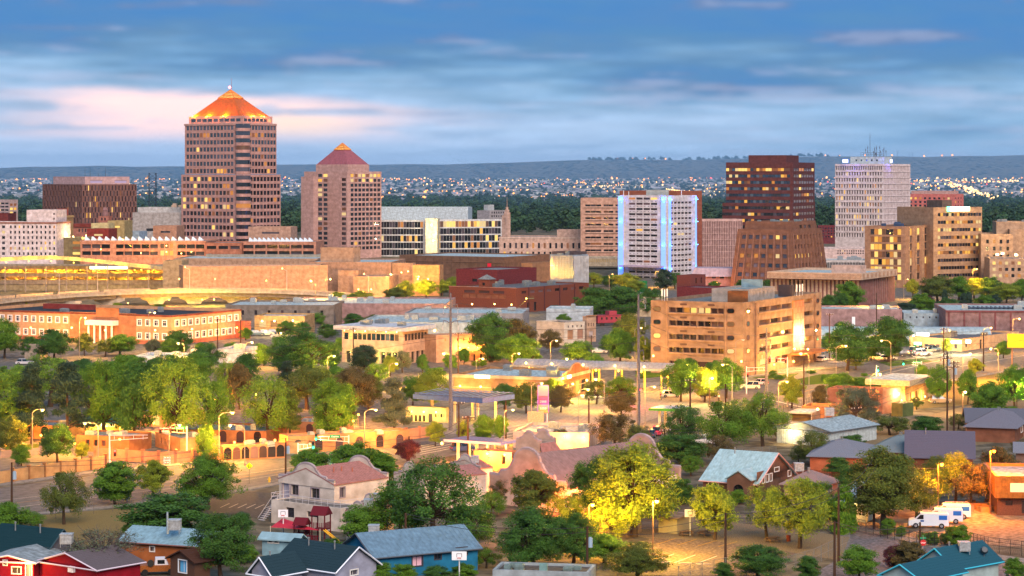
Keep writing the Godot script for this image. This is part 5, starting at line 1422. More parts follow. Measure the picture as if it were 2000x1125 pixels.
func brown_garage():
	var o = bld("parking_garage", "brown stucco parking garage with ribbon openings and oval portholes", "garage", 1451, 584, 27)
	var br = wall("9e826e"); var rib = {deep = 1.1, tone = "warm", name = "opening"}
	var yy = [[603, 615], [629, 641], [656, 668], [682, 694]]
	var L = []; var R = []
	for k in 4:
		L.append([0.2, 0.50, yy[k][0], yy[k][1], 4, 1, 0.99, 0.85, [0.25, 0.0, 0.1, 0.0][k], rib]); L.append([0.51, 0.795, yy[k][0], yy[k][1], 4, 1, 0.99, 0.85, [0.4, 0.0, 0.3, 0.0][k], rib])
		R.append([0.19, 0.61, yy[k][0] + 1, yy[k][1], 3, 1, 0.92, 0.85, [0.05, 0.05, 0.5, 0.1][k], rib]); R.append([0.75, 0.89, yy[k][0] - 3, yy[k][1] - 4, 1, 1, 0.9, 0.85, 0.2, rib])
	L.append([0.2, 0.795, 709, 722, 4, 1, 0.95, 0.9, 0.0, rib]); R.append([0.2, 0.6, 708, 722, 3, 1, 0.9, 0.9, 0.3, rib])
	var b = blk(o, 1271, 1451, 1604, 584, 27, 591, br, roofm("80888c"), L, R, {para = 0.8})
	# oval portholes and slots, each a rimmed part
	var oval = func(w: float, h: float) -> MB:
		var mb = MB.new(); var pl = []
		for i in 16:
			var a = TAU * i / 16.0
			pl.append(Vector2(cos(a) * h * 0.5 + signf(cos(a)) * (w - h) * 0.5, sin(a) * h * 0.5))
		mb.prism(pl, 0.0, 0.06)
		return mb
	for k in 4:
		for q in [["L", 0.93], ["L", 0.06 + 0.07], ["R", 0.06], ["R", 0.95]]:
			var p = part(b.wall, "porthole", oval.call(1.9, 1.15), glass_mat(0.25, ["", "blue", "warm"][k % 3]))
			var y: float = b.h - (yy[k][0] + 5 - 591) / b.px
			p.transform = Transform3D(Basis(), Vector3(-b.wl * q[1], y, 0.004)) if q[0] == "L" else Transform3D(Basis(Vector3.UP, PI / 2), Vector3(0.004, y, -b.wr * q[1]))
			var rim = MB.new()
			for i in 16:
				var a0 = TAU * i / 16.0; var a1 = TAU * (i + 1) / 16.0
				var f = func(a: float) -> Vector3: return Vector3(cos(a) * 0.62 + signf(cos(a)) * 0.4, sin(a) * 0.62, 0.04)
				rim.tube(f.call(a0), f.call(a1), 0.08, 0.08, 4, false)
			part(b.wall, "porthole_rim", rim, wall("8c6044")).transform = p.transform
		for u in [0.36, 0.66]:
			var p = part(b.wall, "vent_slot", oval.call(1.9, 0.5), paint("4a3028"))
			p.transform = Transform3D(Basis(), Vector3(-b.wl * (1.0 - u), b.h - (yy[k][0] - 5.5 - 591) / b.px, 0.004))
		for s in [[0.2, 0.50], [0.51, 0.795]]:
			addbox(b, "sill", -b.wl * (1.0 - s[0]), -b.wl * (1.0 - s[1]), b.h - (yy[k][1] + 2.0 - 591) / b.px, b.h - (yy[k][1] - 0.5 - 591) / b.px, 0.003, 0.3, wall("b09078"))
		addbox(b, "sill", 0.003, 0.3, b.h - (yy[k][1] + 2.5 - 591) / b.px, b.h - (yy[k][1] - 591) / b.px, -b.wr * 0.18, -b.wr * 0.62, wall("b09078"))
	for u in [0.175, 0.81]: addbox(b, "pilaster", -b.wl * (1.0 - u), -b.wl * (1.0 - u) + 0.35, 0.0, b.h - 0.4, 0.003, 0.25, wall("a88870"))
	for u in [0.14, 0.9]: addbox(b, "pilaster", 0.003, 0.4, 0.0, b.h - 0.4, -b.wr * u, -b.wr * u - 0.7, wall("8c7060"))
	# stair glazing of small panes
	for i in 6:
		for j in 9:
			var mb = pane_mesh(b.wr * 0.022, 1.45)
			var p = part(b.wall, "stair_pane", mb, [mat("copper_pane", "a8562c", 0.3, null, 1.0, {spec = 0.6}), mat("copper_pane_dark", "8c4424", 0.3, null, 1.0, {spec = 0.6})][(i * 5 + j * 3) % 2])
			p.transform = Transform3D(Basis(Vector3.UP, PI / 2), Vector3(0.25, b.h - 2.2 - j * 1.55, -b.wr * (0.625 + 0.024 * i)))
	addbox(b, "stair_frame", 0.003, 0.2, b.h - 15.8, b.h - 1.2, -b.wr * 0.61, -b.wr * 0.76, wall("b88050"))
	blk(o, 1390, 1463, 1513, 600, 27, 565, wall("b8aca4"), roofm("a8bcc4"), [], [[0.35, 0.8, 571, 584, 3, 1, 0.3, 0.9, 0.1]], {bot = 592})
	blk(o, 1421, 1452, 1461, 592, 27, 569, wall("8c5c3c"), roofm("a8bcc4"), [], [], {bot = 592})
	blk(o, 1448, 1488, 1490, 608, 27, 546, wall("8aa8b8"), roofm("98b8c8"), [], [], {bot = 562})
	blk(o, 1520, 1546, 1551, 615, 27, 557, wall("4c444a"), roofm("4c444a"), [], [], {bot = 580})
	for q in [[1293, 587], [1298, 588], [1303, 587], [1556, 578], [1562, 578], [1567, 577]]:
		var mb = MB.new(); mb.tube(Vector3.ZERO, Vector3(0, 3.0, 0), 0.05, 0.05, 5); mb.box(Vector3(0, 2.0, 0.1), Vector3(0.3, 1.8, 0.2))
		put(o, "antenna", mb, paint("d8d4d4"), Transform3D(Basis(), at(q[0], q[1], 592.0 if q[0] < 1400 else 602.0)))
	for q in [[1578, 682, 150, "ffb050"], [1552, 681, 160, "ffc060"], [1448, 706, 50, "ffc850"], [1276, 695, 40, "ffb850"], [1594, 645, 40, "ffe890"], [1550, 706, 80, "ffa840"], [1512, 712, 60, "ffb040"]]:
		var D = 584.0 + absf(q[0] - 1451) * (0.22 if q[0] > 1451 else 0.05)
		lamp_at(o, at(q[0], q[1], D - 5.0), q[3], q[2], 0.28, "wall_lamp", 10.0)
	addbox(b, "entrance_canopy", 0.003, 4.0, 3.4, 4.0, -b.wr * 0.58, -b.wr * 0.9, wall("b87850"))

# ---------- houses, shops and walls of the near streets ----------
# a house with a pitched roof: ridge "L" runs along the left face, "R" along the right one; hip = true slopes all four sides
func hse(o: Node3D, xa, xb: float, xc, d: float, ang: float, yeave: float, rise: float, ridge: String, wm: Material, rm: Material, L := [], R := [], opt := {}) -> Dictionary:
	var T = frame(xb, d, ang)
	var wl: float = opt.wl if opt.has("wl") else run_l(xa, xb, d, ang)
	var wr: float = opt.wr if opt.has("wr") else run_r(xc, xb, d, ang)
	var h = hh(yeave, d)
	var px = F / d
	var conv = func(bl):
		var out = []
		for b in bl:
			var e: Array = b.duplicate()
			e[2] = h - (b[3] - yeave) / px; e[3] = h - (b[2] - yeave) / px
			out.append(e)
		return out
	var mb = MB.new()
	var TL = Transform3D(Basis(), Vector3(-wl, 0, 0)); var TR = Transform3D(Basis(Vector3(0, 0, -1), Vector3(0, 1, 0), Vector3(1, 0, 0)), Vector3.ZERO)
	var hl = face_grid(mb, TL, wl, h, conv.call(L)); var hr = face_grid(mb, TR, wr, h, conv.call(R))
	mb.quad(Vector3(-wl, 0, 0), Vector3(-wl, h, 0), Vector3(-wl, h, -wr), Vector3(-wl, 0, -wr), Vector3(-1, 0, 0))
	mb.quad(Vector3(-wl, 0, -wr), Vector3(0, 0, -wr), Vector3(0, h, -wr), Vector3(-wl, h, -wr), Vector3(0, 0, -1))
	var hip: bool = opt.get("hip", false)
	if not hip:
		if ridge == "L":
			for x in [0.0, -wl]: mb.tri(Vector3(x, h, 0), Vector3(x, h, -wr), Vector3(x, h + rise, -wr * 0.5), Vector3(1 if x == 0.0 else -1, 0, 0))
		else:
			for z in [0.0, -wr]: mb.tri(Vector3(-wl, h, z), Vector3(0, h, z), Vector3(-wl * 0.5, h + rise, z), Vector3(0, 0, 1 if z == 0.0 else -1))
	var inv = o.transform.affine_inverse()
	var w = part(o, "wall", mb, wm)
	w.transform = inv * T
	var cnt = [0, {}]
	put_windows(w, TL, hl, cnt); put_windows(w, TR, hr, cnt)
	for c in w.get_children():     # a painted frame round each window
		var bb: AABB = c.mesh.get_aabb()
		var fm = MB.new()
		for s in [-1, 1]:
			fm.box(Vector3(s * (bb.size.x * 0.5 + 0.04), 0, 0.28), Vector3(0.12, bb.size.y + 0.2, 0.1)); fm.box(Vector3(0, s * (bb.size.y * 0.5 + 0.04), 0.28), Vector3(bb.size.x, 0.12, 0.1))
		fm.box(Vector3(0, 0, 0.04), Vector3(0.05, bb.size.y, 0.04))
		part(w, "window_frame", fm, paint(opt.get("trim", "d8d4d0"))).transform = c.transform
	# roof planes with thickness
	var ov: float = opt.get("ov", 0.5); var e = h - ov * rise / ((wr if ridge == "L" else wl) * 0.5)
	var rb = MB.new(); var ribs = MB.new()
	var c4 = [Vector3(-wl - ov, e, ov), Vector3(ov, e, ov), Vector3(ov, e, -wr - ov), Vector3(-wl - ov, e, -wr - ov)]
	var r0: Vector3; var r1: Vector3
	if ridge == "L":
		var ins = minf(wr * 0.5, wl * 0.45) if hip else -ov
		r0 = Vector3(-wl + ins, h + rise, -wr * 0.5); r1 = Vector3(-ins, h + rise, -wr * 0.5)
	else:
		var ins = minf(wl * 0.5, wr * 0.45) if hip else -ov
		r0 = Vector3(-wl * 0.5, h + rise, -ins); r1 = Vector3(-wl * 0.5, h + rise, -wr + ins)
	var planes = [[c4[0], c4[1], r1, r0], [c4[2], c4[3], r0, r1]] if ridge == "L" else [[c4[3], c4[0], r0, r1], [c4[1], c4[2], r1, r0]]
	if hip:
		planes += [[c4[1], c4[2], r1, r1], [c4[3], c4[0], r0, r0]] if ridge == "L" else [[c4[0], c4[1], r0, r0], [c4[2], c4[3], r1, r1]]
	for p in planes:
		var nn: Vector3 = (p[1] - p[0]).cross(p[3] - p[0]).normalized()
		if nn.y < 0: nn = -nn
		var t = Vector3(0, 0.16, 0)
		rb.quad(p[0] + t, p[1] + t, p[2] + t, p[3] + t, nn); rb.quad(p[0], p[1], p[2], p[3], -nn)
		rb.quad(p[0], p[1], p[1] + t, p[0] + t)
		if not hip:
			rb.quad(p[1], p[2], p[2] + t, p[1] + t); rb.quad(p[3], p[0], p[0] + t, p[3] + t)
		var n: int = opt.get("ribs", 0)
		for k in n:
			var f = (k + 0.5) / n
			ribs.tube(p[0].lerp(p[1], f) + t, p[3].lerp(p[2], f) + t, 0.045, 0.045, 4, false)
	if rm.resource_name.begins_with("shingle"):   # overlapping courses, thickest at their lower edge
		for p in planes:
			var n = int(p[0].distance_to(p[3]) / 0.42)
			for k in range(1, n):
				var f = float(k) / n
				ribs.tube(p[0].lerp(p[3], f) + Vector3(0, 0.165, 0), p[1].lerp(p[2], f) + Vector3(0, 0.165, 0), 0.028, 0.028, 3, false)
		if ribs.v.size(): part(o, "shingle_course", ribs, rm, "stuff").transform = inv * T
	part(o, "roof", rb, rm).transform = inv * T
	if opt.get("ribs", 0): part(o, "roof_seam", ribs, rm, "stuff").transform = inv * T
	if opt.has("fascia"):
		var fb = MB.new()
		fb.tube(c4[0] + Vector3(0, 0.06, 0.02), c4[1] + Vector3(0, 0.06, 0.02), 0.1, 0.1, 4); fb.tube(c4[1] + Vector3(0.02, 0.06, 0), c4[2] + Vector3(0.02, 0.06, 0), 0.1, 0.1, 4) if ridge == "R" else fb.tube(c4[1] + Vector3(0.03, 0.08, 0), r1 + Vector3(0.03, 0.08, 0), 0.1, 0.1, 4)
		if ridge == "R":
			fb.tube(c4[0] + Vector3(0, 0.08, 0.03), r0 + Vector3(0, 0.08, 0.03), 0.1, 0.1, 4); fb.tube(c4[1] + Vector3(0, 0.08, 0.03), r0 + Vector3(0, 0.08, 0.03), 0.1, 0.1, 4)
		else: fb.tube(c4[2] + Vector3(0.03, 0.08, 0), r1 + Vector3(0.03, 0.08, 0), 0.1, 0.1, 4)
		part(o, "fascia", fb, paint(opt.fascia)).transform = inv * T
	for k in opt.get("vents", 0):
		var vb = MB.new(); vb.tube(Vector3.ZERO, Vector3(0, 1.0, 0), 0.09, 0.09, 6); vb.tube(Vector3(0, 1.0, 0), Vector3(0, 1.15, 0), 0.16, 0.1, 6)
		part(o, "vent_pipe", vb, metal("a8acb0")).transform = inv * T * Transform3D(Basis(), r0.lerp(r1, 0.3 + 0.4 * k) + Vector3(0.0, -0.5, 0.8 if ridge == "L" else 0.0))
	return {node = o, wall = w, T = T, wl = wl, wr = wr, h = h + rise, h1 = h, d = d, px = px, inv = inv}
func cooler(o: Node3D, P: Vector3, s := 1.0):
	# an evaporative cooler on its stand: slatted sides, lid and legs in one part
	var mb = MB.new()
	mb.box(Vector3(0, 0.7, 0) * s, Vector3(1.0, 0.8, 1.0) * s); mb.box(Vector3(0, 1.13, 0) * s, Vector3(1.1, 0.08, 1.1) * s)
	for k in 7:
		mb.box(Vector3(-0.42 + k * 0.14, 0.7, 0.52) * s, Vector3(0.05, 0.7, 0.04) * s); mb.box(Vector3(0.52, 0.7, -0.42 + k * 0.14) * s, Vector3(0.04, 0.7, 0.05) * s)
	for x in [-0.45, 0.45]:
		for z in [-0.45, 0.45]: mb.tube(Vector3(x, 0, z) * s, Vector3(x, 0.35, z) * s, 0.04, 0.04, 4)
	put(o, "rooftop_cooler", mb, metal("c8ccd0"), Transform3D(Basis(), P))
# curved mission parapet standing on a wall line
func mission(o: Node3D, T: Transform3D, w: float, base: float, shoulder: float, top: float, thick: float, m: Material, coping: Material):
	var pl = [Vector2(-w * 0.5, base), Vector2(w * 0.5, base), Vector2(w * 0.5, shoulder)]
	var half = []
	half.append(Vector2(w * 0.36, shoulder)); half.append(Vector2(w * 0.355, shoulder + (top - shoulder) * 0.16))
	for k in 5:
		var t = k / 4.0
		half.append(Vector2(w * lerpf(0.30, 0.19, t), shoulder + (top - shoulder) * (0.18 + 0.34 * t * t)))
	for k in 7:
		var a = PI * 0.5 * k / 6.0
		half.append(Vector2(w * 0.17 * cos(a), shoulder + (top - shoulder) * (0.56 + 0.44 * sin(a))))
	for p in half: pl.append(p)
	for i in half.size() - 1: pl.append(Vector2(-half[half.size() - 2 - i].x, half[half.size() - 2 - i].y))
	pl.append(Vector2(-w * 0.5, shoulder))
	var mb = MB.new(); mb.prism(pl, -thick, 0.0)
	put(o, "curved_parapet", mb, m, T)
	var cb = MB.new()
	for i in range(2, pl.size() - 1):
		cb.tube(Vector3(pl[i].x, pl[i].y, -thick * 0.5), Vector3(pl[i + 1].x, pl[i + 1].y, -thick * 0.5), thick * 0.62, thick * 0.62, 5)
	put(o, "coping", cb, coping, T)
func garden_wall(called: String, label: String, pts: Array, h: float, m: Material, pm: Material, n: int):
	var a0 = gp(pts[0][0], pts[0][1])
	var o = thing(called, label, "wall", a0)
	var pos = []
	for i in pts.size() - 1:
		for k in n: pos.append(gp(pts[i][0], pts[i][1]).lerp(gp(pts[i + 1][0], pts[i + 1][1]), k / float(n)))
	pos.append(gp(pts[-1][0], pts[-1][1]))
	for i in pos.size() - 1:
		var a: Vector3 = pos[i]; var c: Vector3 = pos[i + 1]
		var L = a.distance_to(c)
		var bs = Basis(Vector3.UP, atan2(-(c - a).z, (c - a).x))
		var mb = MB.new()
		mb.box(Vector3(L * 0.5, h * 0.5 - 0.1, 0), Vector3(L - 0.5, h + 0.1, 0.22)); mb.box(Vector3(L * 0.5, h, 0), Vector3(L - 0.52, 0.1, 0.3))
		put(o, "panel", mb, m, Transform3D(bs, a))
	for p in pos:
		var mb = MB.new()
		mb.box(Vector3(0, h * 0.5, 0), Vector3(0.5, h + 0.5, 0.5)); mb.box(Vector3(0, h + 0.28, 0), Vector3(0.64, 0.14, 0.64))
		put(o, "pilaster", mb, pm, Transform3D(Basis(), p))
	return o
func slab_canopy(called: String, label: String, xa: float, xb: float, xc: float, d: float, ang: float, ytop: float, thick: float, m: Material, edge: Material, ncol: int, lamp: String, e: float) -> Node3D:
	var o = bld(called, label, "canopy", xb, d, ang)
	var wl = run_l(xa, xb, d, ang); var wr = run_r(xc, xb, d, ang)
	var h = hh(ytop, d)
	var W = frame(xb, d, ang)
	var mb = MB.new(); mb.span(Vector3(-wl, h - thick, -wr), Vector3(0, h, 0))
	put(o, "canopy_roof", mb, m, W)
	mb = MB.new()
	mb.span(Vector3(-wl - 0.1, h - thick * 1.1, 0.003), Vector3(0.1, h + 0.1, 0.12)); mb.span(Vector3(0.003, h - thick * 1.1, 0), Vector3(0.12, h + 0.1, -wr))
	put(o, "fascia", mb, edge, W)
	for k in ncol:
		for z in [0.22, 0.78]:
			mb = MB.new(); mb.span(Vector3(-0.2, 0, -0.2), Vector3(0.2, h - thick, 0.2))
			put(o, "column", mb, paint("d8c8a8"), W * Transform3D(Basis(), Vector3(-wl * (k + 0.5) / ncol, 0, -wr * z)))
		if e > 0: lamp_at(o, W * Vector3(-wl * (k + 0.5) / ncol, h - thick - 0.25, -wr * 0.5), lamp, e, 0.18, "soffit_lamp", 8.0)
	return o
func streets():
	rng.seed = 402
	var white_roof = roofm("c2d6de"); var grey_roof = roofm("74747c"); var dark_roof = roofm("3c3a42"); var adobe_roof = roofm("8a9498")
	var mb: MB
	# convenience store with mission parapet
	var o = bld("corner_store", "tan flat roofed corner store with curved parapet over its entrance", "store", 1090, 520, 20)
	var tan1 = wall("b08660")
	var b = blk(o, 886, 1090, 1152, 520, 20, 737, tan1, white_roof, [], [[0.15, 0.9, 752, 780, 4, 1, 0.85, 0.9, 0.8]])
	band(b, b.h - 0.7, b.h, 0.2, wall("d8bc98")); band(b, b.h * 0.5, b.h * 0.5 + 0.15, 0.1, wall("d8bc98"))
	units(b, 4, metal("98a0a4"), 1.1)
	mission(o, b.T * Transform3D(Basis(Vector3.UP, PI / 2), Vector3(0.15, 0, -b.wr * 0.55)), b.wr * 0.8, b.h - 1.5, b.h + 0.5, b.h + 2.2, 0.3, wall("b06c48"), wall("c89878"))
	for q in [[943, 731, 9.0], [1122, 738, 0.0]]:
		mb = MB.new(); mb.box(Vector3.ZERO, Vector3(3.6 if q[0] < 1000 else 2.4, 0.7, 0.15))
		put(o, "sign_panel", mb, glow("sign_warm", "ffe0a0", 4.0), Transform3D(Basis(Vector3.UP, deg_to_rad(-20)), b.T * Vector3(-b.wl * 0.72, b.h - 0.35, 0.35)) if q[0] < 1000 else Transform3D(Basis(Vector3.UP, deg_to_rad(70)), b.T * Vector3(0.35, b.h - 0.4, -b.wr * 0.3)))
	for q in [[-0.72, 2.6, 80.0], [-0.92, 2.6, 60.0], [-0.35, 2.6, 45.0]]: lamp_at(o, b.T * Vector3(b.wl * q[0], q[1] + 0.6, 1.2), HAL, q[2] * 0.16, 0.22)
	for q in [0.25, 0.7]: lamp_at(o, b.T * Vector3(1.5, 3.8, -b.wr * q), HAL, 10.0, 0.22)
	# long curved drive-in canopy
	o = thing("fuel_canopy", "long curved silver canopy with bright lamps on yellow columns", "canopy", gp(1150, 762))
	mb = MB.new()
	var A = at(1002, 712, 560.0); var C = at(1312, 722, 540.0)
	var ax = (C - A).normalized(); var sd = ax.cross(Vector3.UP).normalized()
	if sd.z > 0: sd = -sd
	for k in 40:
		var p0 = A.lerp(C, k / 40.0); var p1 = A.lerp(C, (k + 1) / 40.0)
		for j in 5:
			var f = func(t: float) -> Vector3: return sd * (t * 5.0) + Vector3(0, 1.3 * sin(t * PI), 0)
			mb.quad(p0 + f.call(j / 5.0), p1 + f.call(j / 5.0), p1 + f.call((j + 1) / 5.0), p0 + f.call((j + 1) / 5.0))
			mb.tube(p0 + f.call(j / 5.0), p0 + f.call((j + 1) / 5.0), 0.06, 0.06, 4, false)
	mb.quad(A, C, C + Vector3(0, -0.5, 0), A + Vector3(0, -0.5, 0))
	mb.quad(A + Vector3(0, -0.5, 0), C + Vector3(0, -0.5, 0), C + sd * 5.0 + Vector3(0, -0.5, 0), A + sd * 5.0 + Vector3(0, -0.5, 0), Vector3.DOWN)
	put(o, "canopy_roof", mb, mat("canopy_sheet", "a8a8b0", 0.5, tex_soft, 0.2, {metal = 0.3}), Transform3D())
	for k in 7:
		var P = A.lerp(C, (k + 0.5) / 7.0)
		for s in [0.8, 4.2]:
			mb = MB.new(); mb.tube(Vector3.ZERO, Vector3(0, P.y - 0.5, 0), 0.2, 0.2, 8)
			put(o, "column", mb, paint("d8b860"), Transform3D(Basis(), Vector3(P.x, 0, P.z) + sd * s))
		lamp_at(o, P + sd * 2.5 + Vector3(0, -0.9, 0), "ffc030", 28.0, 0.22, "soffit_lamp", 8.0)
	for t in [0.085, 0.25, 0.45, 0.65, 0.83]:
		lamp_at(o, A.lerp(C, t) + Vector3(0, 0.5, 0.6), HAL, 12.0, 0.28, "fascia_lamp", 14.0)
	# filling station with blue canopy
	o = slab_canopy("filling_station_canopy", "blue edged filling station canopy with open roof truss", 808, 942, 1004, 470, 34, 779, 0.8, paint("4a4450"), mat("blue_fascia", "3c62a8", 0.5, tex_soft, 0.3), 3, "ffd050", 9.0)
	var W = frame(942, 470, 34); var h = hh(779, 470)
	mb = MB.new()
	var wl = run_l(808, 942, 470, 34); var wr = run_r(1004, 942, 470, 34)
	for k in 13: mb.tube(Vector3(-wl * k / 12.0, h + 0.1, -0.5), Vector3(-wl * (k + 0.5) / 12.0, h + 0.5, -wr + 0.5), 0.06, 0.06, 4)
	for z in [-0.3, -wr + 0.3]: mb.tube(Vector3(-wl, h + 0.3, z), Vector3(0, h + 0.3, z), 0.08, 0.08, 4)
	put(o, "roof_truss", mb, paint("7888a0"), W)
	o = bld("filling_station_shop", "yellow lit filling station shop below the blue canopy", "shop", 872, 476, 20)
	b = blk(o, 792, 872, 880, 476, 20, 797, wall("d8c090"), grey_roof, [[0.1, 0.5, 812, 826, 4, 1, 0.6, 0.9, 0.2], [0.55, 0.66, 808, 830, 1, 1, 0.9, 0.9, 0.0], [0.7, 0.98, 808, 816, 4, 1, 0.6, 0.9, 0.5]], [])
	for k in 3: lamp_at(o, b.T * Vector3(-b.wl * (0.2 + 0.3 * k), b.h - 0.8, 1.2), "ffe060", 3.0, 0.16)
	# price sign
	o = thing("price_sign", "tall fuel price sign with magenta and green digit panels", "sign", gp(1061, 825), deg_to_rad(-6))
	var D = dep(825)
	mb = MB.new()
	for x in [-0.8, 0.8]: mb.box(Vector3(x, hh(812, D) * 0.5, 0), Vector3(0.2, hh(812, D) + 1.0, 0.25))
	part(o, "post", mb, paint("a098a0"))
	for q in [[754, 773, "blank_panel", glow("sign_blank", "e8d8e8", 0.14)], [774, 790, "magenta_sign_panel", glow("sign_magenta", "e00060", 0.3)], [790, 802, "green_sign_panel", glow("sign_green_panel", "10c030", 0.28)], [802, 806, "base_panel", paint("b07030")]]:
		mb = MB.new(); mb.span(Vector3(-1.0, hh(q[1], D), -0.2), Vector3(1.0, hh(q[0], D), 0.25))
		part(o, q[2], mb, q[3])
	mb = MB.new(); mb.span(Vector3(-1.12, hh(804, D), -0.22), Vector3(-1.0, hh(752, D), 0.28)); mb.span(Vector3(1.0, hh(804, D), -0.22), Vector3(1.12, hh(752, D), 0.28)); mb.span(Vector3(-1.12, hh(754, D), -0.22), Vector3(1.12, hh(752, D), 0.28))
	part(o, "sign_frame", mb, paint("50409a"))
	for q in [["2598", 784, "ffd060"], ["3258", 797, "b8ffb0"]]:
		var tm = TextMesh.new()
		tm.text = q[0]; tm.font_size = 64; tm.pixel_size = 0.0095; tm.depth = 0.06
		var p = part(o, "digit_display", tm, glow("digits_" + q[2], q[2], 0.6))
		p.position = Vector3(0, hh(q[1], D), 0.3)
	omni(o, Vector3(0, hh(790, D), 3.0), "ff2080", 16.0, 0.5)
	mb = MB.new(); mb.span(Vector3(-2.0, 0.5, -0.15), Vector3(1.2, 2.9, 0.15)); mb.span(Vector3(-1.8, 0, -0.1), Vector3(-1.6, 0.6, 0.1)); mb.span(Vector3(0.8, 0, -0.1), Vector3(1.0, 0.6, 0.1))
	o = tag(struct("menu_board", mb, mat("board_cream", "d8b890", 0.7, tex_soft, 0.5)), "low cream display board standing below the price sign", "sign")
	o.remove_meta("kind"); o.position = gp(1050, 832)
	# small green edged canopy
	slab_canopy("wash_canopy", "small blue roofed canopy with bright green edge by the crossing", 1268, 1330, 1350, 452, 20, 800, 0.35, mat("wash_blue", "6a90c0", 0.6, tex_soft, 0.3), paint("4c9a2c"), 2, "ffd080", 0.0)
	# modern clinic
	o = bld("clinic", "modern cream clinic with oversailing white flat roof and lit piers", "clinic", 1765, 515, 30)
	b = blk(o, 1722, 1768, 1812, 515, 30, 752, wall("c8945c"), white_roof, [[0.1, 0.9, 768, 786, 4, 1, 0.25, 0.95, 0.6]], [[0.1, 0.9, 768, 788, 3, 1, 0.3, 0.95, 0.6]])
	mb = MB.new(); mb.span(Vector3(-b.wl - 3.2, b.h - 0.1, 1.6), Vector3(1.6, b.h + 1.1, -b.wr - 1.4))
	put(o, "roof_slab", mb, mat("slab_cream", "d0b898", 0.7, tex_soft, 0.2), b.T)
	mb = MB.new(); mb.quad(Vector3(-b.wl - 2.9, b.h + 1.11, 1.3), Vector3(1.3, b.h + 1.11, 1.3), Vector3(1.3, b.h + 1.11, -b.wr - 1.1), Vector3(-b.wl - 2.9, b.h + 1.11, -b.wr - 1.1), Vector3.UP)
	put(o, "roof", mb, white_roof, b.T)
	for k in 4: lamp_at(o, b.T * Vector3(-b.wl * (0.1 + 0.27 * k), 1.2, 0.9), WARM, 8.0, 0.14)
	for k in 2: lamp_at(o, b.T * Vector3(0.9, 1.2, -b.wr * (0.3 + 0.4 * k)), WARM, 8.0, 0.14)
	blk(o, 1800, 1808, 1824, 530, 30, 752, wall("d8b080"), white_roof, [], [])
	o = bld("brick_wing", "terracotta block with wall lamp beside the modern clinic", "annexe", 1724, 494, 24)
	b = blk(o, 1616, 1722, 1740, 505, 24, 762, wall("9a6a5a"), grey_roof, [], [])
	b = blk(o, 1716, 1724, 1760, 494, 50, 760, wall("a87460"), grey_roof, [], [])
	lamp_at(o, b.T * Vector3(0.8, b.h - 1.2, -b.wr * 0.7), WARM, 50.0, 0.25)
	# shipping container
	o = bld("shipping_container", "weathered green shipping container on the dirt lot", "container", 1762, 488, 40)
	b = blk(o, 1741, 1763, 1783, 488, 40, 788, wall("8c8048"), wall("b8a878"), [], [], {para = 0.05})
	fins(b, "L", 9, 0.1, b.h - 0.1, 0.12, 0.08, wall("98884c"), "rib"); fins(b, "R", 20, 0.1, b.h - 0.1, 0.12, 0.08, wall("5c6c48"), "rib")
	# white metal warehouse
	o = bld("metal_warehouse", "white corrugated metal warehouse with patched shallow roof and floodlight", "warehouse", 1622, 434, 40)
	var wmx = mat("white_sheet", "c8d4d8", 0.5, tex_soft, 0.2)
	b = hse(o, 1517, 1622, 1712, 434, 40, 843, 1.3, "R", wmx, mat("patched_roof", "b4c8d2", 0.6, tex_rough, 0.08), [[0.5, 0.62, 852, 860, 1, 1, 0.9, 0.9, 0.0]], [], {ribs = 14, fascia = "6a7074"})
	fins({wall = b.wall, wl = b.wl, wr = b.wr}, "L", 24, 0.0, b.h1, 0.08, 0.05, wmx, "wall_rib"); fins({wall = b.wall, wl = b.wl, wr = b.wr}, "R", 30, 0.0, b.h1, 0.08, 0.05, wmx, "wall_rib")
	lamp_at(o, b.T * Vector3(-b.wl * 0.68, b.h1 - 0.4, 0.9), WARM, 22.0, 0.3, "floodlight", 14.0)
	cooler(o, b.T * Vector3(-b.wl * 0.5, b.h + 0.1, -b.wr * 0.55), 1.6)
	o = bld("open_shed", "small open shed with pale roof and timber slat sides", "shed", 1585, 470, 20)
	b = blk(o, 1540, 1585, 1602, 470, 20, 806, wall("d8c8b8"), white_roof, [[0.0, 1.0, 809, 826, 1, 1, 0.96, 1.0, 0.0, {mat = wall("a88860"), deep = 3.0, name = "added_back_wall"}]], [], {bot = 830, para = 0.1})  # back closed by an added inner panel, as in the decks
	fins(b, "R", 7, 0.0, b.h - 0.2, 0.25, 0.1, wall("a06030"), "slat")
	lamp_at(o, at(1597, 799, 462.0), HAL, 90.0, 0.25, "floodlight", 12.0)
	o = bld("adobe_shed", "rounded adobe shed lit orange behind the slatted shed", "shed", 1630, 480, 20)
	b = blk(o, 1566, 1625, 1640, 485, 20, 795, wall("b87c54"), roofm("b07850"), [], [])
	houses()
	adobe()
	mission_church()
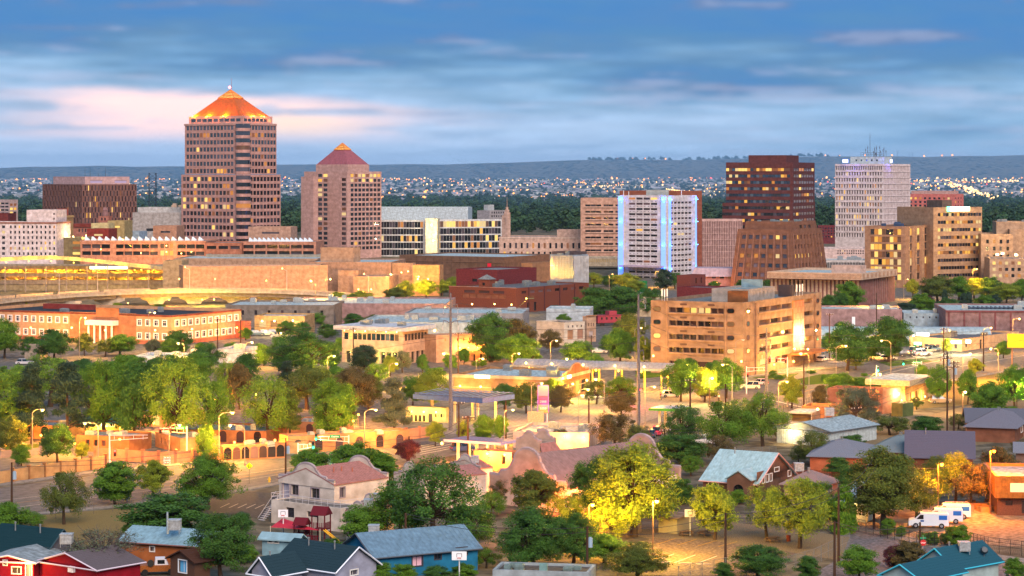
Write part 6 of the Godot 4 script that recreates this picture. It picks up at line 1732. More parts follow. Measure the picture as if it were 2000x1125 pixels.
func houses():
	var o: Node3D; var b: Dictionary; var mb: MB
	var shingle = func(hex: String): return mat("shingle_" + hex, hex, 0.9, tex_speck, 0.35, {spec = 0.15, stretch = Vector3(1, 3, 1)})
	# brown house with pale metal roof
	o = bld("house", "brown stucco house with steep pale turquoise metal roof", "house", 1478, 364, 32)
	b = hse(o, 1373, 1478, 1551, 364, 32, 944, 3.9, "L", wall("7c5c4c"), mat("turquoise_metal", "b4d8e2", 0.5, tex_soft, 0.15, {metal = 0.2}), [[0.1, 0.3, 948, 966, 2, 1, 0.8, 0.9, 0.0]], [[0.12, 0.42, 931, 947, 3, 1, 0.6, 0.9, 0.4], [0.45, 0.6, 922, 930, 1, 1, 0.8, 0.9, 0.7], [0.82, 0.92, 934, 946, 1, 1, 0.8, 0.9, 0.0]], {ribs = 22, fascia = "c89890", vents = 1})
	mb = MB.new()
	mb.prism([Vector2(-2.0, 0), Vector2(2.0, 0), Vector2(2.0, 3.0), Vector2(0, 4.2), Vector2(-2.0, 3.0)], -3.0, 1.4)
	put(o, "porch", mb, wall("7c5c4c"), b.T * Transform3D(Basis(), Vector3(-2.4, 0, 0)))
	mb = MB.new()
	for s in [-1, 1]: mb.box(Vector3(s * 1.15, 3.72, -1.0), Vector3(2.7, 0.14, 5.2), Basis(Vector3(0, 0, 1), -s * 0.54))
	put(o, "porch_roof", mb, mat("turquoise_metal"), b.T * Transform3D(Basis(), Vector3(-2.4, 0, 0)))
	mb = MB.new(); var pl = []
	for k in 9: pl.append(Vector2(cos(PI * k / 8.0) * 0.8, 1.6 + sin(PI * k / 8.0) * 0.7))
	pl.append(Vector2(-0.8, 0.5)); pl.append(Vector2(0.8, 0.5)); mb.prism(pl, 1.41, 1.47)
	put(o, "arched_window", mb, glass_mat(0.0), b.T * Transform3D(Basis(), Vector3(-2.4, 0, 0)))
	# grey hip roofs
	for q in [["house", "coral stucco house with grey hip roof", 1582, 1686, 1705, 395, 14, 893, 1.9, "c8704c", "a8b0c4"],
		["house", "tan stucco house with grey blue hip roof beside the coral one", 1696, 1790, 1824, 401, 20, 884, 1.9, "8c6c58", "a0b4c0"],
		["house", "brown stucco house with broad grey hip roof near the dirt lot", 1888, 1982, 2014, 440, 20, 836, 2.2, "8a5c48", "a4a4b8"],
		["cottage", "small cottage with pinkish hip roof behind the acacia", 1531, 1600, 1636, 360, 30, 948, 1.6, "a88878", "c8acac"]]:
		o = bld(q[0], q[1], "house", q[3], q[5], q[6])
		b = hse(o, q[2], q[3], q[4], q[5], q[6], q[7], q[8], "L", wall(q[9]), shingle.call(q[10]), [], [[0.3, 0.75, q[7] + 6, q[7] + 18, 2, 1, 0.5, 0.9, 0.0]], {hip = true, vents = 2, ov = 0.6})
		if q[0] == "cottage": cooler(o, b.T * Vector3(-b.wl * 0.9, b.h - 0.6, -b.wr * 0.6), 1.4)
	o = bld("house", "long low house under dark slate gable roof behind the lamp post", "house", 1900, 396, 10)
	b = hse(o, 1772, 1900, null, 396, 10, 893, 3.6, "L", wall("7c4c38"), shingle.call("84829a"), [], [[0.3, 0.6, 895, 906, 1, 1, 0.6, 0.9, 0.0]], {wr = 11.0, vents = 1})
	o = bld("house", "wide grey shingled roof beyond the broad hip house", "house", 2040, 450, 8)
	hse(o, 1890, 2040, null, 450, 8, 826, 2.0, "L", wall("8a6c60"), shingle.call("8c90a4"), [], [], {wr = 11.0})
	o = bld("house", "small grey porch roofed house at the yard corner", "house", 2030, 400, 12)
	hse(o, 1984, 2030, null, 400, 12, 884, 1.2, "L", wall("8a6c60"), shingle.call("a8b0c4"), [], [], {wr = 7.0})
	# corrugated depot
	o = bld("depot_building", "orange ribbed metal depot over a brick ground floor", "depot", 2075, 345, 5)
	b = blk(o, 1944, 2075, null, 345, 5, 931, mat("orange_sheet", "b87830", 0.5, tex_soft, 0.2), roofm("b8c4cc"), [], [], {wr = 16.0, bot = 974})
	fins(b, "L", 44, 0.0, b.h, 0.1, 0.08, mat("orange_sheet"), "rib")
	addbox(b, "sign_board", -b.wl * 0.78, -b.wl * 0.4, 0.9, 2.2, 0.1, 0.2, paint("e8dcb0"))
	b = blk(o, 1948, 2075, null, 346, 5, 973, mat("brown_brick", "7c5040", 0.9, tex_rough, 0.4), roofm("b8c4cc"), [[0.12, 0.24, 979, 989, 1, 1, 0.9, 0.9, 0.0], [0.34, 0.5, 978, 1003, 1, 1, 0.6, 1.0, 0.0]], [], {wr = 15.0})
	# sky blue house
	o = bld("house", "bright blue house with ribbed pale metal roof and hoop", "house", 733, 292, 60)
	var blue = wall("2a7ca8")
	b = hse(o, null, 733, 933, 292, 60, 1087, 2.2, "R", blue, mat("pale_metal", "7c9cb4", 0.5, tex_soft, 0.15, {metal = 0.2}), [], [[0.35, 0.46, 1092, 1114, 1, 1, 0.9, 0.9, 0.0, {mat = paint("d8a8b8")}], [0.57, 0.64, 1088, 1104, 1, 1, 0.9, 0.9, 0.0], [0.78, 0.9, 1084, 1100, 1, 1, 0.9, 0.9, 0.0]], {wl = 9.0, ribs = 26, trim = "3c3438", fascia = "4c5058"})
	cooler(o, b.T * Vector3(-b.wl * 0.62, b.h - 0.7, -2.6), 1.3)
	for z in [0.16, 0.36]:
		mb = MB.new(); mb.prism([Vector2(-1.4, 0), Vector2(1.4, 0), Vector2(0, 0.75)], -1.6, 0.3)
		put(o, "dormer", mb, blue, b.T * Transform3D(Basis(Vector3.UP, PI * 0.5), Vector3(-b.wl * 0.75, b.h - 1.3, -b.wr * z)))
	hoop("basketball_hoop", "white backboard on a pole before the blue house", at(897, 1105, 288.0), 3.4, 1.0, 60.0)
	# dark roofed houses
	var dk: Material = shingle.call("3c5866")
	o = bld("house", "lilac white house with dark blue shingle roofs and white trim", "house", 655, 282, 40)
	b = hse(o, 540, 655, 735, 282, 40, 1114, 2.3, "L", wall("a8acc4"), dk, [], [[0.3, 0.6, 1119, 1130, 1, 1, 0.6, 0.9, 0.0]], {fascia = "d8dce8", vents = 2})
	hse(o, 492, 532, 590, 280, 40, 1120, 1.7, "R", wall("a8acc4"), dk, [], [], {fascia = "d8dce8", vents = 1})
	o = bld("house", "grey house with dark teal shingle roof and boxy cooler", "house", 88, 296, 30)
	b = hse(o, -25, 85, 150, 295, 30, 1082, 2.6, "L", wall("6c6c78"), shingle.call("2a505c"), [[0.6, 0.9, 1088, 1100, 2, 1, 0.5, 0.9, 0.0]], [], {vents = 2, fascia = "1f3c46"})
	cooler(o, at(130, 1068, 290.0), 1.4)
	var rd = wall("a01c2c")
	o = bld("house", "crimson house with grey gable roof and wall air conditioner", "house", 190, 283, 38)
	b = hse(o, 78, 190, 274, 283, 38, 1112, 1.4, "R", rd, shingle.call("8c8088"), [], [], {fascia = "c8b8c4"})
	mb = MB.new(); mb.box(Vector3(0, 0, 0.2), Vector3(0.9, 0.7, 0.4)); mb.tube(Vector3(0, 0, 0.4), Vector3(0, 0, 0.43), 0.28, 0.28, 12)
	put(o, "air_conditioner", mb, paint("d8d4d8"), b.T * Transform3D(Basis(), Vector3(-b.wl * 0.42, b.h1 - 0.4, 0.02)))
	o = bld("house", "small crimson cottage with lit doorway and white eaves", "house", 66, 288, 12)
	b = hse(o, -30, 66, null, 288, 12, 1098, 0.7, "R", rd, roofm("a8b4bc"), [[0.55, 0.75, 1108, 1122, 1, 1, 0.9, 0.9, 1.0], [0.83, 0.97, 1103, 1130, 1, 1, 0.8, 1.0, 1.0], [0.38, 0.46, 1096, 1106, 1, 1, 0.9, 0.9, 0.0]], [], {wr = 8.0, fascia = "d8c8cc"})
	omni(o, Vector3(-1.0, 2.2, 2.0), "ffc060", 8.0, 0.2)
	o = bld("house", "long orange and grey house with pale blue metal roof", "house", 398, 300, 22)
	b = hse(o, 234, 398, null, 300, 22, 1067, 1.3, "L", wall("b0683c"), mat("ice_metal", "98bccc", 0.5, tex_soft, 0.15, {metal = 0.2}), [[0.36, 0.42, 1074, 1084, 1, 1, 0.9, 0.9, 0.0]], [], {wr = 8.0, ribs = 26, fascia = "7c5048"})
	cooler(o, at(341, 1041, 303.0), 1.5)
	mb = MB.new(); mb.tube(Vector3.ZERO, Vector3(0, 2.8, 0), 0.13, 0.13, 7)
	put(o, "flue", mb, metal("c0d0d8"), Transform3D(Basis(), at(327, 1043, 302.0)))
	o = bld("shed", "brown board shed with pale blue door and mossy roof", "shed", 378, 288, 42)
	b = hse(o, 333, 380, 410, 288, 42, 1096, 1.0, "R", mat("brown_boards", "6c4c3c", 0.9, tex_streak, 0.3, {stretch = Vector3(4, 0.5, 4)}), shingle.call("6a4a40"), [[0.3, 0.72, 1098, 1122, 1, 1, 0.8, 1.0, 0.0, {mat = paint("5aa8d8")}]], [], {trim = "d8dce0"})
	o = bld("trailer", "pale blue rounded camper trailer behind the dark roofed house", "trailer", 590, 309, 20)
	b = hse(o, 512, 580, 592, 309, 20, 1054, 0.5, "L", wall("8cb4c8"), wall("9cc0d0"), [[0.15, 0.5, 1056, 1063, 2, 1, 0.7, 0.9, 0.0]], [], {})
	o = bld("house", "low crumbling white parapet roof cluttered with pipes", "house", 1150, 284, 10)
	b = blk(o, 962, 1150, null, 284, 10, 1118, wall("a8b4bc"), roofm("6c6460"), [], [], {wr = 6.0, para = 0.3})
	units(b, 5, metal("90a8a8"), 0.6)
	mb = MB.new(); mb.box(Vector3(0, 0.7, 0), Vector3(0.9, 1.4, 0.8)); put(o, "chimney", mb, wall("88b0b0"), b.T * Transform3D(Basis(), Vector3(-b.wl * 0.48, b.h - 0.6, -0.8)))
	# turquoise trimmed house
	o = bld("house", "white house with turquoise trim and dark teal gable roof", "house", 1862, 285, 48)
	b = hse(o, 1795, 1866, 1950, 285, 48, 1108, 1.9, "R", wall("b8d0d4"), shingle.call("3c7890"), [[0.4, 0.6, 1102, 1112, 1, 1, 0.7, 0.9, 0.0, {mat = paint("58b0c4")}]], [], {fascia = "38a8c0", vents = 1})
	cooler(o, b.T * Vector3(-b.wl * 0.3, b.h - 0.9, -b.wr * 0.45), 1.3)
	mb = MB.new(); mb.tube(Vector3(0, 0.6, 0), Vector3(0.25, 0.75, 0.2), 0.5, 0.35, 10); mb.tube(Vector3(0, -0.2, 0), Vector3(0, 0.6, 0), 0.05, 0.05, 5)
	put(o, "satellite_dish", mb, paint("54585c"), b.T * Transform3D(Basis(), Vector3(-b.wl * 0.1, b.h - 1.2, -b.wr * 0.75)))
	o = bld("house", "low dark teal roof in front of the turquoise trimmed house", "house", 1800, 276, 44)
	hse(o, 1725, 1800, 1880, 276, 44, 1132, 1.4, "R", wall("b8d0d4"), shingle.call("3c7890"), [], [], {fascia = "38a8c0"})
	o = bld("cottage", "white cottage with pale blue metal roof under the big elm", "house", 1690, 340, 24)
	b = hse(o, 1640, 1692, 1765, 340, 24, 984, 1.6, "L", wall("c0d4c4"), mat("ice_metal"), [[0.5, 0.9, 990, 1004, 2, 1, 0.5, 0.9, 0.5]], [[0.3, 0.5, 988, 1003, 1, 1, 0.7, 0.9, 0.0]], {ribs = 12})
	omni(o, Vector3(-2, 2.2, 1.6), "ffb060", 6.0, 0.2)
func hoop(called: String, label: String, P: Vector3, h: float, s: float, turn: float):
	var o = thing(called, label, "hoop", Vector3(P.x, 0, P.z), deg_to_rad(0))
	var mb = MB.new(); mb.tube(Vector3(0, 0, -0.2), Vector3(0, h, -0.2), 0.08, 0.08, 7); mb.tube(Vector3(0, h - 0.3, -0.2), Vector3(0, h, 0.1), 0.05, 0.05, 5)
	part(o, "pole", mb, paint("d0d0d0"))
	mb = MB.new(); mb.span(Vector3(-0.9, h - 0.3, 0.1) * Vector3(s, 1, 1), Vector3(0.9 * s, h + 0.75, 0.16))
	part(o, "backboard", mb, paint("e4e4e8"))
	mb = MB.new()
	for k in 10: mb.tube(Vector3(cos(TAU * k / 10.0) * 0.24, h, 0.42 + sin(TAU * k / 10.0) * 0.24), Vector3(cos(TAU * (k + 1) / 10.0) * 0.24, h, 0.42 + sin(TAU * (k + 1) / 10.0) * 0.24), 0.025, 0.025, 4, false)
	part(o, "rim", mb, paint("c83020"))
	mb = MB.new()
	for q in [[-0.3, 0.2], [0.3, 0.2]]: mb.span(Vector3(q[0] - 0.03, h + 0.05, 0.161), Vector3(q[0] + 0.03, h + 0.5, 0.17))
	mb.span(Vector3(-0.3, h + 0.45, 0.161), Vector3(0.3, h + 0.51, 0.17))
	part(o, "target_square", mb, paint("383840"))
	return o
func adobe():
	var pinkish = wall("c08a64"); var dk = wall("a06c48"); var roof = roofm("8a9ca4")
	var o: Node3D; var b: Dictionary
	var arches = func(bb: Dictionary, face: String, n: int, lit: float):
		for k in n:
			var mb = MB.new(); var pl = [Vector2(0.7, 0)]
			for i in 9: pl.append(Vector2(cos(PI * i / 8.0) * 0.7, 1.4 + sin(PI * i / 8.0) * 0.7))
			pl.append(Vector2(-0.7, 0)); mb.prism(pl, 0.0, 0.08)
			var t = (k + 0.5) / n
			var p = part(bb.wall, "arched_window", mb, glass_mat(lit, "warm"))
			p.transform = Transform3D(Basis(), Vector3(-bb.wl * t, 0.6, 0.004)) if face == "L" else Transform3D(Basis(Vector3.UP, PI / 2), Vector3(0.004, 0.6, -bb.wr * t))
	for q in [
		["cottage", "pink stucco cottage with cluttered flat roof behind the perimeter wall", 148, 252, 296, 424, 18, 853, 5, 2, 0.4],
		["cottage", "low pink stucco block with deep set windows beside the red signal", 303, 352, 430, 424, 60, 856, 3, 1, 0.0],
		["dormitory", "long pink stucco block with arched windows and glowing sconces", 424, 436, 556, 412, 62, 872, 4, 4, 0.0],
		["dormitory", "brown stucco block with arched windows below the tall elms", 318, 520, 560, 438, 12, 842, 5, 6, 0.2],
		["dormitory", "long terracotta stucco block along the main road wall", 545, 562, 800, 424, 64, 852, 6, 3, 0.0],
		["dormitory", "orange stucco block with glowing arches beneath the pines", -40, 130, 168, 446, 14, 832, 2, 6, 0.4],
		["dormitory", "tan stucco block glimpsed between tree trunks", 240, 370, 400, 467, 14, 806, 3, 3, 0.5],
		["cottage", "flat roofed stucco cottage half hidden by leaning elm", 560, 650, 690, 450, 20, 826, 4, 1, 0.2]]:
		o = bld(q[0], q[1], "building", q[3], q[5], q[6])
		b = blk(o, q[2], q[3], q[4], q[5], q[6], q[7], pinkish if q[8] != 5 else dk, roof, [[0.15, 0.6, q[7] + 8, q[7] + 21, 3, 1, 0.5, 0.9, 0.1, {tone = "warm"}]] if q[2] in [148, 303] else [], [], {para = 0.35})
		units(b, q[8], metal("b4bcc0"), 0.7)
		if q[2] in [424, 545]: arches.call(b, "R", q[9] + 3, q[10])
		elif q[2] not in [148, 303]: arches.call(b, "L", q[9], q[10])
	for q in [[46, 853, 440, 70.0], [80, 852, 440, 40.0], [146, 866, 420, 55.0], [234, 858, 418, 40.0], [458, 864, 418, 60.0], [537, 860, 425, 60.0], [457, 838, 452, 60.0], [492, 838, 452, 40.0], [690, 822, 448, 70.0], [620, 806, 470, 90.0], [380, 790, 490, 110.0], [420, 780, 500, 90.0], [700, 810, 470, 80.0], [10, 880, 424, 40.0], [560, 780, 500, 80.0], [500, 770, 515, 80.0], [300, 830, 462, 60.0], [760, 800, 480, 70.0]]:
		o = thing("sconce", "glowing sodium sconce among the stucco blocks", "lamp", Vector3(at(q[0], q[1], q[2]).x, 0, -q[2]), 0.0, "sconces among the stucco blocks")
		var Q = at(q[0], q[1], q[2])
		var mb = MB.new(); mb.tube(Vector3(0, 0, -0.2), Vector3(0, maxf(Q.y, 1.5), -0.2), 0.05, 0.04, 5); mb.box(Vector3(0, maxf(Q.y, 1.5) + 0.2, -0.1), Vector3(0.3, 0.06, 0.5))
		part(o, "post", mb, paint("5c4838"))
		lamp_at(o, Vector3(Q.x, maxf(Q.y, 1.5), Q.z), "ffa030", q[3] * 0.6, 0.2, "lamp_globe", 9.0)
	# teal roofed pavilion
	o = bld("pavilion", "yellow lit pavilion with teal hip roof among tree trunks", "pavilion", 232, 456, 20)
	b = hse(o, 168, 232, 262, 456, 20, 819, 1.9, "L", wall("d8b878"), mat("teal_metal", "2c6c6c", 0.5, tex_soft, 0.2), [[0.1, 0.9, 821, 834, 4, 1, 0.7, 0.9, 0.8]], [[0.2, 0.8, 821, 834, 2, 1, 0.6, 0.9, 0.8]], {hip = true, ov = 1.2})
	lamp_at(o, b.T * Vector3(1.5, 2.0, -2), "ffd060", 30.0, 0.2); lamp_at(o, b.T * Vector3(-4, 2.0, 1.8), "ffd060", 30.0, 0.2)
	garden_wall("perimeter_wall", "tan stucco perimeter wall with pilasters beside the road bend", [[-40, 952], [206, 913]], 2.0, wall("c8a070"), wall("a87850"), 8)
	garden_wall("perimeter_wall", "long pink stucco perimeter wall with pilasters along the main road", [[186, 897], [310, 906], [440, 899], [600, 884], [740, 866], [845, 853]], 2.0, wall("c89070"), wall("b87c60"), 4)
	garden_wall("low_wall", "low grey garden wall by the lawn and round shrub", [[-40, 898], [80, 889]], 1.3, wall("9c8c84"), wall("9c8c84"), 3)
func mission_church():
	var cream = wall("e6d6ca"); var cop = wall("b8a8ac"); var pinkroof = mat("pink_tile", "b47c74", 0.7, tex_soft, 0.2)
	var o: Node3D; var b: Dictionary; var mb: MB
	o = bld("mission_house", "two storey white mission house with curved gables and pink roof", "mission house", 653, 337, 40)
	b = hse(o, 545, 653, 756, 337, 40, 948, 1.9, "R", cream, pinkroof, [[0.22, 0.36, 955, 977, 1, 1, 0.95, 0.9, 0.0], [0.58, 0.74, 957, 979, 1, 1, 0.95, 0.9, 0.0], [0.06, 0.19, 952, 986, 1, 1, 0.95, 1.0, 0.0, {mat = paint("9c98a8")}]], [[0.1, 0.2, 953, 975, 1, 1, 0.95, 0.9, 0.0]], {trim = "8c7c84", ribs = 24, ov = 0.15})
	mission(o, b.T * Transform3D(Basis(), Vector3(-b.wl * 0.5, 0, 0.12)), b.wl, b.h1 - 0.5, b.h1 + 0.6, b.h1 + 2.7, 0.35, cream, cop)
	mission(o, b.T * Transform3D(Basis(), Vector3(-b.wl * 0.5, 0, -b.wr)), b.wl, b.h1 - 0.5, b.h1 + 0.6, b.h1 + 2.7, 0.35, cream, cop)
	for q in [[-0.7, 0.25, 1.0], [-0.3, 0.3, 1.2], [-0.3, 0.45, 1.1], [-0.25, 0.6, 0.8], [-0.7, 0.5, 0.6]]:
		mb = MB.new(); mb.tube(Vector3.ZERO, Vector3(0, q[2] + 0.6, 0), 0.1, 0.1, 6)
		put(o, "vent_pipe", mb, paint("a05c48"), b.T * Transform3D(Basis(), Vector3(b.wl * q[0], b.h1 + 0.3, -b.wr * q[1])))
	# terrace with railing and outside stair
	var t = blk(o, 530, 665, 705, 331, 40, 993, cream, roofm("8c8480"), [[0.2, 0.35, 1004, 1024, 1, 1, 0.8, 1.0, 0.0], [0.5, 0.7, 1006, 1018, 1, 1, 0.8, 0.9, 0.0]], [], {para = 0.1})
	mb = MB.new()
	for y in [0.5, 1.0]:
		mb.tube(Vector3(-t.wl, t.h + y, 0), Vector3(0, t.h + y, 0), 0.03, 0.03, 4); mb.tube(Vector3(0, t.h + y, 0), Vector3(0, t.h + y, -t.wr), 0.03, 0.03, 4); mb.tube(Vector3(-t.wl, t.h + y, 0), Vector3(-t.wl, t.h + y, -4), 0.03, 0.03, 4)
	for k in 12: mb.tube(Vector3(-t.wl * k / 11.0, t.h, 0), Vector3(-t.wl * k / 11.0, t.h + 1.05, 0), 0.03, 0.03, 4)
	put(o, "railing", mb, paint("c0b8bc"), t.T)
	mb = MB.new()
	for k in 12: mb.box(Vector3(-t.wl - 0.6, t.h - 0.15 - k * 0.24, -2.0 + k * 0.3), Vector3(1.1, 0.06, 0.32))
	for x in [-t.wl - 1.15, -t.wl - 0.05]: mb.tube(Vector3(x, t.h + 0.9, -2.0), Vector3(x, 1.0, 1.6), 0.04, 0.04, 4)
	put(o, "outside_stair", mb, paint("a8a4a8"), t.T)
	hoop("basketball_hoop", "white fan shaped backboard beside the mission terrace", at(553, 1024, 326.0), 3.1, 0.75, 0.0)
	# smaller mission wings
	for q in [["mission_wing", "low mission wing with curved gable and arched dark window", 700, 742, 770, 326, 40, 992, 978, 966], ["mission_wing", "lower mission wing with round gable behind the playset", 676, 722, 760, 320, 40, 1004, 990, 980], ["mission_wing", "long pink roofed mission wing with small curved gable", 770, 830, 950, 352, 52, 938, 928, 912], ["mission_wing", "salmon roofed mission wing near the orange lit church", 880, 938, 962, 372, 50, 916, 908, 896]]:
		o = bld(q[0], q[1], "mission house", q[3], q[5], q[6])
		b = hse(o, q[2], q[3], q[4], q[5], q[6], q[7], 1.0, "R", cream, pinkroof, [], [], {ribs = 14, ov = 0.1})
		mission(o, b.T * Transform3D(Basis(), Vector3(-b.wl * 0.5, 0, 0.1)), b.wl, b.h1 - 0.5, b.h1 + 0.35, b.h1 + 0.35 + (q[8] - q[9]) / b.px * 1.6, 0.3, cream, cop)
		mb = MB.new(); var pl = [Vector2(0.9, 0)]
		for i in 11: pl.append(Vector2(cos(PI * i / 10.0) * 0.9, 0.7 + sin(PI * i / 10.0) * 0.9))
		pl.append(Vector2(-0.9, 0)); mb.prism(pl, 0.0, 0.06)
		put(o, "arched_window", mb, glass_mat(0.0), b.T * Transform3D(Basis(), Vector3(-b.wl * 0.5, b.h1 - 1.4, 0.105)))
		cooler(o, b.T * Vector3(-b.wl * 0.3, b.h - 0.6, -b.wr * 0.3), 1.2)
	# church
	o = bld("church", "stucco church with sweeping curved front and broad ribbed roof", "church", 1100, 350, 44)
	b = hse(o, 961, 1100, null, 350, 44, 958, 4.6, "R", cream, mat("church_roof", "9c7c78", 0.6, tex_soft, 0.15), [[0.3, 0.7, 965, 985, 2, 1, 0.4, 0.9, 0.0]], [[0.1, 0.9, 968, 990, 5, 1, 0.35, 0.9, 0.1]], {wr = 26.0, ribs = 44, ov = 0.02})
	mission(o, b.T * Transform3D(Basis(), Vector3(-b.wl * 0.5, 0, 0.15)), b.wl * 1.06, b.h1 - 1.0, b.h1 + 1.2, b.h1 + 5.6, 0.45, wall("c8a898"), cop)
	mission(o, b.T * Transform3D(Basis(), Vector3(-b.wl * 0.5, 0, -b.wr - 0.1)), b.wl * 1.06, b.h1 - 1.0, b.h1 + 1.2, b.h1 + 5.6, 0.45, wall("c8a898"), cop)
	lamp_at(o, b.T * Vector3(-b.wl * 0.05, 3.0, 4.0), "ff8030", 60.0, 0.2)
	lamp_at(o, b.T * Vector3(3.0, 2.6, -3.0), "ff9030", 50.0, 0.2)
	o = bld("bell_tower", "grey stucco bell tower with twin curved crests and blind arches", "tower", 1056, 388, 40)
	b = blk(o, 1008, 1056, 1084, 388, 40, 866, wall("b8a8a0"), pinkroof, [], [])
	for z in [0.1, -b.wr]:
		mission(o, b.T * Transform3D(Basis(), Vector3(-b.wl * 0.5, 0, z)), b.wl, b.h - 1.5, b.h + 0.4, b.h + 1.7, 0.4, wall("b8a8a0"), cop)
	for k in 2:
		mb = MB.new(); var pl = [Vector2(0.42, 0)]
		for i in 9: pl.append(Vector2(cos(PI * i / 8.0) * 0.42, 1.2 + sin(PI * i / 8.0) * 0.42))
		pl.append(Vector2(-0.42, 0)); mb.prism(pl, 0.0, 0.06)
		put(o, "blind_arch", mb, wall("9c8c84"), b.T * Transform3D(Basis(), Vector3(-b.wl * (0.3 + 0.42 * k), b.h - 5.0, 0.004)))
	mb = MB.new()
	mb.quad(Vector3(0.0, b.h, 0.2), Vector3(1.0, b.h - 1.8, 0.8), Vector3(1.0, b.h - 1.8, -b.wr - 0.8), Vector3(0.0, b.h, -b.wr))
	put(o, "skirt_roof", mb, pinkroof, b.T)
	# carport and lit workshop
	slab_canopy("carport", "lilac flat carport on white posts beside the red lit yard", 868, 978, 1016, 405, 30, 866, 0.3, mat("lilac_sheet", "8c7c98", 0.6, tex_soft, 0.2), paint("b8a0b8"), 3, "ff9850", 18.0)
	o = bld("workshop", "orange lit workshop with window and lamps behind the carport", "workshop", 1000, 398, 30)
	b = blk(o, 925, 1000, 1020, 398, 30, 884, wall("c08868"), roofm("8c7c80"), [[0.35, 0.5, 895, 905, 1, 1, 0.8, 0.9, 1.0], [0.7, 0.85, 890, 908, 1, 1, 0.7, 1.0, 0.0]], [])
	for x in [0.55, 0.1]: lamp_at(o, b.T * Vector3(-b.wl * x, b.h - 0.3, 1.2), SOD, 55.0, 0.22, "wall_lamp", 12.0)
	lamp_at(o, at(863, 866, 402.0), SOD, 90.0, 0.24, "yard_lamp", 12.0)
	o = bld("shop_building", "low white shop with pale roof behind the bell tower", "shop", 1150, 430, 12)
	b = blk(o, 1002, 1150, 1180, 430, 12, 846, wall("d0b8ac"), roofm("b0b8c0"), [], [])
	units(b, 4, metal("98a4ac"), 0.8)
	for x in [0.3, 0.05]: lamp_at(o, b.T * Vector3(-b.wl * x, b.h - 0.6, 1.4), SOD, 30.0, 0.2)
	# billboard
	o = thing("billboard", "yellow billboard on steel posts beside the avenue", "billboard", gp(1992, 715), deg_to_rad(-20))
	mb = MB.new()
	for x in [-2.0, 2.5]: mb.box(Vector3(x, 3.0, 0), Vector3(0.35, 6.0, 0.35))
	part(o, "post", mb, paint("7c5844"))
	mb = MB.new(); mb.span(Vector3(-3.2, 4.8, -0.2), Vector3(7.0, 8.4, 0.2)); part(o, "panel", mb, paint("e8a820"))
	mb = MB.new(); mb.span(Vector3(-3.3, 4.5, -0.25), Vector3(7.1, 4.8, 0.6)); part(o, "catwalk", mb, paint("4c4440"))

# ---------- trees ----------
const LEAF := {  # y and b also carry lamp yellow and orange put into the leaf colour
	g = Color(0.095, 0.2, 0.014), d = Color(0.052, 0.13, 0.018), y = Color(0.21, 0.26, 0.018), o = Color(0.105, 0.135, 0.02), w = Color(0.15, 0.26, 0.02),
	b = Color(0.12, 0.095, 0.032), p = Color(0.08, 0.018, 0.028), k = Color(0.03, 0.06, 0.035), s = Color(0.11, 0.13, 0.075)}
const HUE := {g = "green", d = "dark green", y = "yellow green", o = "olive", w = "light green", b = "brownish", p = "purple leaved", k = "blackish green", s = "grey green"}
const KIND := {great = "large spreading tree", round = "broad crowned tree", dense = "dense rounded tree", wispy = "feathery elm", pine = "shaggy pine", cypress = "narrow cypress", bare = "half bare tree"}
func tree(x: float, yb: float, yt: float, wpx: float, kind: String, hue: String, place: String, var_ := -1):
	var P = gp(x, yb)
	var s = F / -P.z
	var H = (yb - yt) / s; var Wd = wpx / s * 1.12
	if kind == "round" and wpx > 118.0: kind = "great"
	var v = var_ if var_ >= 0 else (int(x * 7 + yb * 3) % (3 if kind != "great" else 2))
	var key = "%s%s%d" % [kind, hue, v]
	var called: String = {"round": "leafy_tree", "great": "leafy_tree", "dense": "leafy_tree", "wispy": "elm_tree", "pine": "pine_tree", "cypress": "cypress_tree", "bare": "bare_tree"}[kind]
	var label = "%s %s %s" % [HUE[hue], KIND[kind], place]
	var yaw = fmod(x * 1.37 + yb, TAU)
	var o: Node3D
	var grp = "trees " + place
	if not protos.has(key):
		var m = crown(kind, v + 1)
		o = thing(called, label, "tree", P, yaw, grp)
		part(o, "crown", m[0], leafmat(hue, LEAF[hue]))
		part(o, "trunk", m[1], mat("bark_" + ("grey" if kind == "bare" else "brown"), "7c7068" if kind == "bare" else "5c4838", 0.95, tex_rough, 0.8))
		protos[key] = o
	else:
		o = copy(protos[key], called, label, P, yaw, Vector3.ONE, grp)
	o.scale = Vector3(Wd, H, Wd)
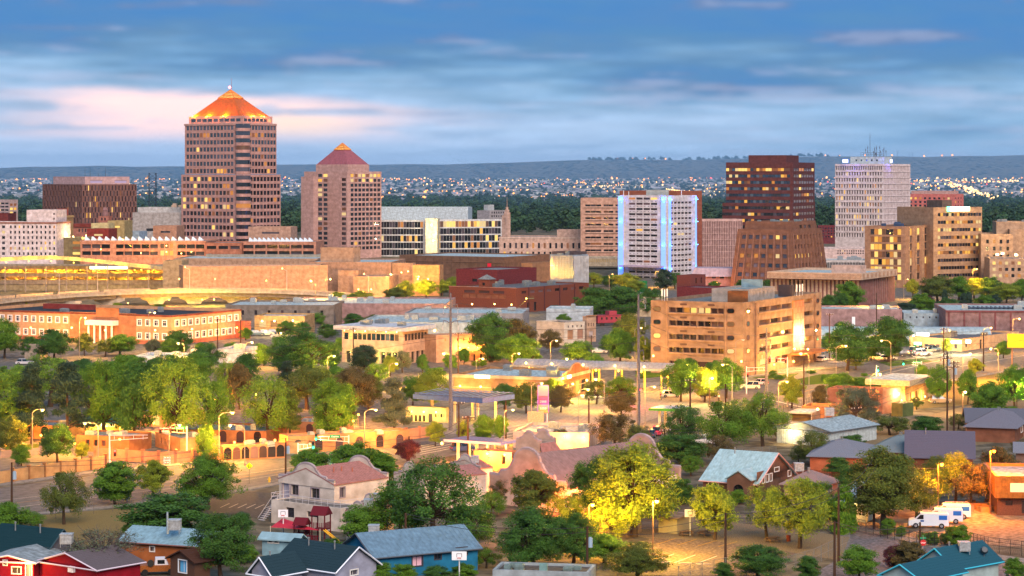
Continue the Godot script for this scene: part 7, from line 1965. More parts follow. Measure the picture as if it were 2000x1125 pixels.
func trees():
	for q in [
		["beside the orange school", [[8, 700, 622, 74, "round", "g"], [105, 705, 643, 84, "round", "d"], [60, 700, 655, 50, "dense", "d"], [165, 695, 650, 40, "round", "o"], [235, 695, 652, 74, "round", "g"], [348, 693, 643, 62, "dense", "d"], [330, 697, 660, 44, "dense", "g"], [205, 697, 662, 46, "wispy", "o"], [300, 694, 662, 40, "round", "s"], [390, 690, 668, 26, "dense", "g"]]],
		["in the park behind the stucco blocks", [[20, 860, 722, 140, "wispy", "w"], [98, 795, 694, 150, "wispy", "w"], [62, 868, 712, 96, "pine", "k"], [132, 868, 708, 112, "pine", "k"], [205, 862, 700, 138, "round", "g"], [262, 866, 706, 116, "round", "d"], [236, 800, 694, 96, "round", "g"], [300, 800, 700, 80, "round", "d"], [345, 872, 698, 136, "wispy", "w"], [415, 865, 735, 84, "wispy", "g"], [468, 800, 710, 64, "round", "b"], [522, 862, 735, 116, "wispy", "w"], [600, 800, 715, 116, "wispy", "o"], [566, 862, 760, 72, "pine", "o"], [652, 868, 738, 120, "round", "g"], [690, 812, 714, 120, "round", "b"], [770, 858, 738, 92, "pine", "s"], [440, 790, 705, 60, "wispy", "w"], [380, 760, 690, 80, "round", "g"], [160, 760, 700, 100, "round", "d"], [20, 780, 712, 90, "wispy", "w"], [560, 770, 705, 50, "pine", "k"], [480, 760, 690, 70, "round", "d"], [330, 745, 690, 80, "dense", "d"], [250, 735, 690, 80, "dense", "g"], [720, 800, 730, 70, "round", "o"], [620, 770, 715, 70, "round", "y"]]],
		["near the ribbon window office", [[592, 738, 645, 136, "round", "d"], [545, 725, 655, 60, "wispy", "g"], [646, 722, 668, 44, "dense", "d"], [712, 722, 670, 62, "dense", "k"], [752, 706, 660, 32, "round", "g"], [786, 728, 685, 42, "wispy", "s"], [826, 702, 660, 44, "round", "g"], [825, 728, 692, 30, "round", "d"], [410, 725, 668, 62, "wispy", "d"], [388, 742, 680, 72, "round", "d"], [515, 715, 672, 40, "dense", "g"], [560, 662, 625, 40, "round", "g"], [590, 655, 628, 34, "round", "d"], [640, 660, 630, 44, "dense", "d"], [690, 640, 612, 50, "round", "d"], [625, 640, 605, 40, "round", "g"], [525, 615, 600, 44, "dense", "g"], [730, 640, 614, 40, "round", "o"], [452, 700, 668, 36, "round", "g"], [505, 700, 670, 40, "round", "d"], [600, 775, 725, 60, "round", "y"], [655, 760, 715, 60, "round", "g"], [735, 755, 710, 54, "wispy", "g"], [762, 735, 695, 40, "round", "y"], [880, 725, 690, 36, "round", "g"], [480, 665, 640, 30, "round", "g"], [670, 690, 655, 36, "dense", "g"]]],
		["around the corner store", [[842, 800, 722, 72, "round", "y"], [806, 795, 735, 54, "round", "g"], [985, 800, 748, 58, "round", "d"], [1028, 808, 746, 62, "round", "o"], [1095, 806, 752, 54, "round", "b"], [1078, 785, 738, 44, "round", "y"], [1212, 815, 765, 70, "round", "b"], [1214, 790, 734, 62, "round", "g"], [1165, 790, 742, 54, "wispy", "o"], [1005, 762, 726, 34, "round", "y"], [850, 745, 715, 50, "dense", "g"]]],
		["beside the white deco warehouse", [[958, 708, 608, 92, "round", "d"], [1005, 706, 622, 96, "round", "b"], [1012, 722, 650, 84, "round", "g"], [1076, 690, 643, 46, "round", "b"], [962, 708, 668, 42, "dense", "d"], [906, 712, 680, 30, "round", "g"], [1130, 712, 665, 76, "round", "g"], [1210, 712, 640, 74, "round", "g"], [1230, 690, 612, 76, "round", "o"], [1258, 716, 655, 44, "round", "y"], [1040, 715, 680, 40, "round", "g"], [1100, 735, 700, 40, "round", "y"], [1160, 735, 690, 44, "round", "g"], [1185, 690, 655, 36, "round", "d"], [1300, 660, 625, 40, "round", "g"], [1100, 645, 612, 36, "dense", "g"]]],
		["behind the red brick warehouse", [[1165, 625, 556, 92, "dense", "d"], [1215, 625, 556, 104, "dense", "d"], [1268, 618, 562, 62, "dense", "d"], [1084, 612, 594, 24, "dense", "k"]]],
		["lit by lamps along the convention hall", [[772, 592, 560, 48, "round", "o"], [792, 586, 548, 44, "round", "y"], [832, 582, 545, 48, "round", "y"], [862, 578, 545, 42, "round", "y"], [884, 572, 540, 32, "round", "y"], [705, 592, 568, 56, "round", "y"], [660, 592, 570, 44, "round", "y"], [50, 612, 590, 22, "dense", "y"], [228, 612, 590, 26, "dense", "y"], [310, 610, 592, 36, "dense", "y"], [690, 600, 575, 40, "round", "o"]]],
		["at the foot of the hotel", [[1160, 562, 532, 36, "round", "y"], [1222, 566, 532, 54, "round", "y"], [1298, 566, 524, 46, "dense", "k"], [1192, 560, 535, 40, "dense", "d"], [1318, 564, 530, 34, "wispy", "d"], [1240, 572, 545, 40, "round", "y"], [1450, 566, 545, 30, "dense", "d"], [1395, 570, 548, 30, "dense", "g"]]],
		["beside the bank with the frieze", [[1660, 612, 548, 62, "round", "g"], [1622, 625, 575, 54, "dense", "d"], [1640, 618, 570, 40, "dense", "d"], [1520, 572, 545, 24, "dense", "g"], [1500, 568, 545, 26, "dense", "d"]]],
		["along the avenue by the tan offices", [[1732, 584, 538, 36, "round", "g"], [1782, 580, 545, 32, "round", "y"], [1832, 592, 538, 84, "round", "o"], [1872, 588, 540, 62, "round", "g"], [1902, 584, 543, 60, "round", "y"], [1937, 584, 540, 54, "dense", "d"], [1966, 592, 553, 60, "round", "y"], [1995, 590, 545, 54, "round", "g"], [1802, 618, 572, 52, "dense", "g"], [1850, 618, 582, 60, "dense", "d"], [1845, 606, 566, 16, "cypress", "k"], [1892, 608, 568, 18, "cypress", "k"], [1882, 604, 572, 20, "cypress", "k"], [1922, 608, 575, 42, "dense", "g"], [1768, 622, 588, 46, "dense", "k"], [1945, 606, 575, 30, "cypress", "k"], [1815, 610, 578, 30, "round", "p"]]],
		["by the shops' parking lot", [[1655, 724, 630, 104, "round", "d"], [1735, 708, 616, 96, "round", "d"], [1702, 706, 655, 44, "round", "g"], [1672, 722, 682, 50, "round", "y"], [1742, 705, 660, 34, "round", "y"], [1886, 668, 638, 38, "round", "g"], [1838, 668, 644, 26, "round", "d"], [1850, 692, 660, 24, "round", "y"], [1620, 690, 650, 40, "round", "g"], [1770, 670, 640, 40, "round", "d"], [1960, 700, 665, 40, "round", "g"], [1905, 735, 700, 36, "round", "y"], [1640, 660, 628, 40, "dense", "d"], [1800, 745, 712, 34, "round", "g"]]],
		["before the brown parking garage", [[1330, 785, 700, 76, "round", "g"], [1418, 778, 700, 76, "round", "g"], [1376, 786, 718, 66, "round", "y"], [1396, 752, 700, 44, "dense", "d"], [1348, 752, 694, 36, "dense", "d"], [1546, 798, 734, 54, "round", "y"], [1602, 800, 752, 40, "round", "b"], [1290, 715, 690, 24, "dense", "g"], [1510, 735, 722, 20, "dense", "g"]]],
		["along the main road kerb", [[605, 940, 875, 94, "dense", "g"], [692, 940, 863, 116, "dense", "g"], [752, 944, 884, 74, "dense", "g"], [796, 905, 856, 54, "round", "p"], [225, 985, 898, 104, "dense", "g"], [300, 968, 898, 74, "round", "y"], [405, 995, 882, 140, "round", "g"], [125, 1025, 918, 92, "wispy", "o"], [850, 872, 822, 42, "round", "y"], [905, 862, 822, 30, "round", "y"], [945, 862, 808, 46, "dense", "g"], [976, 862, 810, 38, "round", "g"], [42, 910, 866, 42, "dense", "g"], [113, 905, 828, 82, "round", "d"], [160, 898, 862, 34, "round", "y"], [20, 890, 812, 70, "round", "o"], [402, 905, 828, 52, "round", "g"]]],
		["among the small coloured houses", [[330, 1050, 962, 186, "dense", "d"], [432, 1135, 998, 146, "round", "d"], [15, 1060, 982, 104, "round", "g"], [200, 1132, 1032, 170, "bare", "s"], [704, 1066, 988, 104, "round", "g"], [702, 1088, 1044, 62, "wispy", "g"], [650, 1085, 1050, 50, "dense", "d"], [730, 1140, 1094, 84, "dense", "g"], [852, 1140, 1104, 64, "dense", "d"], [790, 1140, 1098, 56, "dense", "g"], [470, 1050, 1000, 60, "round", "d"], [255, 1050, 1020, 40, "dense", "g"], [60, 1030, 1000, 60, "wispy", "g"], [480, 1100, 1062, 56, "dense", "g"], [625, 1095, 1060, 50, "dense", "g"], [560, 1075, 1050, 36, "wispy", "g"], [950, 1110, 1070, 60, "wispy", "g"], [905, 1140, 1100, 60, "dense", "g"], [665, 1130, 1096, 50, "dense", "d"], [1000, 1075, 1035, 60, "wispy", "g"], [300, 1090, 1060, 40, "dense", "g"], [230, 1090, 1062, 44, "wispy", "g"], [420, 1060, 1010, 70, "round", "g"], [30, 1120, 1075, 50, "wispy", "g"]]],
		["around the mission church", [[846, 1072, 896, 190, "wispy", "d"], [778, 1062, 946, 124, "wispy", "g"], [920, 1080, 985, 110, "wispy", "d"], [1040, 1118, 988, 170, "round", "d"], [1120, 1110, 1000, 120, "round", "d"], [1044, 1010, 918, 114, "round", "o"], [1096, 872, 836, 36, "wispy", "b"], [1198, 882, 806, 92, "wispy", "b"], [1245, 885, 830, 60, "wispy", "o"], [1238, 1048, 862, 226, "round", "y"], [1160, 1030, 890, 120, "round", "d"], [1108, 1040, 965, 94, "wispy", "y"], [985, 985, 935, 60, "wispy", "b"], [1180, 1100, 1040, 100, "round", "g"], [1095, 1072, 1010, 90, "round", "o"], [1300, 1010, 950, 70, "round", "d"], [1185, 1060, 985, 90, "wispy", "y"], [960, 1010, 960, 60, "wispy", "g"], [1330, 985, 930, 60, "dense", "d"]]],
		["between the crossing and the turquoise roof", [[1330, 910, 842, 112, "dense", "d"], [1415, 885, 780, 116, "wispy", "g"], [1490, 872, 766, 106, "wispy", "w"], [1335, 868, 792, 92, "wispy", "d"], [1400, 905, 848, 64, "wispy", "b"], [1450, 850, 800, 70, "wispy", "g"], [1590, 908, 842, 82, "wispy", "o"], [1666, 884, 846, 54, "dense", "d"], [1640, 940, 892, 64, "dense", "d"], [1672, 840, 752, 104, "wispy", "s"], [1738, 850, 812, 84, "wispy", "o"], [1810, 852, 810, 70, "dense", "d"], [1640, 772, 728, 74, "dense", "g"], [1680, 768, 735, 56, "dense", "g"], [1715, 775, 745, 40, "dense", "d"], [1560, 905, 875, 40, "wispy", "o"], [1700, 915, 885, 50, "dense", "g"], [1755, 935, 890, 60, "wispy", "g"], [1830, 940, 890, 60, "wispy", "o"], [1600, 985, 940, 60, "wispy", "g"], [1620, 1015, 970, 50, "dense", "g"], [1440, 985, 955, 40, "dense", "g"], [1350, 930, 890, 50, "wispy", "g"], [1990, 895, 860, 40, "wispy", "b"], [1285, 900, 865, 50, "wispy", "g"], [1525, 860, 830, 40, "wispy", "o"]]],
		["by the clinic and the dirt lot", [[1832, 788, 712, 50, "round", "g"], [1890, 790, 722, 48, "round", "g"], [1930, 835, 744, 88, "round", "g"], [1982, 800, 712, 74, "round", "g"], [1872, 838, 808, 40, "wispy", "o"], [1790, 800, 775, 30, "wispy", "o"], [1975, 830, 790, 40, "dense", "g"]]],
		["around the play yard and side street", [[1396, 1055, 942, 104, "round", "y"], [1498, 1052, 946, 94, "wispy", "y"], [1562, 1072, 930, 130, "wispy", "y"], [1245, 1135, 1058, 136, "round", "o"], [1482, 1135, 1062, 136, "round", "d"], [1676, 1135, 1066, 94, "round", "g"], [1772, 1115, 1056, 74, "dense", "b"], [1745, 1112, 1064, 48, "dense", "p"], [1982, 1138, 1088, 44, "dense", "g"], [1810, 1138, 1092, 54, "pine", "k"], [1648, 1042, 946, 52, "cypress", "g"], [1726, 1036, 872, 190, "round", "o"], [1672, 985, 905, 80, "round", "d"], [1790, 1015, 915, 90, "round", "o"], [1866, 985, 884, 90, "wispy", "y"], [1898, 990, 905, 84, "wispy", "b"], [1950, 950, 872, 80, "round", "b"], [1845, 905, 868, 40, "wispy", "b"], [1580, 1135, 1085, 60, "dense", "d"], [1415, 1135, 1098, 50, "dense", "d"]]]]:
		for t in q[1]:
			tree(t[0], t[1], t[2], t[3], t[4], t[5], q[0])
	# low shrubs
	for t in [[1822, 1066, 1036, 36], [1872, 1070, 1022, 62], [1845, 1062, 1040, 26], [1800, 1056, 1038, 20], [1520, 742, 732, 30], [1585, 730, 722, 26], [1250, 738, 730, 24], [1610, 745, 730, 16], [1150, 745, 733, 22], [930, 716, 704, 22], [944, 716, 702, 20], [1688, 735, 728, 20], [790, 1075, 1058, 22], [1735, 1048, 1010, 40], [1760, 1050, 1025, 26]]:
		var P = gp(t[0], t[1]); var s = F / -P.z
		var key = "shrub"
		var o: Node3D
		var place = "by the depot fence" if t[1] > 1000 else "on the verges round the brown garage"
		if not protos.has(key):
			o = thing("shrub", "low rounded green shrub " + place, "shrub", P, t[0], "shrubs " + place)
			part(o, "foliage", crown("dense", 2)[0], leafmat("g", LEAF.g))
			protos[key] = o
		else: o = copy(protos[key], "shrub", "low rounded green shrub " + place, P, t[0], Vector3.ONE, "shrubs " + place)
		o.scale = Vector3(t[3] / s, (t[1] - t[2]) / s, t[3] / s)

# ---------- posts, lamps, wires ----------
func street_lamp(x: float, yb: float, yt: float, arm: float, hex: String, e: float, place: String, post := "847870"):
	var P = gp(x, yb); var H = hh(yt, -P.z)
	var o = thing("street_lamp", "curved arm street lamp " + place, "street lamp", P, 0.0, "street lamps " + place)
	var mb = MB.new()
	mb.tube(Vector3(0, 0, 0), Vector3(0, H - 0.5, 0), 0.1, 0.06, 7)
	mb.tube(Vector3.ZERO, Vector3(0, 0.5, 0), 0.22, 0.2, 8)
	part(o, "post", mb, paint(post))
	mb = MB.new()
	mb.path([Vector3(0, H - 0.6, 0), Vector3(arm * 0.3, H - 0.1, 0), Vector3(arm * 0.7, H + 0.05, 0), Vector3(arm, H + 0.05, 0)], 0.06, 0.045, 6)
	part(o, "arm", mb, paint(post))
	mb = MB.new(); mb.box(Vector3(arm * 1.12, H + 0.05, 0), Vector3(0.8, 0.16, 0.34))
	part(o, "lamp_head", mb, paint("a8a8a8"))
	mb = MB.new(); mb.ball(Vector3(arm * 1.14, H - 0.08, 0), Vector3(0.24, 0.12, 0.16), 8)
	part(o, "lens", mb, glow("lamp_" + hex, hex, 9.0) if e > 0 else mat("dead_lens", "c8c8c8", 0.2))
	if e > 0: omni(o, Vector3(arm * 1.14, H - 0.25, 0), hex, e, 0.15)
func flood_pole(x: float, yb: float, yt: float, hex: String, e: float, label: String, s := 0.3):
	s = minf(s, 0.24)
	var P = gp(x, yb); var H = hh(yt, -P.z)
	var o = thing("lamp_post", label, "lamp post", P)
	var mb = MB.new(); mb.tube(Vector3.ZERO, Vector3(0, H, 0), 0.13, 0.09, 7)
	part(o, "post", mb, paint("6a4c38"))
	mb = MB.new(); mb.tube(Vector3(0, H - 0.1, 0), Vector3(0.5, H + 0.15, 0.3), 0.05, 0.04, 5); mb.tube(Vector3(0.5, H + 0.1, 0.3), Vector3(0.5, H + 0.4, 0.3), 0.26, 0.1, 8)
	part(o, "bracket", mb, paint("584840"))
	mb = MB.new(); mb.ball(Vector3(0.5, H - 0.05, 0.3), Vector3.ONE * s, 10)
	part(o, "lamp_globe", mb, glow("flood_" + hex, hex, 14.0))
	omni(o, Vector3(0.5, H - 0.05, 0.3), hex, e, s)
func wood_pole(x: float, yb: float, yt: float, label: String, arms := 1, drum := false) -> Vector3:
	var P = gp(x, yb); var H = hh(yt, -P.z)
	var o = thing("utility_pole", label, "utility pole", P, 0.5)
	var mb = MB.new(); mb.tube(Vector3(0, -0.2, 0), Vector3(0, H, 0), 0.19, 0.13, 8)
	part(o, "pole", mb, mat("pole_wood", "5c4030", 0.95, tex_streak, 0.5))
	for k in arms:
		mb = MB.new(); mb.box(Vector3(0, H - 0.35 - k * 0.8, 0.15), Vector3(2.4, 0.13, 0.1))
		for s in [-1, 1]: mb.tube(Vector3(s * 0.8, H - 0.35 - k * 0.8, 0.15), Vector3(0, H - 1.0 - k * 0.8, 0.12), 0.025, 0.025, 4)
		part(o, "crossarm", mb, mat("pole_wood"))
		for x2 in [-1.1, -0.5, 0.5, 1.1]:
			mb = MB.new(); mb.tube(Vector3(x2, H - 0.28 - k * 0.8, 0.15), Vector3(x2, H - 0.05 - k * 0.8, 0.15), 0.05, 0.07, 6)
			part(o, "insulator", mb, paint("c8c0b8"))
	if drum:
		mb = MB.new(); mb.tube(Vector3(0.42, H - 2.6, 0), Vector3(0.42, H - 1.5, 0), 0.3, 0.3, 10); mb.tube(Vector3(0.42, H - 1.5, 0), Vector3(0.42, H - 1.35, 0), 0.3, 0.16, 10)
		part(o, "transformer", mb, paint("8fa4b8"))
	return Vector3(P.x, H - 0.1, P.z)
func steel_pole(x: float, yb: float, yt: float, label: String, arms: Array) -> Vector3:
	var P = gp(x, yb); var H = hh(yt, -P.z)
	var o = thing("transmission_pole", label, "transmission pole", P)
	var mb = MB.new(); mb.tube(Vector3(0, -0.2, 0), Vector3(0, H, 0), 0.4, 0.18, 12)
	part(o, "pole", mb, mat("galvanised", "77757f", 0.6, tex_soft, 0.3, {metal = 0.3}))
	for a in arms:
		mb = MB.new()
		mb.path([Vector3(0, hh(a[0], -P.z), 0), Vector3(a[1] * 0.5, hh(a[0], -P.z) + 0.5, 0), Vector3(a[1] * 0.9, hh(a[0], -P.z) + 0.6, 0), Vector3(a[1], hh(a[0], -P.z) - 0.3, 0)], 0.12, 0.07, 6)
		part(o, "arm", mb, mat("galvanised"))
		mb = MB.new()
		for k in 4: mb.tube(Vector3(a[1], hh(a[0], -P.z) - 0.5 - k * 0.22, 0), Vector3(a[1], hh(a[0], -P.z) - 0.58 - k * 0.22, 0), 0.12, 0.12, 6)
		part(o, "insulator", mb, paint("b8b4bc"))
	return Vector3(P.x, H, P.z)
func wire(a: Vector3, c: Vector3, sag: float, place: String, r := 0.032):
	var mb = MB.new(); var pts = []
	for k in 11:
		var t = k / 10.0
		pts.append(a.lerp(c, t) - Vector3(0, sag * 4.0 * t * (1.0 - t), 0))
	mb.path(pts, r, r, 4)
	var o = part(self, numbered("power_line"), mb, paint("3a3638"))
	tag(o, "thin dark power line strung " + place, "cable", "power lines " + place)
func traffic(x: float, yb: float, yt: float, arm: float, heads: Array, label: String, sign_text := "", sign_at := 0.0, yaw := 0.0):
	var P = gp(x, yb); var H = hh(yt, -P.z)
	var o = thing("traffic_signal", label, "traffic signal", P, yaw)
	var mb = MB.new(); mb.tube(Vector3.ZERO, Vector3(0, H + 0.3, 0), 0.16, 0.12, 8); part(o, "post", mb, paint("d8ccc4"))
	mb = MB.new(); mb.tube(Vector3(0, H, 0), Vector3(arm, H, 0), 0.07, 0.05, 6); mb.tube(Vector3(0, H - 0.9, 0), Vector3(arm, H - 0.5, 0), 0.06, 0.05, 6)
	for k in 4: mb.tube(Vector3(arm * (k + 0.5) / 4.0, H, 0), Vector3(arm * (k + 0.5) / 4.0, H - 0.75, 0), 0.04, 0.04, 5)
	part(o, "mast_arm", mb, paint("d8ccc4"))
	for h in heads:   # [place along the arm, drop, colour]
		var c = Vector3(arm * h[0], H + h[1], 0.25)
		mb = MB.new(); mb.box(c, Vector3(0.42, 1.15, 0.28))
		for k in 3: mb.tube(c + Vector3(0, 0.36 - k * 0.36, 0.14), c + Vector3(0, 0.36 - k * 0.36, 0.32), 0.17, 0.17, 8, false)
		part(o, "signal_head", mb, paint("241c1c"))
		var y: float = 0.36 if h[2] == "red" else -0.36
		mb = MB.new(); mb.ball(c + Vector3(0, y, 0.16), Vector3(0.16, 0.16, 0.06), 10)
		var lens = part(o, "signal_lamp", mb, glow("signal_" + h[2], "ff2a20" if h[2] == "red" else "20ff90", 8.0))
		omni(lens, c + Vector3(0, y, 0.6), "ff3020" if h[2] == "red" else "30ffa0", 6.0, 0.15)
	if sign_text:
		mb = MB.new(); mb.box(Vector3(arm * sign_at, H + 0.05, 0.12), Vector3(1.9, 0.55, 0.05)); part(o, "street_sign", mb, paint("0f7a4c"))
		var tm = TextMesh.new(); tm.text = sign_text; tm.font_size = 40; tm.pixel_size = 0.0095; tm.depth = 0.01
		var p = part(o, "sign_lettering", tm, paint("f0f4f0")); p.position = Vector3(arm * sign_at, H + 0.05, 0.16)
func posts():
	# lamps on the roads; extra parking lot ones added to spread the golden glow
	for q in [["along the main road wall", [[63, 890, 800, 1.6], [192, 912, 826, -2.0], [428, 905, 806, 2.0], [478, 910, 830, -2.2], [712, 880, 800, 1.8], [330, 905, 830, 1.6]], "ffb03c", 160.0],
		["around the corner store and crossing", [[1038, 830, 748, 1.8], [1323, 775, 712, 2.0], [1430, 790, 712, -1.8], [1130, 850, 760, 1.6], [1260, 835, 755, 1.6], [1180, 805, 740, -1.6], [985, 870, 800, 1.4]], "ffac3a", 120.0],
		["by the brown garage and avenue", [[1633, 755, 675, 2.0], [1580, 775, 690, -1.6], [1920, 720, 640, 1.8], [1978, 690, 622, 1.6], [1838, 705, 645, 2.0], [1740, 745, 665, -2.0], [1700, 800, 730, 1.8], [1790, 770, 690, 1.6], [1680, 705, 652, 1.5], [1880, 750, 690, 1.6], [1520, 815, 745, 1.6], [1950, 745, 680, -1.6]], "ffae3c", 160.0],
		["in the streets behind the viaduct trees", [[290, 690, 610, 1.5], [155, 700, 620, 1.4], [635, 620, 545, 1.6], [617, 612, 548, -1.6], [755, 590, 535, 1.4], [810, 585, 540, 1.4], [1545, 565, 520, 1.4], [1900, 585, 525, 1.4], [1765, 585, 545, 1.4], [690, 690, 640, 1.4], [560, 700, 650, -1.4], [860, 640, 600, 1.4], [1190, 570, 535, 1.2], [1280, 562, 530, 1.2], [1000, 738, 690, 1.5], [880, 735, 690, -1.5], [1240, 700, 640, 1.5], [1075, 720, 665, 1.4], [640, 745, 695, 1.4], [760, 760, 710, 1.5], [860, 690, 645, -1.4], [930, 745, 700, 1.4], [1120, 745, 700, -1.4], [480, 720, 668, 1.4], [360, 720, 670, -1.4], [1380, 640, 600, 1.3], [1480, 610, 570, 1.3], [1700, 640, 598, 1.3], [1830, 640, 600, 1.3]], "ffb84a", 190.0]]:
		for t in q[1]: street_lamp(t[0], t[1], t[2], t[3], q[2], q[3], q[0])
	street_lamp(1437, 745, 664, 1.6, "ff9a34", 0.0, "standing unlit at the garage corner")
	for q in [[1934, 1004, 880, "ff8414", 260.0, "tall lamp post blazing orange behind the depot yard", 0.42], [1832, 1018, 906, "ff9a1c", 170.0, "wooden lamp post half hidden in orange lit tree", 0.3], [1986, 800, 738, "e8ff70", 170.0, "lamp post glowing greenish white among trees by the clinic", 0.34], [1095, 785, 738, "ffe050", 130.0, "yellow lamp post shining inside the tree beside the store", 0.3], [1386, 790, 738, "ffe880", 110.0, "pale lamp post shining through the tree by the garage", 0.28], [733, 626, 600, "ff7030", 100.0, "low orange lamp post before the mauve warehouse", 0.3], [1340, 1075, 1010, "ffe060", 0.0, "", 0.0]]:
		if q[4] > 0: flood_pole(q[0], q[1], q[2], q[3], q[4], q[5], q[6])
	flood_pole(1275, 1092, 978, "ffc840", 200.0, "tall slim lamp post lighting the ball court and great tree", 0.24)
	flood_pole(1018, 1062, 1028, "ff9020", 30.0, "short orange lamp post among the church trees", 0.25)
	flood_pole(1150, 1072, 985, "ffb830", 150.0, "yellow lamp post under the great tree by the church", 0.25)
	flood_pole(1000, 960, 925, "ff9a40", 40.0, "orange lamp post in the church forecourt", 0.22)
	flood_pole(1780, 690, 655, "ffe8a0", 110.0, "white lamp post in the shops' parking lot", 0.3)
	flood_pole(1880, 810, 765, "ffd080", 60.0, "warm lamp post in the clinic parking lot", 0.25)
	flood_pole(1245, 795, 760, "ff2030", 40.0, "red sign lamp glowing beside the dark tree", 0.35)
	# transmission poles and lines
	var A = steel_pole(880, 842, 572, "tall galvanised steel transmission pole by the filling station", [[600, 1.4], [600, -1.4], [632, 1.5], [632, -1.5]])
	var B = steel_pole(1247, 850, 575, "tall galvanised steel transmission pole by the crossing", [[590, 1.3], [625, 1.3], [660, 1.3], [690, 1.0]])
	var C = steel_pole(1497, 770, 640, "galvanised steel transmission pole before the brown garage", [[668, 1.0], [668, -1.0], [690, 1.0], [690, -1.0]])
	var D = at(2150, 610, 640.0); var E = at(-120, 690, 700.0)
	for k in 3:
		var o = Vector3(0, -2.0 - k * 3.4, 0)
		wire(A + o + Vector3(1.4, 0, 0), B + o + Vector3(1.3, 0, 0), 1.6, "between the steel poles"); wire(B + o + Vector3(1.3, 0, 0), C + o * 0.8 + Vector3(1.0, 0, 0), 2.0, "between the steel poles"); wire(C + o * 0.8, D + o, 1.6, "from the last steel pole along the avenue"); wire(E + o, A + o - Vector3(1.4, 0, 0), 3.0, "over the park trees")
	var W = {}
	for q in [["a", 23, 985, 903, "short wooden pole carrying a blue transformer by the road", 0, true], ["b", 558, 938, 855, "leaning wooden utility pole with drum beside the mission house", 0, true], ["c", 799, 905, 852, "wooden utility pole before the purple plum tree", 0, false], ["d", 896, 872, 785, "orange lit wooden pole beside the filling station", 1, false], ["e", 914, 905, 812, "wooden utility pole next to the lilac carport", 1, false], ["f", 988, 858, 782, "wooden pole at the corner of blue canopy", 0, false], ["g", 1150, 838, 778, "dark wooden pole in the crossing forecourt", 0, false], ["h", 1348, 850, 740, "wooden utility pole with crossarm near the green canopy", 1, false], ["i", 1417, 840, 750, "wooden pole holding a small white notice", 0, false], ["j", 1298, 880, 838, "wooden pole with drum above the dense dark tree", 1, true], ["k", 1707, 1035, 892, "dark wooden pole with crossarms by the white cottage", 2, false], ["l", 1638, 1100, 952, "weathered wooden pole at the side street bend", 0, false], ["m", 1630, 1138, 1018, "bare wooden pole by the chain link corner", 0, false], ["n", 1417, 1112, 1002, "dark wooden pole at the ball court edge", 0, false], ["o", 1147, 1135, 1028, "wooden pole with drum and lamp arm by the low roof", 0, true], ["p", 792, 1108, 1002, "plain wooden pole before the blue house", 0, false], ["q", 1850, 850, 688, "twin wooden pole crowded with transformers", 2, true], ["r", 1863, 852, 705, "second of the twin wooden poles", 2, true], ["s", 1672, 855, 795, "wooden pole beside the white metal warehouse", 1, false], ["t", 1570, 800, 700, "wooden pole beside the crossing trees", 0, false], ["u", 1843, 735, 640, "dark wooden pole along the wide avenue", 1, false], ["v", 1921, 725, 650, "wooden pole with crossarm beside the avenue kerb", 1, false], ["w", 1797, 1085, 1020, "short wooden pole by the van yard fence", 0, false], ["x", 425, 700, 622, "wooden pole before the orange school", 1, false], ["y", 470, 692, 625, "thin wooden pole at the school corner", 0, false], ["z", 690, 720, 640, "wooden pole before the ribbon window office", 1, false], ["aa", 895, 735, 650, "dark wooden pole by the awning wall", 1, false], ["bb", 1155, 700, 655, "wooden pole near the deco warehouse", 1, false], ["cc", 1620, 700, 612, "dark wooden pole before the mauve shed", 1, false], ["dd", 1712, 650, 572, "slim wooden pole behind the barrel shed", 0, false]]:
		W[q[0]] = wood_pole(q[1], q[2], q[3], q[4], q[5], q[6])
	for q in [["a", "b", "along the main road"], ["b", "c", "along the main road"], ["c", "e", "along the main road"], ["e", "d", "along the main road"], ["d", "f", "round the filling station"], ["f", "h", "round the filling station"], ["h", "i", "over the crossing"], ["i", "t", "over the crossing"], ["t", "q", "towards the twin pole"], ["q", "v", "towards the avenue"], ["u", "v", "towards the avenue"], ["j", "s", "over the small lots"], ["s", "r", "over the small lots"], ["p", "o", "over the coloured houses"], ["o", "n", "over the ball court"], ["n", "l", "over the ball court"], ["l", "k", "over the side street"], ["m", "w", "over the side street"], ["x", "z", "before the ribbon window office"], ["z", "aa", "before the ribbon window office"], ["aa", "bb", "towards the deco warehouse"]]:
		wire(W[q[0]], W[q[1]], 0.9, q[2]); wire(W[q[0]] + Vector3(0.8, -0.5, 0), W[q[1]] + Vector3(0.8, -0.5, 0), 1.1, q[2])
	wire(W["k"], gp(1934, 978) + Vector3(0, hh(884, dep(978)), 0), 2.0, "from the crossarm pole to the orange lamp")
	# signals
	traffic(365, 895, 836, -4.6, [[0.62, -0.2, "red"], [1.0, -0.3, "red"]], "traffic signal showing red over the side road", "Coal Av", 0.26, 0.1)
	traffic(681, 888, 853, -5.8, [[1.0, -0.1, "green"]], "traffic signal showing green over the main road", "Coal Av", 0.42, -0.1)
	traffic(582, 905, 868, 2.6, [[1.0, -0.2, "green"]], "short traffic signal showing green beyond the dense trees", "", 0.0, 0.2)
	traffic(214, 912, 850, 6.5, [[0.15, -3.0, "red"]], "long traffic signal mast with dark sign at the bend", "", 0.0, 0.05)
	traffic(1538, 795, 700, -4.0, [[0.1, -0.4, "red"], [0.6, -0.2, "red"], [0.95, -0.2, "red"]], "traffic signal with red lamps before the brown garage", "", 0.0, 0.0)
	traffic(1458, 770, 718, 4.5, [[0.05, -1.5, "red"]], "traffic signal mast at the garage crossing", "", 0.0, 0.0)
	traffic(1800, 735, 708, -2.4, [[0.05, -1.6, "green"], [1.9, 0.0, "green"]], "traffic signals showing green on the avenue", "Broadway", 0.5, 0.0)
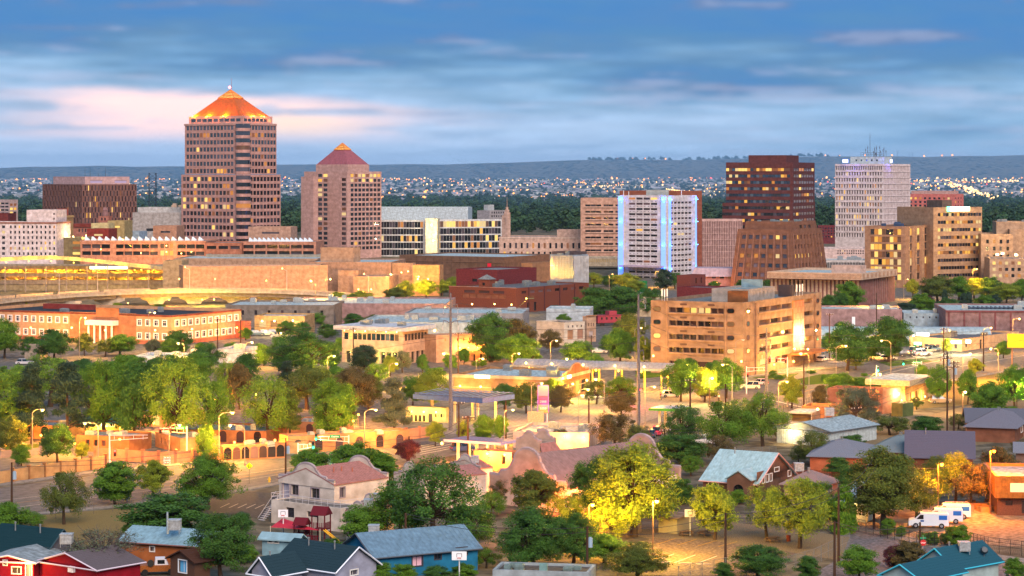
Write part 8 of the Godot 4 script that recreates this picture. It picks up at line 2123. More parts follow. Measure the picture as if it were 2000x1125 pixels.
	traffic(1712, 735, 716, 0.6, [[0.5, -0.6, "green"]], "small post with green signal by the avenue lawn", "", 0.0, 0.0)
	# small signs
	var o = thing("warning_sign", "bright yellow diamond pedestrian warning sign on a post", "sign", gp(487, 945))
	var mb = MB.new(); mb.tube(Vector3.ZERO, Vector3(0, 3.4, 0), 0.04, 0.04, 6); part(o, "post", mb, paint("70706c"))
	mb = MB.new(); mb.box(Vector3(0, 2.9, 0.06), Vector3(0.75, 0.75, 0.03), Basis(Vector3(0, 0, 1), PI / 4)); part(o, "sign_plate", mb, glow("fluoro_yellow", "d8e800", 0.12, "e0f000"))
	mb = MB.new()
	for x in [-0.12, 0.12]:
		mb.ball(Vector3(x, 3.12, 0.09), Vector3(0.06, 0.06, 0.02), 6); mb.box(Vector3(x, 2.9, 0.09), Vector3(0.09, 0.3, 0.02)); mb.box(Vector3(x, 2.68, 0.09), Vector3(0.14, 0.16, 0.02))
	part(o, "walking_figures", mb, paint("181818"))
	o = thing("stop_sign", "red octagonal stop sign with green street plates", "sign", gp(1803, 1090))
	mb = MB.new(); mb.tube(Vector3.ZERO, Vector3(0, 2.9, 0), 0.035, 0.035, 6); part(o, "post", mb, paint("888888"))
	mb = MB.new(); mb.tube(Vector3(0, 2.0, 0.05), Vector3(0, 2.0, 0.08), 0.4, 0.4, 8); part(o, "sign_plate", mb, paint("c82020"))
	var tm = TextMesh.new(); tm.text = "STOP"; tm.font_size = 32; tm.pixel_size = 0.008; tm.depth = 0.01
	part(o, "sign_lettering", tm, paint("f4f0f0")).position = Vector3(0, 2.0, 0.095)
	for k in 2:
		mb = MB.new(); mb.box(Vector3(0, 2.62 + k * 0.24, 0), Vector3(0.75, 0.18, 0.03), Basis(Vector3.UP, k * PI / 2)); part(o, "street_plate", mb, paint("14a078"))
	o = thing("road_barrier", "white and orange striped road barrier before the pink wall", "barrier", gp(326, 909))
	mb = MB.new()
	for k in 3: mb.box(Vector3(0, 0.5 + k * 0.42, 0), Vector3(1.2, 0.22, 0.04))
	for x in [-0.5, 0.5]: mb.box(Vector3(x, 0.75, -0.03), Vector3(0.07, 1.5, 0.05))
	part(o, "board", mb, paint("e8e0dc"))
	for k in 6:
		mb = MB.new(); mb.box(Vector3(-0.5 + (k % 3) * 0.45, 0.5 + (k / 3) * 0.84, 0.025), Vector3(0.14, 0.2, 0.01), Basis(Vector3(0, 0, 1), 0.5)); part(o, "stripe", mb, paint("e07030"))
	o = thing("fire_hydrant", "yellow fire hydrant on the kerb by the warning sign", "hydrant", gp(526, 942))
	mb = MB.new(); mb.tube(Vector3.ZERO, Vector3(0, 0.75, 0), 0.16, 0.14, 8); mb.ball(Vector3(0, 0.75, 0), Vector3(0.17, 0.16, 0.17), 8); mb.tube(Vector3(-0.26, 0.5, 0), Vector3(0.26, 0.5, 0), 0.08, 0.08, 6); mb.tube(Vector3.ZERO, Vector3(0, 0.08, 0), 0.22, 0.22, 8)
	part(o, "body", mb, paint("d8a828"))
	o = thing("notice_sign", "small white lettered notice on wooden post near the crossing", "sign", gp(1418, 778))
	mb = MB.new(); mb.tube(Vector3.ZERO, Vector3(0, 4.0, 0), 0.09, 0.08, 6); part(o, "post", mb, paint("4c2c24"))
	mb = MB.new(); mb.box(Vector3(0, 3.6, 0.1), Vector3(1.9, 0.7, 0.05)); part(o, "sign_plate", mb, paint("d0c8d0"))
	mb = MB.new(); mb.box(Vector3(0, 4.1, 0.1), Vector3(1.9, 0.3, 0.05)); part(o, "name_plate", mb, paint("703048"))

# ---------- vehicles ----------
func car(kind: String, hex: String) -> Node3D:
	var key = "car_" + kind + hex
	if protos.has(key): return protos[key]
	var o = Node3D.new()
	o.name = "proto"
	var L: float = {"sedan": 4.6, "suv": 4.7, "pickup": 5.6}[kind]; var hgt: float = {"sedan": 1.45, "suv": 1.75, "pickup": 1.85}[kind]
	var m = mat("car_" + hex, hex, 0.25, null, 1.0, {spec = 0.6}); var bl: float = hgt * 0.58
	var hl = L * 0.5
	var mb = MB.new()
	mb.prism([Vector2(-hl, 0.35), Vector2(-hl + 0.1, bl * 0.85), Vector2(-hl + 0.3, bl), Vector2(hl - 1.25, bl), Vector2(hl - 0.2, bl * 0.85), Vector2(hl, bl * 0.62), Vector2(hl, 0.35), Vector2(hl - 0.15, 0.24), Vector2(-hl + 0.15, 0.24)], -0.88, 0.88)
	part(o, "body", mb, m)
	var c0 = -hl + 0.35; var c1 = hl - 1.35
	if kind == "pickup": c0 = -0.5
	var rf = [Vector2(c0 + (0.55 if kind == "sedan" else 0.12), hgt), Vector2(c1 - 0.75, hgt)]
	mb = MB.new()
	var q = func(z: float) -> Array: return [Vector3(c0, bl, z * 0.84), Vector3(c1, bl, z * 0.84), Vector3(rf[1].x, rf[1].y, z * 0.66), Vector3(rf[0].x, rf[0].y, z * 0.66)]
	var a: Array = q.call(1.0); var b: Array = q.call(-1.0)
	mb.quad(a[0], a[1], a[2], a[3]); mb.quad(b[0], b[1], b[2], b[3]); mb.quad(a[1], b[1], b[2], a[2]); mb.quad(a[0], b[0], b[3], a[3])
	part(o, "window_glass", mb, mat("car_glass", "10141a", 0.05, null, 1.0, {spec = 0.8}))
	mb = MB.new(); mb.box(Vector3((rf[0].x + rf[1].x) * 0.5, hgt + 0.02, 0), Vector3(rf[1].x - rf[0].x + 0.1, 0.07, 1.36))
	for z in [0.76, -0.76]: mb.tube(Vector3((c0 + c1) * 0.5, bl, z * 1.1), Vector3((rf[0].x + rf[1].x) * 0.5, hgt, z * 0.88), 0.06, 0.06, 4)
	part(o, "roof", mb, m)
	if kind == "pickup":
		mb = MB.new(); mb.span(Vector3(-hl + 0.15, bl + 0.002, -0.7), Vector3(c0 - 0.15, bl + 0.01, 0.7)); part(o, "bed", mb, paint("202022"))
	for x in [-hl + 0.9, hl - 0.95]:
		for z in [-0.82, 0.82]:
			var w = MB.new(); w.tube(Vector3(x, 0.33, z - 0.11), Vector3(x, 0.33, z + 0.11), 0.34, 0.34, 14)
			var t = part(o, "wheel", w, paint("141414"))
			var r = MB.new(); r.tube(Vector3(x, 0.33, z + signf(z) * 0.1), Vector3(x, 0.33, z + signf(z) * 0.13), 0.2, 0.18, 10)
			part(t, "rim", r, metal("a0a0a4"))
	for z in [-0.6, 0.6]:
		mb = MB.new(); mb.box(Vector3(hl - 0.02, bl * 0.72, z), Vector3(0.12, 0.16, 0.36)); part(o, "headlight", mb, paint("e4e8ec"))
		mb = MB.new(); mb.box(Vector3(-hl + 0.02, bl * 0.75, z), Vector3(0.1, 0.2, 0.3)); part(o, "tail_light", mb, paint("a01010"))
	protos[key] = o
	return o
func vehicles():
	for q in [[1712, 702, "sedan", "d8d8dc", 20, "white sedan parked at the shops"], [1735, 704, "sedan", "e0dcd4", 15, "pale cream sedan parked beside the white sedan"], [1770, 697, "suv", "30343c", 10, "dark grey estate car parked at the shops"], [1790, 690, "suv", "383c40", 30, "black off-roader parked behind the grey estate"], [1803, 694, "suv", "c8c8d0", 10, "silver off-roader parked at the shops"], [1812, 688, "sedan", "a08878", 25, "tan sedan parked in the second row at the shops"], [1822, 686, "suv", "506070", 20, "slate blue car parked in the second row"], [1832, 682, "pickup", "b0b4bc", 20, "silver pickup parked by the cream shop"], [1845, 684, "sedan", "c0b8b0", 200, "beige sedan parked by the shop doorway"],
		[1607, 690, "sedan", "3c78b0", 60, "blue car parked beside the brown garage"], [1610, 672, "sedan", "284868", 60, "navy car parked beyond the blue one"], [1606, 706, "sedan", "d8d0c8", 60, "white car parked at the garage's side"],
		[1310, 776, "sedan", "e8e0d0", 8, "white sedan waiting near the long canopy"], [1465, 760, "suv", "e4d4b0", 175, "cream off-roader driving past the garage lawn"], [1482, 752, "sedan", "d8b8b0", 170, "pale sedan following the cream off-roader"], [1155, 778, "sedan", "e8e4e0", 185, "white sedan parked before the corner store"], [1172, 774, "sedan", "b83028", 185, "red sedan parked beside the white one"], [1383, 775, "sedan", "403838", 30, "dark car parked under the pale lit tree"],
		[1252, 866, "suv", "b0b8c4", 80, "silver car parked by the crossing fence"], [1262, 858, "suv", "8c2030", 80, "crimson off-roader parked by the crossing fence"], [1272, 854, "sedan", "3c5068", 80, "blue grey car parked by the crossing fence"], [1284, 850, "suv", "c83848", 80, "red car parked last by the crossing fence"], [1374, 868, "pickup", "e0e0e0", 0, "white pickup half hidden below the elms"],
		[1836, 788, "suv", "a08868", 5, "tan off-roader parked beside the clinic"], [1955, 815, "suv", "685848", 60, "brown off-roader under the greenish lamp"], [1990, 815, "sedan", "a8a088", 60, "pale car under the greenish lamp"], [502, 656, "suv", "50606c", 15, "grey van parked by the tan arches"], [520, 655, "suv", "c8c4b0", 15, "cream off-roader parked by the tan arches"], [536, 654, "suv", "384858", 15, "dark blue off-roader parked by the tan arches"], [546, 660, "pickup", "d8d4cc", 15, "white pickup parked by the tan arches"], [1890, 568, "sedan", "2858c8", 20, "small blue car on the far avenue"], [1862, 571, "sedan", "b0b0b8", 20, "small silver car on the far avenue"], [1170, 690, "sedan", "c0b8b0", 0, "pale car in the yard by the deco warehouse"], [905, 882, "suv", "3c4868", 20, "dark blue car under the lilac carport"], [48, 712, "sedan", "b8b4b8", 0, "silver car before the pine trees"], [215, 880, "sedan", "d8d8d8", 100, "white car by the bright flowering tree"], [425, 760, "sedan", "d8dce8", 100, "white car half hidden in the park"]]:
		var p = car(q[2], q[3])
		var o: Node3D = p.duplicate()
		o.name = numbered({"sedan": "parked_car", "suv": "parked_car", "pickup": "pickup_truck"}[q[2]])
		add_child(o, true)
		o.position = gp(q[0], q[1]) + Vector3(0, 0.05, 0); o.rotation.y = deg_to_rad(q[4])
		tag(o, q[5], "car", "parked cars")
	# depot vans
	for q in [[1814, 1031, "first white van with blue square panels in the depot yard", 0.0], [1842, 1022, "second white van with blue panel behind the first", 0.0], [1858, 1013, "third white van with ladder rack at the rear", 1.0]]:
		var o = thing("depot_van", q[2], "van", gp(q[0], q[1]) + Vector3(0, 0.05, 0), deg_to_rad(172), "white depot vans")
		var m = mat("van_white", "ccd2e0", 0.3, null, 1.0, {spec = 0.5})
		var mb = MB.new()
		mb.prism([Vector2(-2.75, 0.4), Vector2(-2.75, 1.9), Vector2(-2.6, 2.1), Vector2(1.15, 2.12), Vector2(1.95, 1.35), Vector2(2.75, 1.15), Vector2(2.85, 0.75), Vector2(2.8, 0.35)], -0.98, 0.98)
		part(o, "body", mb, m)
		for z in [-0.985, 0.985]:
			mb = MB.new(); mb.prism([Vector2(0.75, 1.3), Vector2(1.75, 1.3), Vector2(1.2, 1.92), Vector2(0.75, 1.92)], -0.01, 0.01, Basis(), Vector3(0, 0, z)); part(o, "side_window", mb, mat("car_glass"))
			mb = MB.new(); mb.box(Vector3(-1.95, 1.55, z), Vector3(1.15, 0.62, 0.02)); part(o, "blue_panel", mb, paint("1c5cb0"))
			mb = MB.new(); mb.box(Vector3(0.95, 1.05, z), Vector3(0.5, 0.24, 0.02)); part(o, "blue_panel", mb, paint("1c4c90"))
			mb = MB.new(); mb.box(Vector3(-2.77, 1.5, z * 0.55), Vector3(0.03, 0.6, 0.6)); part(o, "rear_window", mb, mat("car_glass"))
			mb = MB.new(); mb.box(Vector3(-2.77, 1.2, z * 0.93), Vector3(0.05, 0.7, 0.12)); part(o, "tail_light", mb, paint("b02030"))
		mb = MB.new(); mb.quad(Vector3(1.17, 2.06, -0.85), Vector3(1.17, 2.06, 0.85), Vector3(1.93, 1.38, 0.9), Vector3(1.93, 1.38, -0.9), Vector3(0.66, 0.74, 0)); part(o, "windscreen", mb, mat("car_glass")).position = Vector3(0.02, 0.02, 0)
		mb = MB.new(); mb.box(Vector3(2.8, 0.45, 0), Vector3(0.2, 0.22, 1.9)); part(o, "bumper", mb, paint("303034"))
		for x in [-1.75, 1.85]:
			for z in [-0.9, 0.9]:
				var w = MB.new(); w.tube(Vector3(x, 0.38, z - 0.12), Vector3(x, 0.38, z + 0.12), 0.38, 0.38, 14)
				var t = part(o, "wheel", w, paint("141416"))
				w = MB.new(); w.tube(Vector3(x, 0.38, z + signf(z) * 0.11), Vector3(x, 0.38, z + signf(z) * 0.14), 0.22, 0.2, 10); part(t, "rim", w, metal("a8a8b0"))
		if true:
			mb = MB.new()
			for z in [-0.7, 0.7]: mb.tube(Vector3(-2.4, 2.3, z), Vector3(0.9, 2.3, z), 0.03, 0.03, 5)
			for k in 5: mb.tube(Vector3(-2.4 + k * 0.8, 2.3, -0.7), Vector3(-2.4 + k * 0.8, 2.3, 0.7), 0.03, 0.03, 5)
			part(o, "roof_rack", mb, paint("b8a8a8"))
	# old orange truck by the shed
	var o = thing("old_truck", "old orange and white truck with spare wheel beside the board shed", "truck", gp(308, 1122), deg_to_rad(10))
	var mb = MB.new(); mb.prism([Vector2(-2.5, 0.5), Vector2(-2.5, 1.3), Vector2(2.4, 1.3), Vector2(2.6, 0.9), Vector2(2.6, 0.5)], -0.95, 0.95); part(o, "body", mb, mat("rust_orange", "b86a2c", 0.5, tex_rough, 0.4))
	mb = MB.new(); mb.prism([Vector2(-0.4, 1.3), Vector2(-0.3, 2.1), Vector2(0.9, 2.1), Vector2(1.3, 1.3)], -0.85, 0.85); part(o, "cab", mb, paint("c8c4cc"))
	mb = MB.new(); mb.tube(Vector3(-0.9, 1.6, 0.98), Vector3(-0.9, 1.6, 1.15), 0.42, 0.42, 14); part(o, "spare_wheel", mb, paint("282420"))
	for z in [-0.86, 0.86]:
		mb = MB.new(); mb.box(Vector3(0.4, 1.7, z), Vector3(0.9, 0.5, 0.02)); part(o, "side_window", mb, mat("car_glass"))
		for x in [-1.6, 1.6]:
			mb = MB.new(); mb.tube(Vector3(x, 0.42, z - 0.12), Vector3(x, 0.42, z + 0.12), 0.42, 0.42, 12); part(o, "wheel", mb, paint("181614"))
	# caboose
	o = thing("caboose", "old red railway caboose on the grey yard", "railway car", gp(1186, 636), deg_to_rad(30))
	mb = MB.new(); mb.box(Vector3(0, 2.2, 0), Vector3(9.0, 2.3, 2.8)); part(o, "body", mb, paint("8c2c40"))
	mb = MB.new(); mb.box(Vector3(0, 3.45, 0), Vector3(9.8, 0.25, 3.1)); part(o, "roof", mb, paint("7c2838"))
	mb = MB.new(); mb.box(Vector3(1.5, 4.2, 0), Vector3(3.0, 1.3, 2.4)); part(o, "cupola", mb, paint("8c2c40"))
	for k in 4:
		mb = MB.new(); mb.box(Vector3(-3 + k * 1.9, 2.5, 1.41), Vector3(0.7, 0.8, 0.03)); part(o, "window", mb, mat("car_glass"))
	for x in [-3.2, -2.2, 2.2, 3.2]:
		mb = MB.new(); mb.tube(Vector3(x, 0.45, 1.0), Vector3(x, 0.45, 1.15), 0.45, 0.45, 10); part(o, "wheel", mb, paint("201818"))
	mb = MB.new(); mb.box(Vector3(0, 0.85, 0), Vector3(9.8, 0.25, 2.2)); part(o, "frame", mb, paint("2c2020"))

# ---------- yards ----------
func fence(called: String, label: String, pts: Array, h: float, n: int, m: Material, rails := 2, wires := 0):
	var o = thing(called, label, "fence", gp(pts[0][0], pts[0][1]))
	var pos = []
	for i in pts.size() - 1:
		for k in n: pos.append(gp(pts[i][0], pts[i][1]).lerp(gp(pts[i + 1][0], pts[i + 1][1]), k / float(n)))
	pos.append(gp(pts[-1][0], pts[-1][1]))
	for p in pos:
		var mb = MB.new(); mb.tube(Vector3.ZERO, Vector3(0, h, 0), 0.035, 0.035, 5); put(o, "post", mb, m, Transform3D(Basis(), p))
	for i in pos.size() - 1:
		for k in rails:
			var mb = MB.new(); var y = Vector3(0, h * (1.0 - k * 0.5 / maxf(1, rails - 1)) - 0.05, 0)
			mb.tube(pos[i] + y, pos[i + 1] + y, 0.025, 0.025, 4); put(o, "rail", mb, m, Transform3D())
	if wires:
		var mb = MB.new()
		for i in pos.size() - 1:
			var a: Vector3 = pos[i]; var c: Vector3 = pos[i + 1]
			for k in wires:
				var t = float(k) / wires
				mb.tube(a.lerp(c, t) + Vector3(0, 0.05, 0), a.lerp(c, minf(1.0, t + 0.35)) + Vector3(0, h - 0.05, 0), 0.006, 0.006, 3, false); mb.tube(a.lerp(c, minf(1.0, t + 0.35)) + Vector3(0, 0.05, 0), a.lerp(c, t) + Vector3(0, h - 0.05, 0), 0.006, 0.006, 3, false)
		put(o, "mesh_wire", mb, m, Transform3D()).set_meta("kind", "stuff")
func picnic(x: float, y: float, label: String, turn: float):
	var o = thing("picnic_table", label, "table", gp(x, y), turn)
	var w = mat("weathered_wood", "8c6844", 0.9, tex_streak, 0.6)
	for k in 4:
		var mb = MB.new(); mb.box(Vector3(0, 0.75, -0.33 + k * 0.22), Vector3(1.9, 0.05, 0.2)); part(o, "plank", mb, w)
	for z in [-0.75, 0.75]:
		var mb = MB.new(); mb.box(Vector3(0, 0.45, z), Vector3(1.9, 0.05, 0.28)); part(o, "bench", mb, w)
	for x2 in [-0.7, 0.7]:
		var mb = MB.new(); mb.tube(Vector3(x2, 0, -0.8), Vector3(x2, 0.74, -0.2), 0.05, 0.05, 4); mb.tube(Vector3(x2, 0, 0.8), Vector3(x2, 0.74, 0.2), 0.05, 0.05, 4); mb.tube(Vector3(x2, 0.42, -0.8), Vector3(x2, 0.42, 0.8), 0.04, 0.04, 4)
		part(o, "trestle", mb, w)
func yards():
	# playset
	var o = thing("playset", "dark red timber playset with twin roofed towers and yellow slide", "playset", gp(622, 1056), deg_to_rad(-20))
	var rd = mat("red_timber", "7c1828", 0.8, tex_streak, 0.6)
	var mb: MB
	for q in [[0.4, 0.0, 3.6, 1.9], [-2.2, 0.6, 2.2, 1.6]]:
		for s in [[-1, -1], [1, -1], [1, 1], [-1, 1]]:
			mb = MB.new(); mb.box(Vector3(q[0] + s[0] * q[3] * 0.5, q[2] * 0.5, q[1] + s[1] * q[3] * 0.5), Vector3(0.14, q[2], 0.14)); part(o, "post", mb, rd)
		mb = MB.new(); mb.box(Vector3(q[0], q[2] * 0.45, q[1]), Vector3(q[3], 0.12, q[3])); part(o, "platform", mb, rd)
		for k in 9:
			mb = MB.new(); mb.box(Vector3(q[0] - q[3] * 0.5 + q[3] * k / 8.0, q[2] * 0.6, q[1] + q[3] * 0.5), Vector3(0.09, 0.9, 0.05)); part(o, "slat", mb, rd)
			mb = MB.new(); mb.box(Vector3(q[0] + q[3] * 0.5, q[2] * 0.6, q[1] - q[3] * 0.5 + q[3] * k / 8.0), Vector3(0.05, 0.9, 0.09)); part(o, "slat", mb, rd)
		mb = MB.new(); mb.prism([Vector2(-q[3] * 0.65, 0), Vector2(q[3] * 0.65, 0), Vector2(0, q[3] * 0.6)], -q[3] * 0.62, q[3] * 0.62, Basis(Vector3.UP, PI / 2), Vector3(q[0], q[2], q[1])); part(o, "roof", mb, rd)
	mb = MB.new()
	for k in 8: mb.quad(Vector3(1.4 + k * 0.28, 1.6 - k * 0.19, 0.9), Vector3(1.4 + k * 0.28, 1.6 - k * 0.19, 1.5), Vector3(1.68 + k * 0.28, 1.41 - k * 0.19, 1.5), Vector3(1.68 + k * 0.28, 1.41 - k * 0.19, 0.9))
	for z in [0.9, 1.5]: mb.tube(Vector3(1.4, 1.75, z), Vector3(3.64, 0.2, z), 0.07, 0.07, 5)
	part(o, "slide", mb, paint("e8b018"))
	for k in 22:
		mb = MB.new(); mb.box(Vector3(-3.6 + k * 0.22, 0.55, 2.6), Vector3(0.12, 1.1, 0.05)); part(o, "fence_slat", mb, rd)
	mb = MB.new(); mb.box(Vector3(-1.2, 1.05, 2.64), Vector3(5.0, 0.1, 0.08)); part(o, "fence_rail", mb, rd)
	# shade sail
	o = thing("shade_sail", "red triangular shade sail stretched beside the playset", "awning", gp(572, 1060))
	mb = MB.new()
	var c = [at(528, 1030, 322.0) - o.position, at(552, 1012, 330.0) - o.position, at(625, 1036, 320.0) - o.position]
	for i in 6:
		for j in 6 - i:
			var f = func(u: float, v: float) -> Vector3: return c[0] * (1 - u - v) + c[1] * u + c[2] * v - Vector3(0, 3.0 * u * v * (1 - u - v) * 3.0, 0)
			mb.quad(f.call(i / 6.0, j / 6.0), f.call((i + 1) / 6.0, j / 6.0), f.call((i + 1) / 6.0, j / 6.0), f.call(i / 6.0, (j + 1) / 6.0))
			if j < 5 - i: mb.quad(f.call((i + 1) / 6.0, j / 6.0), f.call((i + 1) / 6.0, (j + 1) / 6.0), f.call((i + 1) / 6.0, (j + 1) / 6.0), f.call(i / 6.0, (j + 1) / 6.0))
	part(o, "sail", mb, mat("sail_red", "b82438", 0.8))
	for p in c:
		mb = MB.new(); mb.tube(Vector3(p.x, 0, p.z), p + Vector3(0, 0.2, 0), 0.06, 0.05, 6); part(o, "post", mb, paint("c8b8a0"))
	# ball court
	hoop("basketball_hoop", "white fan backboard on a white pole beside the court", at(1348, 1050, 327.0), 3.0, 0.85, 0.0)
	o = bld("storage_shed", "cream painted plank storage shed beside the ball court", "shed", 1322, 329, 30)
	var b = hse(o, 1286, 1322, 1350, 329, 30, 1012, 0.25, "L", mat("cream_plank", "d0c090", 0.8, tex_streak, 0.3, {stretch = Vector3(4, 0.4, 4)}), roofm("a89080"), [], [], {})
	fins({wall = b.wall, wl = b.wl, wr = b.wr}, "L", 12, 0.0, b.h1, 0.05, 0.04, mat("cream_plank"), "batten")
	picnic(1340, 1048, "wooden picnic table beside the cream shed", 0.3); picnic(1378, 1047, "wooden picnic table under the court tree", 0.6); picnic(1510, 1060, "wooden picnic table by the rusty drum", 0.4)
	o = thing("drum", "rusty oil drum used as a bin near the picnic table", "drum", gp(1540, 1058))
	mb = MB.new(); mb.tube(Vector3.ZERO, Vector3(0, 0.9, 0), 0.3, 0.3, 12)
	for y in [0.3, 0.6]: mb.tube(Vector3(0, y, 0), Vector3(0, y + 0.04, 0), 0.32, 0.32, 12)
	part(o, "body", mb, mat("rust", "94442c", 0.8, tex_rough, 0.8))
	for k in 3:
		o = thing("wheel_stop", "pale concrete wheel stop on the ball court edge", "kerb", gp(1300 + k * 38, 1099 + k * 2), 0.2, "wheel stops on the court")
		mb = MB.new(); mb.prism([Vector2(-0.9, 0), Vector2(0.9, 0), Vector2(0.85, 0.14), Vector2(-0.85, 0.14)], -0.1, 0.1); part(o, "block", mb, paint("b0a090"))
	var galv = paint("6c6a68"); var blk_ = paint("201c20")
	fence("chain_link_fence", "tall chain link fence with ochre screens behind the court", [[1172, 1066], [1196, 1058], [1252, 1040]], 3.0, 4, paint("8c7048"), 2, 14)
	fence("chain_link_fence", "chain link fence running along the court and side street", [[1500, 1132], [1590, 1105], [1660, 1072]], 2.2, 5, galv, 2, 12)
	fence("chain_link_fence", "low chain link fence across the court's near edge", [[1325, 1134], [1440, 1112]], 1.8, 5, galv, 2, 12)
	fence("iron_fence", "black iron fence before the depot vans and white cottage", [[1650, 1034], [1720, 1050], [1790, 1066], [1850, 1070]], 1.9, 5, blk_, 2, 8)
	fence("iron_gate", "black sliding iron gate across the depot entrance", [[1895, 1068], [1930, 1078], [2040, 1092]], 2.0, 5, blk_, 3, 6)
	fence("wire_fence", "rusty wire fence across the dry field", [[70, 1018], [220, 1000], [300, 992]], 1.5, 4, paint("6c5c4c"), 1, 0)
	fence("wire_fence", "thin post fence beside the avenue dirt lot", [[1820, 760], [1960, 735], [2050, 718]], 1.6, 8, paint("6c5848"), 1, 0)
	fence("iron_fence", "dark railing by the crossing forecourt trees", [[1530, 805], [1575, 792], [1600, 782]], 1.5, 5, blk_, 2, 0)
	fence("chain_link_fence", "chain link fence round the lot beside the metal warehouse", [[1390, 905], [1450, 897], [1516, 893]], 2.0, 5, galv, 2, 8)
	fence("timber_fence", "reddish timber fence behind the coral house", [[1548, 945], [1582, 938], [1640, 945]], 1.8, 12, mat("red_fence", "7c3c24", 0.9, tex_streak, 0.5), 2, 10)
	# junk beside the depot
	rng.seed = 66
	for k in 9:
		var P = gp(1895 + (k % 5) * 13 + rng.randf_range(-4, 4), 988 + (k / 5) * 9 + rng.randf_range(-3, 3))
		o = thing("crate", "weathered crate or timber stack dumped beside the depot", "crate", P, rng.randf() * 3.0, "crates beside the depot")
		var s = Vector3(rng.randf_range(1.0, 2.2), rng.randf_range(0.5, 1.2), rng.randf_range(0.8, 1.4))
		for j in 4:
			mb = MB.new(); mb.box(Vector3(0, s.y * (0.14 + 0.24 * j), 0), Vector3(s.x, s.y * 0.2, s.z)); part(o, "plank", mb, [mat("weathered_wood"), paint("a08058"), paint("786858")][k % 3])
		mb = MB.new(); mb.box(Vector3(0, s.y * 0.5, 0), Vector3(s.x * 0.94, s.y * 0.95, s.z * 0.94)); part(o, "core", mb, paint("5c4430"))
	# bins, boxes and posts by the perimeter wall
	for q in [[58, 935], [64, 934], [70, 933]]:
		o = thing("bin", "small tan bin at the foot of perimeter wall", "bin", gp(q[0], q[1]), 0.0, "bins by the perimeter wall")
		mb = MB.new(); mb.tube(Vector3.ZERO, Vector3(0, 0.85, 0), 0.24, 0.3, 8); part(o, "body", mb, paint("a08868"))
		mb = MB.new(); mb.tube(Vector3(0, 0.85, 0), Vector3(0, 0.92, 0), 0.32, 0.28, 8); part(o, "lid", mb, paint("887050"))
	o = thing("utility_cabinet", "white utility cabinet against the pink perimeter wall", "cabinet", gp(456, 899))
	mb = MB.new(); mb.box(Vector3(0, 0.75, 0), Vector3(1.4, 1.5, 0.7)); part(o, "box", mb, paint("e0d0b8"))
	mb = MB.new(); mb.box(Vector3(0, 0.75, 0.36), Vector3(0.03, 1.3, 0.02)); part(o, "door_seam", mb, paint("a89880"))
	person_all()
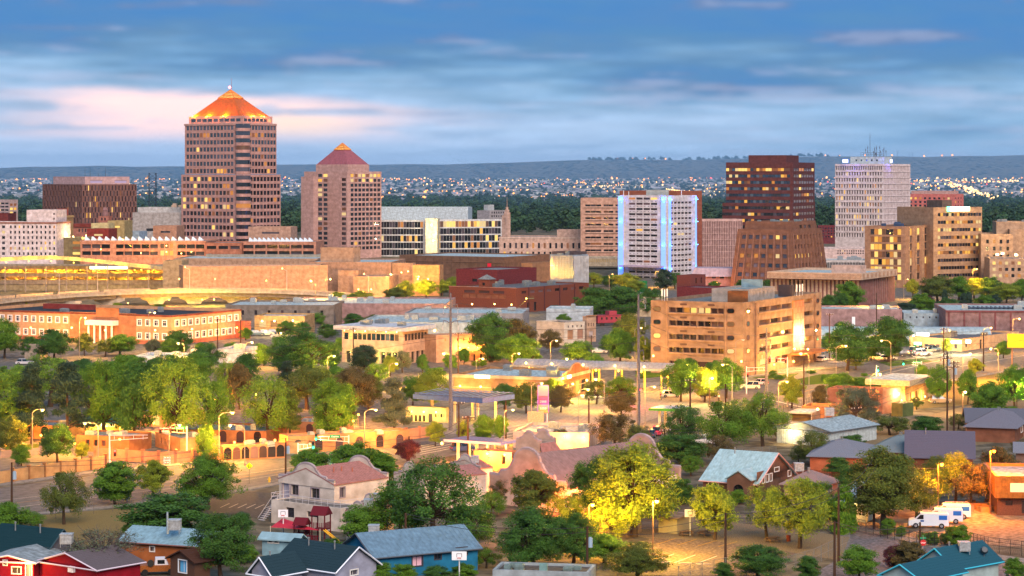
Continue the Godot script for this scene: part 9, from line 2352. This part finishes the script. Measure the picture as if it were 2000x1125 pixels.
func person_all():
	# three figures on the forecourt, each one continuous skin over its joints
	var J = [[Vector3(0, 1.62, 0.02), Vector3(0, 1.66, 0.02), 0.105, 0.10], [Vector3(0, 1.4, 0), Vector3(0, 1.56, 0.01), 0.07, 0.06], [Vector3(0, 1.0, 0), Vector3(0, 1.34, 0), 0.14, 0.16], [Vector3(-0.17, 1.38, 0), Vector3(0.17, 1.38, 0), 0.08, 0.08], [Vector3(0.2, 1.36, 0), Vector3(0.26, 1.08, 0.02), 0.055, 0.045], [Vector3(0.26, 1.08, 0.02), Vector3(0.25, 0.82, 0.12), 0.045, 0.035], [Vector3(-0.2, 1.36, 0), Vector3(-0.26, 1.08, -0.02), 0.055, 0.045], [Vector3(-0.26, 1.08, -0.02), Vector3(-0.25, 0.82, 0.05), 0.045, 0.035], [Vector3(-0.09, 0.95, 0), Vector3(0.09, 0.95, 0), 0.13, 0.13], [Vector3(0.09, 0.92, 0), Vector3(0.11, 0.5, 0.12), 0.085, 0.065], [Vector3(0.11, 0.5, 0.12), Vector3(0.11, 0.08, 0.08), 0.06, 0.045], [Vector3(0.11, 0.05, 0.06), Vector3(0.11, 0.04, 0.24), 0.045, 0.035], [Vector3(-0.09, 0.92, 0), Vector3(-0.11, 0.5, -0.04), 0.085, 0.065], [Vector3(-0.11, 0.5, -0.04), Vector3(-0.11, 0.1, -0.2), 0.06, 0.045], [Vector3(-0.11, 0.06, -0.22), Vector3(-0.11, 0.04, -0.05), 0.045, 0.035]]
	var cell = 0.03
	var lo = Vector3(-0.39, -0.03, -0.36); var N = Vector3i(26, 62, 26)
	var val = PackedFloat32Array(); val.resize(N.x * N.y * N.z); val.fill(1.0)
	for j in J:
		var a: Vector3 = j[0]; var b: Vector3 = j[1]; var r = maxf(j[2], j[3]) + 0.09
		var p0 = ((a.min(b) - Vector3.ONE * r - lo) / cell).floor(); var p1 = ((a.max(b) + Vector3.ONE * r - lo) / cell).ceil()
		for z in range(maxi(0, p0.z), mini(N.z, p1.z)):
			for y in range(maxi(0, p0.y), mini(N.y, p1.y)):
				for x in range(maxi(0, p0.x), mini(N.x, p1.x)):
					var P = lo + Vector3(x, y, z) * cell
					var t = clampf((P - a).dot(b - a) / maxf(1e-6, (b - a).length_squared()), 0, 1)
					var dd: float = P.distance_to(a.lerp(b, t)) - lerpf(j[2], j[3], t)
					var i = (z * N.y + y) * N.x + x
					var h = clampf(0.5 + 0.5 * (val[i] - dd) / 0.03, 0, 1)
					val[i] = lerpf(val[i], dd, h) - 0.03 * h * (1.0 - h)
	var vert = {}
	var at_ = func(x: int, y: int, z: int) -> float: return val[(z * N.y + y) * N.x + x]
	for z in N.z - 1:
		for y in N.y - 1:
			for x in N.x - 1:
				var s = Vector3.ZERO; var n = 0
				for e in [[0, 0, 0, 1, 0, 0], [0, 0, 0, 0, 1, 0], [0, 0, 0, 0, 0, 1], [1, 1, 1, 0, 1, 1], [1, 1, 1, 1, 0, 1], [1, 1, 1, 1, 1, 0], [1, 0, 0, 1, 1, 0], [1, 0, 0, 1, 0, 1], [0, 1, 0, 1, 1, 0], [0, 1, 0, 0, 1, 1], [0, 0, 1, 1, 0, 1], [0, 0, 1, 0, 1, 1]]:
					var va: float = at_.call(x + e[0], y + e[1], z + e[2]); var vb: float = at_.call(x + e[3], y + e[4], z + e[5])
					if (va < 0) != (vb < 0):
						s += Vector3(x + e[0], y + e[1], z + e[2]).lerp(Vector3(x + e[3], y + e[4], z + e[5]), va / (va - vb)); n += 1
				if n: vert[Vector3i(x, y, z)] = lo + s / n * cell
	for q in [[1290, 782, "2c3448", "8c3030", "person in red top walking across the lamplit forecourt"], [1404, 785, "403830", "c8c8c8", "person in pale top standing near the pale lit tree"], [1175, 770, "38404c", "7c5040", "person in brown top beside the corner store"]]:
		var mb = MB.new(); mb.tinted = true
		for k in vert:
			for ax in 3:
				var d = Vector3i.ZERO; d[ax] = 1
				var va: float = at_.call(k.x, k.y, k.z); var e: Vector3i = k + d
				if e.x >= N.x or e.y >= N.y or e.z >= N.z: continue
				var vb: float = at_.call(e.x, e.y, e.z)
				if (va < 0) == (vb < 0): continue
				var u = Vector3i.ZERO; u[(ax + 1) % 3] = 1
				var w = Vector3i.ZERO; w[(ax + 2) % 3] = 1
				var c = [k - u - w, k - w, k, k - u]
				if not (vert.has(c[0]) and vert.has(c[1]) and vert.has(c[2]) and vert.has(c[3])): continue
				var y: float = vert[k].y; var ax_: float = absf(vert[k].x)
				var hx = q[2] if y < 1.0 and not (ax_ > 0.2 and y > 0.7) else q[3]
				if y > 1.45 or (ax_ > 0.2 and y < 1.1 and y > 0.7): hx = "b08468"
				if y > 1.67: hx = "241a14"
				if y < 0.1: hx = "181818"
				mb.col = Color(hx).srgb_to_linear()
				var nn: Vector3 = (vert[c[1]] - vert[c[0]]).cross(vert[c[3]] - vert[c[0]]).normalized()
				if (nn[ax] > 0) != (va < 0): nn = -nn
				mb.tri(vert[c[0]], vert[c[1]], vert[c[2]], nn); mb.tri(vert[c[0]], vert[c[2]], vert[c[3]], nn)
		var o = thing("person", q[4], "person", gp(q[0], q[1]) + Vector3(0, 0.05, 0), q[0] * 0.7)
		part(o, "body", mb, mat("clothes", "ffffff", 0.9, null, 1.0, {vc = true}))
func _ready():
	rng.seed = 1
	textures()
	air()
	land()
	far_things()
	towers()
	blocks()
	streets()
	trees()
	posts()
	vehicles()
	yards()
